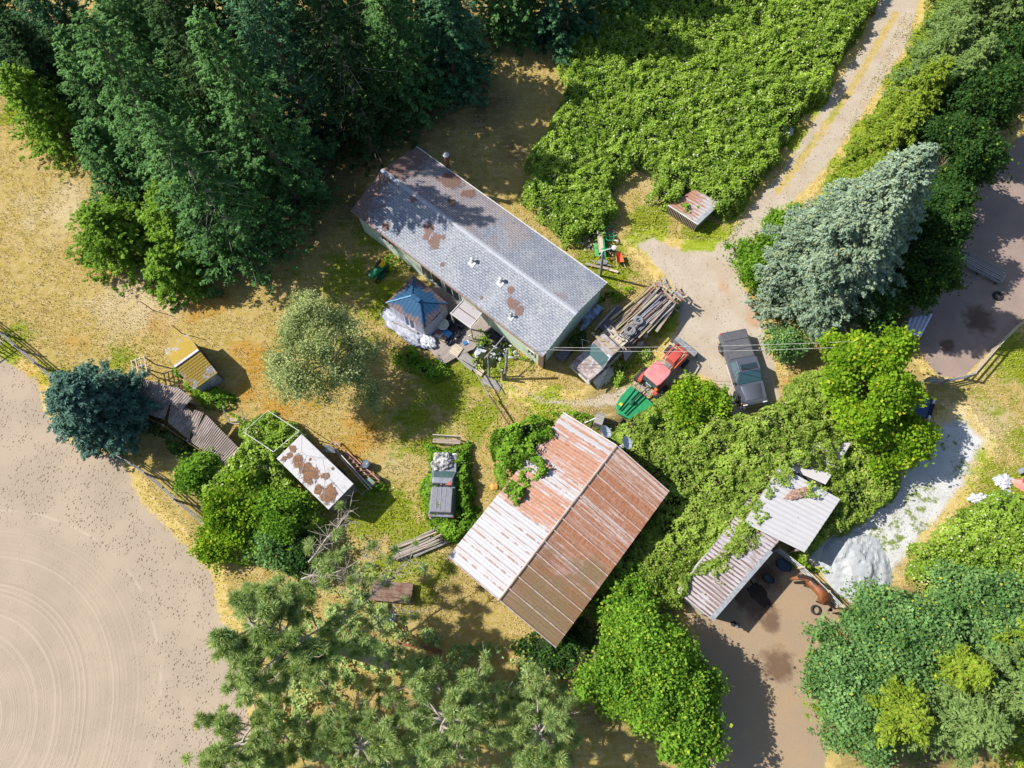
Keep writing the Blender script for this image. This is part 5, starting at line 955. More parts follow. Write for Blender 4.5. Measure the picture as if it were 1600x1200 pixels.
pf = [(1.95, .25), (1.98, .78), (2.12, .84), (2.2, .8), (2.62, .30), (2.68, .12), (2.1, .10)]
mb = MB(); wd = .92; pth = [(2.62, .12), (2.1, .10), (1.95, .28), (1.97, .74), (2.3, .82), (2.3, .79), (2.02, .70), (2.0, .30), (2.12, .15), (2.62, .15)]
pth = [(x+.18, z) for x, z in pth]; mb.loft([[(x, y, z) for x, z in pth] for y in (-wd, wd)])
for sy in (-wd, wd): mb.add([(2.8, sy, .12), (2.28, sy, .10), (2.13, sy, .28), (2.15, sy, .74), (2.48, sy, .82)], [(0, 1, 2, 3, 4)])
mb.build('bucket', pm('worn steel', (.30, .31, .33), (.22, .22, .23), 4, .45, .6), tr, recalc=False)
mb = MB(); mb.box((ra-.42, -.62, 1.35), (.14, .2, .3)); mb.build('tail_lamp', Sh('orange lens', .3).col((.8, .2, .03)).m, tr)
mb = MB(); [mb.tube([(ra-.3, y, .6), (ra-1.05, y*.8, .45)], .035, 6) for y in (-.35, .35)]; mb.tube([(ra-.4, 0, .9), (ra-1.1, 0, .7)], .035, 6); mb.build('hitch', METAL, tr)
# rotary mower
mp = [at(a, b, .5) for a, b in ((986, 602), (1021, 631), (1010, 641), (984, 655), (966, 646), (962, 634), (969, 620))]; c0 = sum(mp, Vector())/7; c0.z = 0; t = thing('rotary_mower', 'green rotary mower deck with yellow sticker behind the red tractor', 'mower', c0, an)
Rm = Matrix.Rotation(-an, 3, 'Z'); mp = [Rm @ (p-c0) for p in mp]; DG = pm('dark green', (.012, .10, .05), None, 3, .5)
mb = MB(); mb.slab([Vector((p.x, p.y, .5)) for p in mp], .3); dk = mb.build('deck', GREENP, t, bevel=.03)
xa, xb = max(p.x for p in mp), min(p.x for p in mp)
for y0, y1 in ((-.38, -.28), (-.12, -.1), (.22, .2), (.55, .35)): mb = MB(); mb.beam((xa-.02, y0, .55), (xb+.25, y1, .55), .045, .08); mb.build('frame_bar', DG, t)
mb = MB(); mb.lathe([(.2, 0), (.2, .1), (.13, .12), (.13, .3), (.05, .32)], (.15, .03, .5), (0, 0, 1), 16); mb.build('gearbox', DG, t, True)
mb = MB(); mb.tube([(.2, .03, .7), (xa+.5, .0, .75)], .05, 8); mb.build('drive_shaft', BLACK, t)
mb = MB(); mb.box((xb+.62, .5, .515), (.2, .24, .03)); mb.build('sticker', YELL, t); wheel(t, xb-.15, -.3, .22, .14, (0, 1, 0))
# lawn tractor
c, a_, L = axisfit((602, 410), (580, 432), .5, .5); t = thing('lawn_tractor', 'green and yellow lawn tractor in the shade beside the mobile home', 'lawn mower', c, a_)
mb = MB(); mb.loft([[(x, -y, .35), (x, y, .35), (x, y, z-.06), (x, y*.7, z), (x, -y*.7, z), (x, -y, z-.06)] for x, y, z in ((.1, .27, .78), (.5, .26, .74), (.85, .22, .62))]); mb.build('hood', GREENP, t, True)
mb = MB(); mb.box((-.35, 0, .42), (.9, .55, .2)); mb.build('body', GREENP, t, bevel=.05); mb = MB(); mb.box((-.42, 0, .62), (.42, .42, .1)); mb.build('seat', YELL, t, bevel=.05); mb = MB(); mb.box((-.66, 0, .82), (.1, .42, .36), ry=-.25); mb.build('backrest', YELL, t, bevel=.05)
mb = MB(); mb.slab([(-.25, -.58, .25), (.45, -.58, .25), (.45, .58, .25), (-.25, .58, .25)], .14); mb.build('mower_deck', DG, t, bevel=.03); mb = MB(); mb.lathe([(.15, 0), (.17, .0), (.17, .025), (.15, .025)], (-.02, 0, .95), (-.4, 0, .9), 18, True); mb.tube([(.1, 0, .7), (-.02, 0, .96)], .02, 5); mb.build('steering_wheel', BLACK, t)
for x, r in ((-.5, .27), (.62, .2)):
    for sy in (-1, 1): wheel(t, x, sy*.43, r, .2, rim=YELL)

# ------------------------------------------------------------------ yard things
def rail_fence(name, label, px, h, rails, pm_, rm, step=2.4, rw=.14, group=None, thk=.04):
    P = [at(a, b) for a, b in px]; t = thing(name, label, 'fence', P[0]); o0 = P[0]
    segs = []
    for a, b in zip(P[:-1], P[1:]):
        n = max(1, round((b-a).length/step))
        for k in range(n): segs.append((a.lerp(b, k/n)-o0, a.lerp(b, (k+1)/n)-o0))
    for k, (a, b) in enumerate(segs):
        for q in ([a] if k < len(segs)-1 else [a, b]): mb = MB(); mb.beam((q.x, q.y, -.05), (q.x, q.y, h+.05), .13, .13); mb.build('post', pm_, t)
        for z in rails: mb = MB(); mb.beam((a.x, a.y, z), (b.x, b.y, z+random.Random(k).uniform(-.03, .03)), thk, rw); mb.build('rail', rm, t)
    return t
rail_fence('rail_fence', 'grey board rail fence between the arena and the meadow, left of the teal spruce', [(-60, 472), (10, 524), (72, 577), (110, 612)], 1.35, (.45, .85, 1.3), OLDG, OLDG)
rail_fence('rail_fence', 'grey rail fence right of the teal spruce, running down to the leafy thicket', [(196, 716), (240, 745), (285, 785), (330, 822)], 1.35, (.45, .85, 1.3), OLDG, OLDG)
rail_fence('rail_fence', 'pale wooden fence with a top plank along the shaded paddock', [(1640, 470), (1590, 506), (1545, 550), (1508, 592)], 1.15, (.4, .75, 1.12), OLDW, PALEW, rw=.12)
rail_fence('rail_fence', 'grey plank fence at the lower end of the shaded paddock', [(1506, 592), (1470, 600), (1440, 598)], 1.1, (.3, .6, .9), OLDG, GALV, rw=.16)
rail_fence('pipe_fence', 'white pipe fence between the horse pen and the gravel patch', [(1208, 860), (1244, 888), (1283, 925), (1305, 948)], 1.25, (.35, .65, .95, 1.22), PALEW, WHITE, 1.9, .06)
tb = thing('stock_gate', 'stack of grey slatted panels leaning at the left end of the arena fence', 'gate', at(4, 548), -.62)
for k in range(6): mb = MB(); mb.beam((-2, -.75+k*.26, .5+.06*k), (.35, -.5+k*.22, .55+.06*k), .07, .05); mb.build('slat', OLDG, tb)
for u in (-1.8, .1): mb = MB(); mb.beam((u, -.95, .45), (u, .85, .85), .08, .06); mb.build('upright', BROWNW, tb)
# leaning timbers, clothes posts by the porch
def pole(px1, z1, px2, z2, r, mat, label, name='pole', cat='pole', sub=None):
    a, b = at(*px1, z1), at(*px2, z2); c0 = Vector((a.x, a.y, 0)); mb = MB(); mb.tube([a-c0, (a+b)/2-c0+Vector((.03, 0, 0)), b-c0], [r, r*.9, r*.8], 8); o = mb.build(name, mat, None, True); o.location = c0; return tag(o, label, cat)
pole((788, 593), 0, (792.5, 545), 3.4, .10, OLDG, 'tall grey timber post standing just south of the house wall', 'post', 'post')
pole((785, 593), 0, (784, 578), 1.5, .10, OLDG, 'short stump of a post touching the tall grey post by the house', 'post', 'post')
pole((764, 590), 0, (762, 556), 2.4, .07, OLDG, 'thinner grey post left of the tall grey post', 'post', 'post')
pole((757, 560), 2.2, (788, 525), 2.4, .05, OLDG, 'dark leaning pole between the thin grey post and the house wall', 'beam', 'beam')
pole((712, 557), .7, (740, 576), .9, .04, OLDG, 'crooked branch handrail along the walkway ramp', 'handrail', 'handrail')
pole((740, 576), .9, (764, 618), .8, .05, OLDG, 'long crooked grey log rail below the walkway', 'handrail', 'handrail')
pole((764, 618), .7, (796, 665), .6, .07, BROWNW, 'dark weathered log running down to the brambles by the barn', 'log', 'log')
pole((767, 590), .4, (783, 613), .3, .04, OLDG, 'short pale stick beside the crooked log rail', 'log', 'stick')
mb = MB(); mb.tube([(0, 0, 0), (0, 0, 1.1)], .03, 6); mb.lathe([(.16, 1.1), (.17, 1.16), (.05, 1.3)], (0, 0, 0), (0, 0, 1), 12); o = mb.build('garden_lamp', WHITE, None, True); o.location = at(806, 560); tag(o, 'white round topped garden lamp by the house wall', 'lamp')
pole((239, 485), 0, (219, 471), 1.7, .035, RUST, 'thin dark metal stake in the meadow above the mossy shed', 'stake', 'stake'); pole((284, 521), 0, (268, 508), 1.7, .035, RUST, 'second thin metal stake right behind the mossy shed', 'stake', 'stake')
# yard lamp pole
lpx = at(938, 431); t = thing('yard_lamp', 'wooden yard light pole with a white curved lamp arm behind the house', 'lamp post', lpx)
top = at(942.5, 393, 3.6)-lpx; mb = MB(); mb.tube([(0, 0, 0), top], [.11, .09], 10); mb.build('pole', OLDG, t, True)
arm = at(960, 387, 4.0)-lpx; mb = MB(); mb.tube([top+Vector((-.2, -.3, -.1)), top+Vector((0, 0, .1)), arm], .05, 8); mb.build('arm', GALV, t, True); mb = MB(); mb.lathe([(.16, -.1), (.2, -.02), (.17, .06), (.05, .12)], arm, (0, 0, 1), 14); mb.build('lamp_head', WHITE, t, True)
mb = MB(); br = at(922, 420, .6)-lpx; mb.tube([top, br], .025, 6); mb.build('guy_brace', YELL, t)
# implements and junk by the brambles
t = thing('farm_implement', 'old green farm implement with pale deck boards by the bramble edge', 'implement', at(941, 381), R(93))
mb = MB(); mb.box((.1, .12, .45), (2.2, .5, .06)); mb.build('deck_board', PALEW, t); mb = MB(); mb.box((.0, -.05, .5), (3.0, .1, .1)); mb.box((1.2, 0, .45), (.1, 1.3, .08)); mb.box((-.7, -.35, .45), (.1, 1.1, .08)); mb.build('frame', GREENP, t)
mb = MB(); mb.box((-.75, .55, .45), (1.1, .3, .08)); mb.build('side_shield', pm('faded green', (.10, .34, .10), None, 3, .6), t); mb = MB(); mb.lathe([(.3, -.04), (.36, -.04), (.36, .04), (.3, .04)], (.3, -.55, .45), (0, 0, 1), 18, True); mb.box((.3, -.55, .45), (.6, .05, .04)); mb.box((.3, -.55, .45), (.05, .6, .04)); mb.build('flywheel', GREENP, t)
for x, y in ((-.6, .5), (.9, .45), (-.6, -.5)): wheel(t, x, y, .25, .12, (0, 1, 0), rim=YELL)
fboard((959, 375), (966, 377), .4, .4, .1, .05, WHITE, 'stubby white bar at the right side of the green implement', 'bar')
lump('seat', 'old grey seat cushion in the junk left of the green implement', 'seat', 909, 371, (.75, .6, .5), pm('dirty fabric', (.46, .42, .40), (.34, .29, .27), 4, .9), 41, .1, 0, nz=.15)
lump('seat', 'blue grey bucket seat between the seat cushion and the green implement', 'seat', 925, 364, (.6, .7, .5), pm('blue grey vinyl', (.30, .34, .46), (.04, .04, .06), 2.2, .7), 42, .3, 0, nz=.2)
lump('rubbish_bags', 'dark bag at the edge of the brambles above the blue grey seat', 'rubbish bags', 932, 354, (.9, .7, .4), BAG, 43, 0, 0, nz=.3)
lump('canister', 'small yellow canister in the bramble edge above the implement', 'canister', 944, 350, (.32, .32, .45), YELL, 44, 0, 0, nz=.05)
t = thing('wheelbarrow', 'red wheelbarrow lying on the grass right of the lamp pole', 'wheelbarrow', at(967, 408), R(97))
mb = MB(); mb.add([(-.35, -.28, .5), (.45, -.2, .5), (.45, .2, .5), (-.35, .28, .5), (-.2, -.16, .2), (.3, -.12, .2), (.3, .12, .2), (-.2, .16, .2)], [(4, 5, 6, 7), (0, 1, 5, 4), (1, 2, 6, 5), (2, 3, 7, 6), (3, 0, 4, 7)]); mb.build('tray', pm('orange red', (.66, .13, .05), None, 3, .5), t, recalc=False)
mb = MB(); [mb.tube([(-.85, y*1.2, .45), (-.2, y, .2), (.5, y*.4, .2)], .02, 6) for y in (-.25, .25)]; mb.build('handle', PALEW, t); wheel(t, .6, .001, .19, .08, (0, 1, 0))
fboard((914, 412), (951, 420), .2, .2, .2, .06, OLDW, 'weathered plank lying left of the lamp pole base'); fboard((941, 418), (966, 425), .15, .15, .18, .06, PALEW, 'pale plank lying across the lamp pole base'); fboard((925, 408), (955, 415), .3, .2, .1, .05, OLDG, 'thin grey plank above the weathered plank')
mb = MB(); mb.slab([at(930, 412, .4), at(940, 403, .5), at(950, 408, .4), at(948, 413, .3)], .03); tag(mb.build('metal_sheet', GALV), 'pale blue grey sheet under the lamp arm', 'sheet metal')
lump('bathtub', 'white tub lying in the bramble edge beside the driveway', 'tub', 1230, 205, (.9, 1.1, .5), PLASTIC_W, 51, .3, .3, nz=.06)
# scrap by the box trailer
def truss(px1, px2, w_, mat, lab):
    a, b = at(*px1, .55), at(*px2, .45); c0 = (a+b)/2; c0.z = 0; an_ = math.atan2(b.y-a.y, b.x-a.x); L_ = (b-a).length; t = thing('implement_frame', lab, 'implement', c0, an_)
    for y in (-w_/2, w_/2): mb = MB(); mb.box((0, y, .5), (L_, .06, .06)); mb.build('rail', mat, t)
    for k in range(5): mb = MB(); mb.box((-L_/2+L_*k/4, 0, .5), (.05, w_, .05)); mb.build('cross_bar', mat, t)
    return t, L_
RB = pm('salmon rust', (.46, .24, .18), (.30, .14, .10), 4, .8)
t, L_ = truss((537, 712), (587, 757), .7, RB, 'rusty salmon coloured implement frame beside the box trailer')
for k in range(7): mb = MB(); mb.tube([(-L_/2+.3+k*.4, -.2, .55), (-L_/2+.5+k*.4, .1, .7), (-L_/2+.8+k*.4, .3, .5)], .03, 5); mb.build('tine', RB, t)
wheel(t, L_/2-.1, .45, .3, .14); mb = MB(); mb.box((L_/2-.3, -.1, .6), (.6, .4, .35)); mb.build('gearbox', pm('teal paint', (.10, .26, .22), (.2, .15, .1), 3, .6), t, bevel=.05)
t, L_ = truss((512, 697), (575, 764), 1.1, pm('faded pipe', (.40, .30, .26), (.25, .17, .14), 4, .8), 'long bare trailer chassis between the box trailer and the salmon frame')
fboard((523, 700), (581, 764), .95, .9, .06, .06, WHITE, 'long white pipe, inner one of two lying along the trailer chassis', 'pipe'); fboard((519, 700), (577, 766), .9, .85, .06, .06, PALEW, 'long pale pipe, outer one of two lying along the trailer chassis', 'pipe')
fboard((577, 755), (596, 765), .7, .2, .05, .05, OLDW, 'pale stick poking out beyond the teal gearbox', 'stick')
t = thing('barrel', 'dark blue grey drum standing in the grass beside the salmon frame', 'barrel', at(574, 728)); mb = MB(); mb.lathe([(.27, 0), (.30, .05), (.28, .3), (.31, .34), (.28, .38), (.28, .62), (.30, .68), (.27, .70), (.26, .66), (.05, .66)], (0, 0, 0), (0, 0, 1), 22); mb.build('drum', pm('drum blue grey', (.12, .15, .20), (.08, .09, .12), 3, .5), t, True); mb = MB(); mb.lathe([(.05, .66), (.05, .72)], (.12, 0, 0), (0, 0, 1), 8); mb.build('bung', WHITE, t)
# bench, tub, planks
t = thing('bench', 'weathered wooden bench in front of the derelict pickup', 'bench', at(699, 690), R(-4))
mb = MB(); [mb.box((0, y, .45), (1.9, .13, .04)) for y in (-.16, 0)]; mb.build('seat', OLDW, t); mb = MB(); mb.box((0, .2, .72), (1.9, .05, .3), rx=-.2); mb.build('backrest', PALEW, t)
for x in (-.8, .8):
    for y in (-.18, .18): mb = MB(); mb.box((x, y, .22), (.07, .07, .44)); mb.build('leg', OLDW, t)
t = thing('bathtub', 'old bathtub planter with brown soil right of the derelict pickup', 'bathtub', at(724, 741), R(95)); pts = [(.78*math.cos(q)+(0), .34*math.sin(q)) for q in [k*math.pi/12 for k in range(24)]]
mb = MB(); mb.loft([[(x*.8, y*.75, .02) for x, y in pts], [(x, y, .5) for x, y in pts], [(x*1.05, y*1.1, .52) for x, y in pts], [(x*1.05, y*1.1, .55) for x, y in pts], [(x*.93, y*.88, .54) for x, y in pts], [(x*.9, y*.85, .45) for x, y in pts]]); mb.build('basin', CREAM, t, True); mb = MB(); mb.loft([[(x*.88, y*.82, .40) for x, y in pts], [(x*.7, y*.6, .47) for x, y in pts]]); mb.build('soil', pm('soil', (.30, .15, .08), (.5, .5, .5), 2, 1), t)
t = thing('log_pile', 'pile of weathered poles and slabs lying in the grass south of the derelict pickup', 'wood pile', at(656, 851), R(21)); rd = random.Random(8)
for k in range(22):
    y = rd.uniform(-.5, .5); z = .12+.12*rd.randint(0, 3)*(1-abs(y)); mb = MB(); x0 = rd.uniform(-2.0, -1.5); x1 = rd.uniform(.8, 1.7); mb.tube([(x0, y, z), ((x0+x1)/2, y+rd.gauss(0, .05), z+.03), (x1, y+rd.gauss(0, .12), z)], [rd.uniform(.045, .085)]*3, 6); mb.build('log', rd.choice((OLDW, OLDG, PALEW)), t)
mb = MB(); mb.beam((-.6, -.55, .2), (2.3, -.5, .2), .2, .14); mb.build('plank', OLDG, t)
t = thing('metal_stack', 'stack of rusty brown roofing sheets under the bare pine branches', 'sheet stack', at(613, 925), R(-5)); 
for k in range(4): mb = MB(); corr(mb, [(-1.35, -.62, .25+k*.07), (-1.35, .62, .25+k*.07), (1.35, .62, .25+k*.07), (1.35, -.62, .25+k*.07)], .25, .025); mb.build('sheet', pm('brown sheet', (.15, .08, .055), (.22, .15, .115), 2.2, .7), t, recalc=False)
for x in (-.9, .9): mb = MB(); mb.box((x, 0, .1), (.12, 1.3, .2)); mb.build('bearer', OLDG, t)
lump('tarp', 'small bluish bundle under the bare pine branches below the roofing sheets', 'bundle', 612, 966, (.7, .5, .3), TARP, 61, .4)
fboard((615, 1003), (690, 1018), .15, .15, .2, .1, RUST, 'rusty beam lying in the shade between the two pines', 'beam')
# shaded paddock things
t = thing('hay_feeder', 'long grey slatted feeder in the shaded paddock', 'feeder', at(1530, 422), R(-35))
for k in range(6): mb = MB(); mb.box((0, -.4+k*.17, .62), (3.2, .11, .05)); mb.build('slat', OLDG, t)
for x in (-1.4, 0, 1.4): mb = MB(); mb.box((x, 0, .3), (.1, .95, .6)); mb.build('support', BROWNW, t)
mb = MB(); mb.box((0, -.52, .45), (3.2, .06, .22)); mb.build('side_board', GALV, t)
lean_roof('metal_awning', 'small bluish white ribbed awning roof at the edge of the shaded paddock', 'awning', [(1421, 497, 2.0), (1458, 490, 2.1), (1440, 525, 2.0), (1412, 522, 1.9)], pm('blue white metal', (.44, .46, .60), (.38, .40, .53), 3, .5), OLDG, .35, .03, (), posts=((0, 0), (1, 0), (2, 0), (3, 0)))
tyre(1558, 463, 0, .36, .18, 'tyre lying in the shaded paddock', th=.58); tyre(1274, 953, 0, .31, .16, 'tyre ring with sand in it on the ground of the horse pen', th=.7)
def tub(px, py, r, lab, mat):
    t = thing('water_tub', lab, 'water tub', at(px, py), R(-40)); pts = [(r*1.25*math.cos(q), r*.8*math.sin(q)) for q in [k*math.pi/12 for k in range(24)]]
    mb = MB(); mb.loft([[(x*.9, y*.9, 0) for x, y in pts], [(x, y, .5) for x, y in pts], [(x*.93, y*.93, .5) for x, y in pts], [(x*.86, y*.86, .34) for x, y in pts]]); mb.build('basin', mat, t, True); mb = MB(); mb.loft([[(x*.85, y*.85, .36) for x, y in pts], [(x*.85, y*.85, .38) for x, y in pts]]); mb.build('water', Sh('water', .05, 0, .6).col((.01, .02, .035)).m, t)
tub(1222, 884, .42, 'blue oval water tub in the shade by the pen fence', pm('navy plastic', (.02, .045, .10), None, 3, .4)); tub(1198, 905, .3, 'small black feed tub in the shade of the horse shelter', BLACK)
lump('muck_heap', 'dark muck heap in the shade of the shelter beyond the black tub', 'muck heap', 1186, 930, (.9, 1.8, .16), pm('muck', (.05, .035, .028), None, 4, 1), 71, .6, 0, nz=.3)
lump('bucket', 'tiny black bucket just below the corner of the horse shelter roof', 'bucket', 1146, 975, (.35, .3, .35), BLACK, 72); lump('bucket', 'small dark pail right of the tiny bucket at the shelter corner', 'pail', 1152, 977, (.3, .3, .35), GREYT, 73)
def pile():
    c = at(1338, 886); n = 44; xs = np.linspace(-2.6, 2.6, n); X, Y = np.meshgrid(xs, xs)
    d = np.hypot(X/1.0+.25*(vnoise(X, Y, 1.4, 5)-.5)*2, Y/1.05); z = .62*np.clip(1-d/2.15, 0, 1)**.85+.30*(vnoise(X, Y, .55, 6)-.5)*np.clip(1.2-d/2.2, 0, 1)+.16*(vnoise(X, Y, .2, 7)-.5)*np.clip(1.3-d/2.2, 0, 1)-.03*(d > 2.2); z = np.minimum(z, .46+.1*(vnoise(X, Y, .5, 8)-.5))
    idx = np.arange(n*n).reshape(n, n); f = np.stack([idx[:-1, :-1], idx[:-1, 1:], idx[1:, 1:], idx[1:, :-1]], -1).reshape(-1, 4); keep = (d.ravel()[f] < 2.45).any(1)
    us, inv = np.unique(f[keep], return_inverse=True); me = bpy.data.meshes.new('gravel_pile'); me.from_pydata(np.stack([X.ravel()[us], Y.ravel()[us], z.ravel()[us]+.016], 1).tolist(), [], inv.reshape(-1, 4).tolist())
    s = Sh('pile gravel', .95); nn = s.noise(14, 5, rough=.8); s.col(s.mix(s.step(s.noise(1.1, 5), .35, .65), s.mix(nn, (.34, .36, .37), (.50, .51, .52)), s.mix(nn, (.27, .29, .31), (.42, .43, .45)))); s.bump(nn, .9, .06)
    me.materials.append(s.m); o = bpy.data.objects.new('gravel_pile', me); col.objects.link(o); o.location = (c.x, c.y, 0); tag(o, 'pale grey heap of fine gravel on the gravel patch', 'gravel pile')
pile()
# parked blue car under the bright tree
bc_, ba_, bL_ = axisfit((1395, 600), (1466, 648), .9, .7)
pickup('parked_car', 'dark blue car almost hidden under the bright broadleaf tree, its hood showing', (1352, 598), (1457, 642), .9, .7, 1.75, Sh('dark blue paint', .3, .4, .5).col((.035, .06, .13)).m, BLACK, cab=(.25, .62), hood=.70, roofz=1.42, belt=.95, bedh=.95, cover=False)[0]['category'] = 'car'
# right edge: boat-like junk trailer
t = thing('boat', 'red and white upturned boat among junk at the right edge', 'boat', at(1598, 760), R(-25)); t.scale = (.72, .72, .72); mb = MB(); mb.loft([[(x, -y, .25), (x, -y*.5, z), (x, y*.5, z), (x, y, .25)] for x, y, z in ((-1.2, .05, .4), (-.7, .45, .6), (.2, .62, .7), (1.6, .62, .7))]); mb.build('hull', pm('faded red hull', (.60, .28, .24), (.52, .22, .18), 2, .6), t, True)
mb = MB(); mb.beam((-1.2, -.1, .35), (1.6, -.7, .35), .08, .08); mb.beam((-1.2, .1, .35), (1.6, .7, .35), .08, .08); mb.build('gunwale', WHITE, t); mb = MB(); mb.box((-.3, .2, .75), (.4, .25, .15)); mb.build('red_seat', pm('bright red', (.6, .05, .03), None, 3, .5), t)
fboard((1592, 738), (1606, 730), .3, .3, .3, .08, GALV, 'pale grey plank above the upturned boat'); lump('plastic_sheet', 'white sheet lump left of the upturned boat bow', 'plastic sheeting', 1566, 752, (1.1, .8, .3), PLASTIC_W, 81, .2, 0, nz=.4)
lump('plastic_sheet', 'lilac grey tarp piece below the upturned boat', 'tarp', 1573, 772, (.6, .6, .3), TARP, 82, .2, .2, nz=.2); lump('rubbish_bags', 'pale bags at the left tip of the right bramble thicket', 'rubbish bags', 1527, 779, (1.1, .6, .4), PLASTIC_W, 83, 0, .2, nz=.4)
lump('plastic_sheet', 'crumpled clear plastic with a green bit at the thicket edge below the boat', 'plastic sheeting', 1552, 780, (.8, .5, .3), PLASTIC_W, 84, 0, .3, nz=.4)
# orange pail near the barn and scrap gate by the barn gable
lump('cushion', 'yellow orange cushion in the weeds at the barn roof corner', 'cushion', 772, 761, (.6, .5, .25), pm('ochre', (.55, .33, .08), None, 3, .9), 91)
t = thing('wooden_gate', 'grey wooden box panel leaning by the barn gable near the dishes', 'panel', (*at(935, 660)[:2], 0), R(-20)); mb = MB(); mb.box((0, 0, .5), (.62, .9, 1.0), taper=.9); mb.build('panel', OLDG, t); mb = MB(); mb.beam((-.9, -.5, .5), (.0, .3, .7), .08, .06); mb.build('bar', WHITE, t); 
# power lines across the yard
def wire(a, b, sag, lab, r=.016):
    A, B = at(*a), at(*b); pts = [A.lerp(B, k/24)-Vector((0, 0, sag*4*(k/24)*(1-k/24))) for k in range(25)]; mb = MB(); mb.tube(pts, r, 5, False); return tag(mb.build('power_line', pm('cable', (.42, .40, .37), None, 3, .5), None, True, recalc=False), lab, 'power line')
wire((848, 543, 3.0), (1345, 533, 6.0), .35, 'upper of two thin pale power lines from the house corner across the drive'); wire((820, 545, 3.2), (1345, 541, 6.0), .7, 'lower of two thin pale power lines from the house corner across the drive')

# ------------------------------------------------------------------ the horse
def horse():
    t = thing('horse', 'chestnut brown horse with black mane and tail, head lowered beside the pen fence', 'horse', at(1275, 928), 0)
    a, b = at(1291, 937, 1.2), at(1266, 906, 1.2); an_ = math.atan2(b.y-a.y, b.x-a.x); t.location = ((a.x+b.x)/2, (a.y+b.y)/2, 0); t.rotation_euler.z = an_
    J = {'croup': (-.70, 0, 1.36), 'loin': (-.32, .02, 1.34), 'back': (.05, .02, 1.26), 'withers': (.46, .0, 1.36), 'chest': (.66, -.02, 1.12), 'neck1': (.90, .10, 1.20), 'neck2': (1.12, .30, 1.08), 'poll': (1.26, .52, .94), 'face': (1.32, .74, .72), 'muzzle': (1.36, .92, .50)}
    Rr = {'croup': .27, 'loin': .29, 'back': .31, 'withers': .27, 'chest': .25, 'neck1': .22, 'neck2': .18, 'poll': .145, 'face': .105, 'muzzle': .08}
    E = [('croup', 'loin'), ('loin', 'back'), ('back', 'withers'), ('withers', 'chest'), ('chest', 'neck1'), ('neck1', 'neck2'), ('neck2', 'poll'), ('poll', 'face'), ('face', 'muzzle')]
    for s_, n in ((1, 'l'), (-1, 'r')):
        o = .10*s_
        for nm, p, r in (('hip', (-.72, s_*.17, 1.12), .21), ('stifle', (-.60+o, s_*.19, .80), .14), ('hock', (-.86+o, s_*.18, .50), .075), ('hfet', (-.84+o, s_*.17, .14), .05), ('hhoof', (-.80+o, s_*.17, .03), .065),
                         ('shoulder', (.56, s_*.16, 1.0), .17), ('elbow', (.50-o, s_*.17, .76), .11), ('knee', (.56-o, s_*.16, .46), .07), ('ffet', (.54-o, s_*.16, .13), .05), ('fhoof', (.58-o, s_*.16, .03), .065)): J[nm+n] = p; Rr[nm+n] = r
        E += [('croup', 'hip'+n), ('hip'+n, 'stifle'+n), ('stifle'+n, 'hock'+n), ('hock'+n, 'hfet'+n), ('hfet'+n, 'hhoof'+n), ('withers', 'shoulder'+n), ('shoulder'+n, 'elbow'+n), ('elbow'+n, 'knee'+n), ('knee'+n, 'ffet'+n), ('ffet'+n, 'fhoof'+n)]
        J['ear'+n] = (1.20+s_*.08, .46, 1.12); Rr['ear'+n] = .03; E.append(('poll', 'ear'+n))
    ks = list(J); me = bpy.data.meshes.new('body'); me.from_pydata([J[k] for k in ks], [(ks.index(a), ks.index(b)) for a, b in E], []); o = bpy.data.objects.new('body', me); col.objects.link(o); o.parent = t
    md = o.modifiers.new('skin', 'SKIN')
    for i, k in enumerate(ks): v = me.skin_vertices[0].data[i]; v.radius = (Rr[k], Rr[k]); v.use_root = (k == 'croup')
    md.use_smooth_shade = True; ss = o.modifiers.new('sub', 'SUBSURF'); ss.levels = ss.render_levels = 2
    s = Sh('chestnut coat', .5, 0, .4); z = s.xyz()[2]; c = s.mix(s.noise(2.5, 3), (.27, .095, .035), (.16, .055, .022)); c = s.mix(s.math('MULTIPLY', s.step(s.noise(1.7, 3), .45, .6), .6), c, (.07, .03, .015)); c = s.mix(s.math('SUBTRACT', 1.0, s.step(z, .48, .68)), c, (.02, .015, .012)); c = s.mix(s.step(s.xyz()[1], .72, .9), c, (.02, .015, .012)); s.col(c); me.materials.append(s.m)
    HAIR = pm('black hair', (.018, .014, .012), None, 5, .6)
    mb = MB(); mb.tube([(-.9, 0, 1.46), (-1.15, .03, 1.36), (-1.38, .08, .95), (-1.46, .12, .45)], [.07, .11, .12, .03], 8); mb.build('tail', HAIR, t, True)
    mb = MB(); mb.tube([(.40, .0, 1.62), (.88, .06, 1.47), (1.14, .25, 1.33), (1.27, .50, 1.16)], [.05, .11, .12, .06], 8); mb.tube([(.92, .0, 1.28), (1.2, .14, 1.1), (1.36, .38, .9)], [.04, .06, .03], 6); mb.build('mane', HAIR, t, True)
horse()

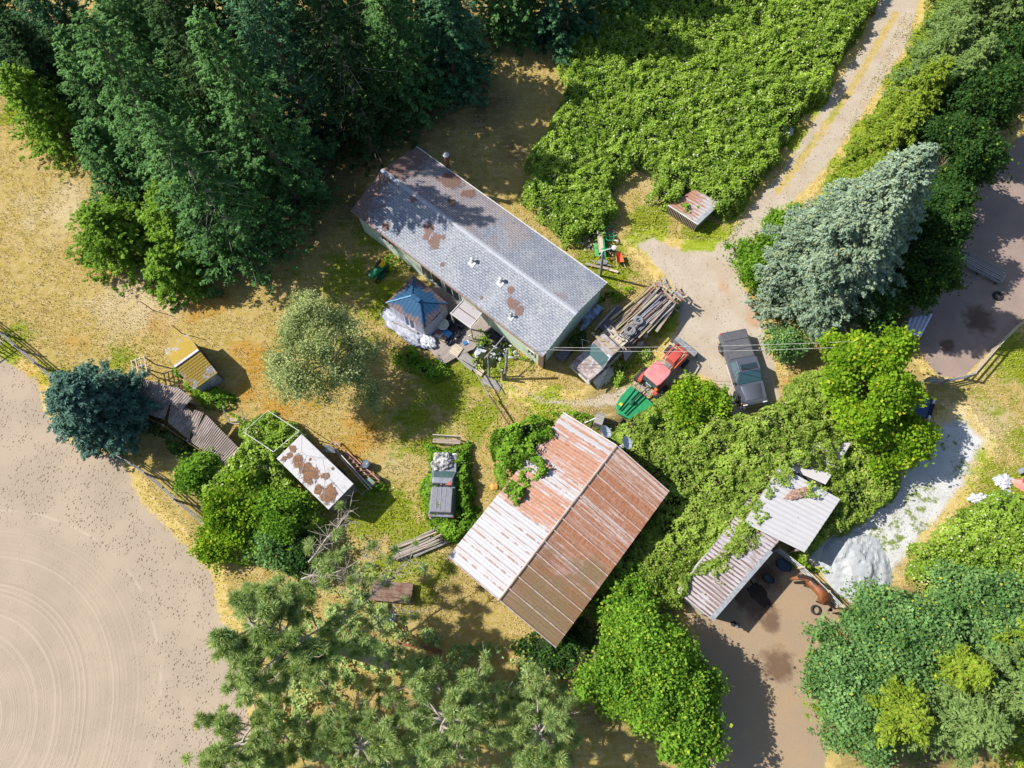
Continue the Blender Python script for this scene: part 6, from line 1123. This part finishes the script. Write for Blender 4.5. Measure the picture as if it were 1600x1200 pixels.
def litter(name, label, px, n, cols, seed, z=.04, size=(.08, .3)):
    rng = np.random.default_rng(seed); poly = wpoly(px); X = [a[0] for a in poly]; Y = [a[1] for a in poly]; x, y = rng.uniform(min(X), max(X), n), rng.uniform(min(Y), max(Y), n)
    k = polydist(x, y, poly)+(vnoise(x, y, .7, seed)-.5)*.6 > 0; x, y = x[k], y[k]; n = len(x); Nn = rng.normal(size=(n, 3))*.5; Nn[:, 2] += 1
    s = Sh(name, .6); t = s.attr('tint'); c = cols[0]
    for i, cc in enumerate(cols[1:]): c = s.mix(s.math('GREATER_THAN', t, (i+1)/len(cols)), c, cc)
    s.col(c); o = qmesh(name, leafquads(np.stack([x, y, z+rng.random(n)*.25], 1), unit(Nn), rng.uniform(*size, n), .7, rng=rng), s.m, None, rng.random(n)); tag(o, label, 'litter', kind='stuff')
litter('litter', 'white, blue and dark litter scattered in the weeds south of the porch', [(738, 535), (760, 512), (800, 535), (812, 565), (790, 560), (760, 565)], 420, [(.5, .5, .52), (.45, .44, .42), (.03, .03, .04), (.42, .45, .5), (.2, .15, .1), (.5, .48, .45), (.08, .2, .2)], 601)
litter('litter', 'small coloured rubbish strewn between the pavilion and the porch', [(682, 520), (698, 498), (722, 495), (730, 510), (716, 530), (700, 540)], 300, [(.03, .03, .04), (.04, .04, .05), (.4, .4, .44), (.06, .16, .35), (.02, .02, .03), (.4, .1, .08), (.3, .3, .32)], 602, .36, (.08, .22))
litter('litter', 'scrap and boards strewn round the rear of the flatbed truck', [(1010, 440), (1050, 455), (1068, 480), (1045, 500), (1005, 460)], 160, [(.3, .25, .2), (.2, .13, .1), (.35, .33, .3), (.1, .07, .06)], 603, .2, (.1, .4))
litter('litter', 'scrap bits lying under the salmon implement frame and the barrel', [(520, 690), (545, 700), (590, 745), (600, 770), (575, 775)], 200, [(.3, .2, .15), (.2, .1, .07), (.3, .28, .26), (.06, .05, .05)], 604, .04, (.08, .3))
litter('litter', 'scrap bits in the grass round the green farm implement', [(900, 365), (930, 350), (960, 355), (965, 395), (950, 415), (925, 405), (905, 385)], 240, [(.3, .27, .22), (.45, .44, .42), (.05, .05, .06), (.12, .3, .12), (.3, .14, .08), (.08, .08, .12)], 605, .05, (.08, .3))

lump('dead_twigs', 'rusty brown heap of dead twigs on the white annex roof', 'dead branches', 1247, 772, (1.5, .5, .16), pm('dead twigs', (.26, .11, .06), (.40, .30, .26), 9, .9, bump=.8), 95, .35, SZ+.5, nz=.5)

# ------------------------------------------------------------------ ground cover and thickets
def shelter_h(x, y):                       # brambles climb over the shelter's upper-left half
    base = np.full(np.shape(x), 1.5); c = at(1195, 745); d = np.hypot(x-c.x, y-c.y); return base+1.6*np.exp(-(d/4.2)**2)
thicket('bramble_thicket', [(875, 170), (835, 215), (822, 270), (812, 300), (850, 345), (885, 378), (905, 375), (950, 362), (962, 330), (958, 300), (975, 268), (1000, 255), (1022, 262), (1018, 300), (1040, 322), (1062, 322), (1080, 300), (1118, 322), (1135, 336), (1165, 322), (1180, 290), (1225, 245), (1235, 195), (1290, 145), (1320, 90), (1350, 40), (1400, -60), (1000, -60), (880, 80)],
        1.5, 'large bright green bramble thicket covering the ground north of the mobile home up to the driveway', 101, F_bramA, dens=430, leaf=.155)
thicket('bramble_thicket', [(938, 668), (975, 650), (1010, 632), (1040, 605), (1068, 592), (1112, 592), (1132, 625), (1140, 655), (1180, 640), (1215, 625), (1250, 592), (1300, 560), (1400, 590), (1412, 650), (1420, 700), (1415, 760), (1385, 800), (1330, 835), (1292, 850), (1262, 872), (1250, 855), (1310, 782), (1260, 742), (1230, 735), (1200, 790), (1165, 840), (1125, 880), (1075, 925), (1060, 945), (1020, 955), (960, 950), (905, 965), (935, 900), (985, 840), (1035, 785), (1040, 760), (980, 700)],
        shelter_h, 'wide bramble and vine thicket between the barn, the horse shelter and the parked pickup', 102, F_bramB, dens=430, leaf=.15)
thicket('bramble_thicket', [(1432, 860), (1480, 830), (1505, 790), (1540, 778), (1600, 770), (1760, 740), (1760, 960), (1640, 1060), (1560, 1000), (1480, 960), (1430, 900)], 1.5, 'bright green bramble thicket at the right edge below the upturned boat', 103, F_bramA, dens=400, leaf=.155)
thicket('vines', [(1150, 830), (1165, 770), (1205, 725), (1245, 715), (1240, 742), (1200, 770), (1196, 812), (1160, 868), (1120, 895), (1080, 905), (1068, 925), (1070, 905), (1115, 860)], .42, 'vines spilling over the horse shelter roof', 104, F_bramB, dens=240, leaf=.17, z0=SZ+.05, under=False, cat='vines', edge=.5, holes=.33)
thicket('vines', [(1100, 905), (1130, 870), (1165, 862), (1150, 900), (1128, 925), (1105, 930)], .2, 'thin vines trailing over the lower end of the horse shelter roof', 105, F_bramB, dens=110, leaf=.15, z0=SZ+.1, under=False, cat='vines', edge=.3, holes=.5)
thicket('vines', [(1135, 860), (1170, 812), (1195, 800), (1200, 830), (1175, 862), (1150, 885)], .3, 'vine patch in the middle of the horse shelter roof', 124, F_bramB, dens=230, leaf=.14, z0=SZ+.15, under=False, cat='vines', edge=.4, holes=.42)
thicket('verge_plants', [(1258, 332), (1290, 285), (1338, 212), (1385, 138), (1430, 60), (1465, -40), (1520, -40), (1480, 60), (1410, 190), (1340, 300), (1300, 345)], .9, 'yellow green verge growth between the driveway and the cedar row', 125, F_cedar, dens=300, leaf=.17, cat='verge')
thicket('vines', [(1062, 318), (1072, 298), (1100, 300), (1132, 318), (1122, 326), (1105, 312), (1092, 318), (1082, 308), (1072, 326)], .35, 'bramble shoots hanging over the roof of the small slatted shed', 126, F_bramA, dens=300, leaf=.15, z0=1.0, under=False, cat='vines', edge=.3, holes=.35)
thicket('vines', [(1190, 745), (1225, 722), (1245, 745), (1275, 750), (1285, 765), (1250, 772), (1215, 765), (1200, 790)], .25, 'vines along the upper edge of the white annex roof', 106, F_bramB, dens=150, leaf=.16, z0=SZ+.5, under=False, cat='vines', edge=.3, holes=.42)
thicket('vine_mound', [(765, 668), (800, 650), (845, 640), (880, 648), (868, 690), (852, 712), (862, 740), (845, 762), (815, 798), (785, 775), (790, 745), (768, 715)], 4.1, 'leafy vine mound growing over the upper left corner of the barn roof', 107, F_mid, dens=330, leaf=.18, cat='vines', edge=.9, bumps=.3)
thicket('weeds', [(850, 640), (900, 640), (935, 655), (930, 672), (900, 655), (870, 650)], .7, 'weeds along the barn gable wall by the wooden panel', 108, F_mid, dens=200, leaf=.15, cat='weeds')
thicket('weeds', [(662, 745), (672, 705), (668, 698), (728, 694), (742, 720), (738, 760), (752, 790), (742, 830), (700, 842), (668, 820), (658, 780)], .95, 'tall weeds growing round the derelict grey pickup', 109, F_mid, dens=330, leaf=.18, cat='weeds', edge=.8)
thicket('thicket', [(200, 700), (235, 690), (262, 665), (300, 690), (330, 712), (360, 712), (385, 690), (362, 665), (350, 640), (380, 645), (420, 640), (470, 672), (478, 690), (440, 715), (445, 730), (500, 790), (510, 820), (480, 845), (420, 860), (380, 872), (335, 868), (318, 830), (322, 800), (290, 760), (262, 720)][4:], 1.5, 'leafy green thicket between the arena fence, the collapsed shed and the box trailer', 110, F_bramA, dens=380, leaf=.16, cat='thicket')
thicket('weeds', [(262, 560), (285, 590), (300, 612), (320, 640), (345, 640), (360, 620), (330, 608), (318, 612), (295, 600)], .8, 'green weeds along the mossy shed and the collapsed shed', 111, F_mid, dens=260, leaf=.16, cat='weeds', edge=.6)
thicket('weeds', [(232, 640), (262, 668), (300, 700), (310, 730), (270, 700), (235, 680)], .8, 'dark weeds at the arena side of the collapsed shed', 112, F_dark, dens=200, leaf=.17, cat='weeds', edge=.6)
thicket('weeds', [(610, 545), (640, 540), (690, 565), (700, 585), (670, 600), (640, 580), (610, 560)], .6, 'low green weeds along the south west edge of the deck', 113, F_mid, dens=200, leaf=.15, cat='weeds', edge=.5)
thicket('weeds', [(745, 512), (772, 512), (800, 545), (835, 570), (830, 580), (795, 560), (775, 585), (745, 580), (735, 545)], .4, 'scattered weeds among the litter south of the porch', 114, F_bramA, dens=120, leaf=.14, cat='weeds', edge=.5, holes=.4)
thicket('weeds', [(880, 545), (900, 510), (918, 505), (925, 520), (905, 535), (890, 552)], .9, 'dark green shrubs against the end wall of the mobile home', 115, F_dark, dens=240, leaf=.17, cat='weeds', edge=.5)
thicket('weeds', [(955, 555), (985, 562), (1010, 535), (1045, 500), (1058, 478), (1048, 510), (1020, 540), (1000, 570), (965, 600), (955, 590)], .45, 'yellow green weeds along the driveway side of the flatbed truck', 116, F_bramA, dens=330, leaf=.15, cat='weeds', edge=.4)
thicket('weeds', [(905, 480), (948, 445), (985, 450), (960, 470), (935, 480)], .35, 'yellow flowering weeds at the corner of the mobile home', 117, F_bright, dens=130, leaf=.14, cat='weeds', edge=.4)
thicket('weeds', [(572, 770), (590, 745), (600, 765), (590, 790), (565, 790)], .5, 'weeds at the end of the salmon implement frame', 118, F_mid, dens=180, leaf=.15, cat='weeds', edge=.4)
thicket('weeds', [(1228, 868), (1245, 862), (1275, 880), (1290, 892), (1270, 900), (1248, 892)], .8, 'bright weeds between the pen fence and the white annex', 119, F_bright, dens=220, leaf=.17, cat='weeds', edge=.4)
thicket('weeds', [(600, 400), (620, 395), (640, 420), (610, 425)], .35, 'low weeds beside the lawn tractor', 120, F_mid, dens=120, leaf=.14, cat='weeds', edge=.4)
thicket('weeds', [(800, 1000), (900, 960), (930, 1000), (900, 1060), (820, 1060)], .6, 'dark undergrowth between the barn and the bottom broadleaf tree', 121, F_dark, dens=140, leaf=.17, cat='weeds')
thicket('undergrowth', [(470, 960), (560, 930), (640, 960), (700, 1000), (800, 1000), (880, 1050), (900, 1200), (380, 1200), (400, 1050)], .5, 'straggly light green undergrowth and twigs below the pines', 122, F_pine, dens=220, leaf=.16, cat='undergrowth', holes=.48, under=False)
thicket('undergrowth', [(430, 860), (560, 830), (610, 860), (600, 950), (480, 980), (420, 930)], .5, 'pale weeds between the box trailer and the large leaning pine', 123, F_pine, dens=110, leaf=.15, cat='undergrowth', holes=.5, under=False)
# short grass tufts over the meadow: a real nap that catches the light
def grass():
    rng = np.random.default_rng(77); n = 420000; P = wpoly([(-40, 40), (1640, 40), (1640, 1160), (-40, 1160)])
    X = [p[0] for p in P]; Y = [p[1] for p in P]; x, y = rng.uniform(min(X), max(X), n), rng.uniform(min(Y), max(Y), n)
    k = np.ones(n, bool)
    for px in ([(-300, 520), (0, 555), (60, 590), (75, 640), (110, 690), (190, 712), (225, 780), (290, 850), (335, 890), (345, 960), (380, 1010), (400, 1400), (-300, 1400)], [(1390, -60), (1455, -60), (1290, 270), (1180, 390), (1165, 440), (1215, 570), (1225, 625), (1140, 670), (1095, 590), (1030, 560), (1058, 460), (985, 380), (1020, 368), (1140, 378), (1260, 205)],
               [(1440, 680), (1500, 640), (1545, 690), (1500, 775), (1350, 960), (1230, 880)], [(1700, 120), (1590, 215), (1480, 380), (1420, 480), (1465, 590), (1506, 593), (1620, 480)], [(1210, 850), (1300, 925), (1320, 965), (1290, 1300), (1080, 1300), (1085, 1000), (1150, 850)]):
        k &= polydist(x, y, wpoly(px)) < .1
    g = field(x, y, GREEN); k &= (vnoise(x, y, 1.3, 3)*.5+vnoise(x, y, .4, 4)*.5+g*.25) > .38; x, y, g = x[k], y[k], g[k]; n = len(x)
    D = np.stack([rng.normal(size=n)*.8, rng.normal(size=n)*.8, np.ones(n)], 1); N_ = unit(np.cross(unit(D), rng.normal(size=(n, 3)))); S = rng.uniform(.06, .15, n)*(1+g*.6)
    V = leafquads(np.stack([x, y, S*.35], 1), N_, S, .35, D)
    tint = np.clip(g*1.2+(vnoise(x, y, 2.0, 9)-.42)*1.1, 0, 1)*.8+rng.uniform(0, .2, n)
    s = Sh('grass tufts', .8, 0, .15); s.col(s.mix(s.attr('tint'), (.58, .46, .24), (.28, .32, .035))); tag(qmesh('grass_tufts', V, s.m, None, tint), 'short dry grass tufts scattered over the meadow and the yard', 'grass', kind='stuff')
grass()
def stones(name, label, px, n, c1, c2, seed, lo=.03, hi=.10):
    rng = np.random.default_rng(seed); poly = wpoly(px); X = [p[0] for p in poly]; Y = [p[1] for p in poly]; x, y = rng.uniform(min(X), max(X), n), rng.uniform(min(Y), max(Y), n)
    k = (polydist(x, y, poly)+(vnoise(x, y, .8, seed)-.5) > -.1) & (vnoise(x, y, .9, seed+1) > .35); x, y = x[k], y[k]; n = len(x); S = lo+(hi-lo)*rng.random(n)**3
    Nn = rng.normal(size=(n, 3))*.5; Nn[:, 2] += 1; o = qmesh(name, leafquads(np.stack([x, y, S*.25+.02], 1), unit(Nn), S, .8, rng=rng), pm(name, c1, c2, 6, .95), None, rng.random(n)); tag(o, label, 'stones', kind='stuff')
stones('loose_stones', 'loose pale stones scattered over the whitish gravel patch', [(1440, 680), (1500, 640), (1545, 690), (1520, 740), (1500, 775), (1430, 860), (1380, 930), (1350, 960), (1290, 930), (1230, 880), (1290, 830), (1380, 780)], 16000, (.6, .6, .6), (.22, .22, .2), 501)
stones('drive_stones', 'loose stones scattered along the gravel driveway', [(1425, -60), (1425, 66), (1345, 190), (1290, 270), (1225, 335), (1180, 390), (1165, 440), (1195, 500), (1215, 570), (1225, 625), (1140, 670), (1095, 590), (1030, 600), (1030, 560), (1055, 510), (1015, 410), (985, 380), (1020, 368), (1140, 378), (1220, 270), (1310, 120), (1390, -60)], 30000, (.5, .43, .34), (.2, .15, .1), 502)

# ------------------------------------------------------------------ trees
WOOD = 'dark firs of the wood behind the mobile home'
firs = [(470, 318, 18, 3.6, 'tall dark fir nearest the left end of the mobile home roof'), (395, 395, 16, 3.7, 'dark fir at the lower tip of the wood, above the pale olive tree'), (330, 300, 17, 3.7, 'big fir with a sunlit left flank in the left part of the wood'),
        (400, 240, 19, 3.6, 'tall fir in the middle of the left wood, behind the sunlit one'), (495, 215, 20, 3.6, 'dark fir directly behind the left gable of the mobile home'), (575, 215, 17, 3.4, 'dark fir just beyond the top corner of the mobile home roof'),
        (640, 170, 13, 3.2, 'fir with a lit yellow green top beyond the house, left of the brown clearing'), (710, 130, 12, 3.3, 'broad fir leaning over the brown shaded clearing from the left'), (560, 110, 15, 3.2, 'dark fir deep in the wood above the house roof'),
        (470, 110, 16, 3.2, 'dark fir deep in the wood left of centre near the top edge'), (300, 190, 13, 3.4, 'fir behind the sunlit fir, second row of the left wood'), (215, 200, 10, 3.4, 'outer fir at the meadow side of the wood, upper left'),
        (130, 170, 9, 3.2, 'small fir at the left tip of the wood beside the meadow'), (60, 120, 8, 3.0, 'small fir near the left edge of the picture'), (370, 90, 16, 3.2, 'dark fir at the top edge, left of centre'), (800, 55, 13, 3.0, 'dark fir at the top edge over the brown clearing'),
        (880, 60, 12, 3.0, 'dark fir at the top edge beside the bramble thicket'), (660, 40, 14, 3.2, 'dark fir at the top edge above the broad fir'), (250, 60, 13, 3.3, 'dark fir at the top edge of the left wood'), (950, 10, 11, 3.0, 'dark fir beyond the bramble thicket at the top edge'), (1040, -20, 10, 3.0, 'outermost dark fir above the bramble thicket')]
for i, (px, py, h, r, lab) in enumerate(firs):
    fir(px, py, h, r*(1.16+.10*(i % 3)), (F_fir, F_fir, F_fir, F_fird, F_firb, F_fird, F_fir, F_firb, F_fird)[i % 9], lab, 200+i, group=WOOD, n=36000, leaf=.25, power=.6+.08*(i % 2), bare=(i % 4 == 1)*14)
fir(225, 300, 8, 3.9, F_fir, 'dark fir on the meadow side of the big sunlit fir', 229, group=WOOD, n=30000, leaf=.25, power=.6)
fir(320, 385, 7.5, 4.0, F_firg, 'broad light green fir spreading its boughs over the meadow edge', 230, n=34000, power=.55, lobes=.5)
fir(200, 388, 5.0, 4.6, F_firg, 'low yellow green fir whose long left bough reaches over the dry meadow', 231, n=32000, power=.5, lobes=.7)
fir(290, 440, 4.5, 2.8, F_firg, 'small green fir at the lower left corner of the wood', 232, n=18000, power=.55, lobes=.5)
fir(20, 60, 9, 4.0, F_fir, 'dark fir in the very upper left corner', 227, group=WOOD, n=26000)
fir(140, 90, 11, 4.0, F_firb, 'blue green fir at the top edge near the upper left corner', 228, group=WOOD, n=30000)
fir(110, 215, 7.5, 4.2, F_firg, 'green fir at the meadow edge in the upper left corner', 233, n=26000, lobes=.5)
fir(1262, 450, 16.2, 5.6, F_blue, 'large silvery blue spruce beside the driveway', 240, 'blue_spruce', n=170000, leaf=.20, power=.82, start=.01, lobes=.3, droop=.14)
fir(1300, 408, 10.5, 3.4, F_blue, 'second blue spruce merged with the upper side of the large silvery one', 241, 'blue_spruce', n=40000, leaf=.25, power=.5, start=.01, lobes=.2, droop=.12)
fir(188, 652, 6.5, 3.7, F_teal, 'dark teal spruce at the arena edge beside the collapsed shed', 242, 'spruce_tree', n=52000, leaf=.23, power=.5, lobes=.45, droop=.02)
HEDGE = 'row of cedars along the right side of the driveway'
for i, (px, py, h, r, m, lab) in enumerate([(1330, 318, 6, 1.9, F_cedar, 'yellow green cedar touching the top of the blue spruce'), (1362, 262, 7, 2.0, F_cedar, 'second cedar of the driveway row, counted from the blue spruce'), (1390, 212, 8, 2.1, F_cedar, 'middle cedar of the driveway row with a bare leaning twig'),
        (1420, 160, 8.5, 2.2, F_cedb, 'fourth cedar of the driveway row, dusty green'), (1450, 110, 9, 2.2, F_cedb, 'dusty green cedar of the driveway row near the top edge'), (1480, 55, 9, 2.3, F_cedb, 'last cedar of the driveway row at the top edge'), (1500, 5, 9, 2.3, F_cedb, 'cedar of the driveway row beyond the top edge'), (1440, 200, 9, 2.0, F_cedb, 'darker cedar behind the middle of the driveway row'), (1490, 130, 10, 2.1, F_cedb, 'tall darker cedar behind the driveway row near the top')]):
    fir(px, py, h, r*1.15, m, lab, 250+i, 'cedar_tree', group=HEDGE, n=24000, leaf=.24, droop=.3, asp=.32, start=.01, power=.55, spray=.6, bare=(i == 2)*5)
DARKW = 'dark trees between the driveway cedars and the paddock'
for i, (px, py, h, rx, ry, lab) in enumerate([(1385, 470, 6.5, 2.6, 2.4, 'dark broadleaf tree right of the blue spruce foot'), (1400, 400, 7.5, 2.7, 2.5, 'dark broadleaf tree overhanging the grey feeder'), (1425, 310, 8, 2.6, 2.7, 'dark broadleaf tree between blue spruce and the paddock'),
        (1470, 225, 8.5, 2.8, 2.7, 'dark broadleaf tree at the upper end of the shaded paddock'), (1540, 130, 9, 3.0, 3.0, 'dark broadleaf tree in the upper right corner'), (1570, 40, 9, 3, 3, 'dark broadleaf tree at the top right edge'), (1330, 500, 4.5, 2.0, 1.8, 'low dark bush below the blue spruce')]):
    broadleaf(px, py, h, rx, ry, F_dark, lab, 270+i, 'dark_tree', group=DARKW, n=36000, leaf=.19, zlow=.1)
broadleaf(1176, 428, 2.8, 1.4, 1.7, F_mid, 'dark green laurel bush at the driveway bend left of the blue spruce', 280, 'laurel_bush', 'bush', n=12000, leaf=.2, zlow=.05)
broadleaf(1222, 366, 2.2, .9, 1.0, F_mid, 'green bush along the driveway above the laurel', 281, 'laurel_bush', 'bush', n=8000, leaf=.2, zlow=.05)
broadleaf(1225, 548, 2.0, 1.2, .8, F_grey, 'small grey green shrub under the blue spruce by the parked pickup', 282, 'shrub', 'bush', n=5000, leaf=.17, zlow=.05)
broadleaf(1304, 626, 7.0, 3.1, 3.0, F_bright, 'bright yellow green broadleaf tree right of the parked grey pickup', 283, n=56000, leaf=.22, lump=.62)
broadleaf(1366, 700, 3.6, 1.9, 1.9, F_bright, 'lower bright green tree beneath the yellow green one by the gravel patch', 284, n=16000, leaf=.22)
broadleaf(1072, 636, 2.5, 1.6, 1.7, F_bright, 'round bright green bush right of the red tractor', 285, 'leafy_bush', 'bush', n=15000, leaf=.2, zlow=.02)
broadleaf(1000, 1040, 5.6, 3.5, 3.3, F_lush, 'large bright green broadleaf tree at the bottom, between barn and horse pen', 286, n=80000, leaf=.17, lump=.7)
broadleaf(975, 950, 2.6, 1.4, 1.3, F_lush, 'smaller bright tree in front of the large bottom broadleaf tree', 287, n=16000, leaf=.2, zlow=.05)
broadleaf(1052, 1118, 4.6, 1.7, 2.2, F_lush, 'bright green tree at the bottom edge beside the shaded pen', 288, n=18000, leaf=.21)
broadleaf(1370, 1000, 6.2, 4.6, 3.2, F_grey, 'broad grey green maple below the gravel heap', 289, 'maple_tree', n=85000, leaf=.18, lump=.75)
broadleaf(1300, 1075, 5.0, 2.6, 3.0, F_grey, 'grey green maple at the bottom edge beside the horse pen', 290, 'maple_tree', n=42000, leaf=.18)
broadleaf(1470, 960, 6.0, 3.0, 2.6, F_grey, 'grey green maple at the foot of the right bramble thicket', 291, 'maple_tree', n=42000, leaf=.18)
for i, (px, py, h, r, m, lab) in enumerate([(1330, 1095, 8.0, 2.7, F_cedar, 'yellow green cedar at the bottom edge between the two maples'), (1405, 1100, 9.5, 3.5, F_cedb, 'dusty green cedar at the bottom edge in front of the broad maple'), (1480, 1060, 10, 3.6, F_cedb, 'dusty green cedar in the lower right corner'),
        (1550, 1100, 10, 3.8, F_cedar, 'golden tipped cedar in the lower right corner at the picture edge'), (1520, 1000, 9, 3.0, F_cedar, 'small golden cedar above the lower right corner'), (1405, 1035, 8.6, 2.0, F_cedar, 'slim yellow green cedar spire standing out of the broad maple')]):
    fir(px, py, h, r, m, lab, 300+i, 'cedar_tree', 'cedars in the lower right corner', n=30000, leaf=.24, power=.6, lobes=.7, droop=.12, asp=.32, spray=.65)
broadleaf(536, 590, 7.6, 3.5, 4.2, F_pale, 'pale olive green open tree in the meadow beside the deck', 310, 'olive_tree', n=46000, leaf=.14, lump=.7, asp=.5, zlow=.2, off=(-.3, .3), bark=BARKG)
broadleaf(585, 640, 2.8, 1.4, 1.2, F_pale, 'low sparse olive bush at the foot of the pale olive tree', 311, 'olive_bush', 'bush', n=3500, leaf=.13, asp=.5, lump=.5)
for i, (px, py, h, rx, ry, m, lab) in enumerate([(378, 800, 3.0, 2.0, 1.8, F_bright, 'yellow green shrub tree at the lower end of the arena fence'), (355, 850, 2.0, 1.4, 1.0, F_bright, 'small yellow green shrub at the arena edge above the pine'), (325, 735, 2.2, 1.3, 1.2, F_mid, 'green shrub beside the end of the collapsed shed'), (455, 815, 3.0, 2.0, 1.6, F_mid, 'green shrub hidden behind the dark end of the box trailer'), (440, 865, 2.6, 1.4, 1.0, F_grey, 'grey green shrub above the crown of the big pine'), (480, 870, 2.8, 1.0, .9, F_dark, 'dark shrub below the box trailer')]):
    broadleaf(px, py, h, rx, ry, m, lab, 320+i, 'shrub', 'bush', n=int(3800*rx*ry), leaf=.19, zlow=.05, lump=.55)
bp = at(610, 1040); tp = at(375, 968, 11)-bp
pine(610, 1040, 11, 3.9, 'large leaning pine whose crown hangs over the arena edge', 401, (tp.x, tp.y), tufts=430, zlow=.48, tr=.46,
     dead=[((at(430, 950, 6)-bp)[:], (at(590, 855, 6)-bp)[:]), ((at(520, 985, 5)-bp)[:], (at(640, 880, 5)-bp)[:]), ((at(480, 880, 6)-bp)[:], (at(545, 800, 5.5)-bp)[:]), ((at(540, 1010, 4)-bp)[:], (at(625, 950, 4)-bp)[:]), ((at(470, 900, 5)-bp)[:], (at(580, 905, 5)-bp)[:])])
pine(470, 1120, 8, 3.6, 'pine at the bottom edge below the large leaning pine', 402, (-.8, -.3), tufts=240, zlow=.3, tr=.45)
pine(720, 1090, 8, 3.9, 'pine with pale bare limbs at the bottom edge below the barn', 403, (-.3, -.5), tufts=220, zlow=.3, tr=.45)
pine(840, 1110, 7, 3.3, 'small light green pine at the bottom edge near the bright broadleaf tree', 404, (0, -.3), tufts=210, zlow=.3, tr=.43)
pine(600, 1140, 7, 3.4, 'sparse pine at the bottom edge between its two neighbours', 405, (0, 0), tufts=170, zlow=.3, tr=.4)
bpy.context.view_layer.update()
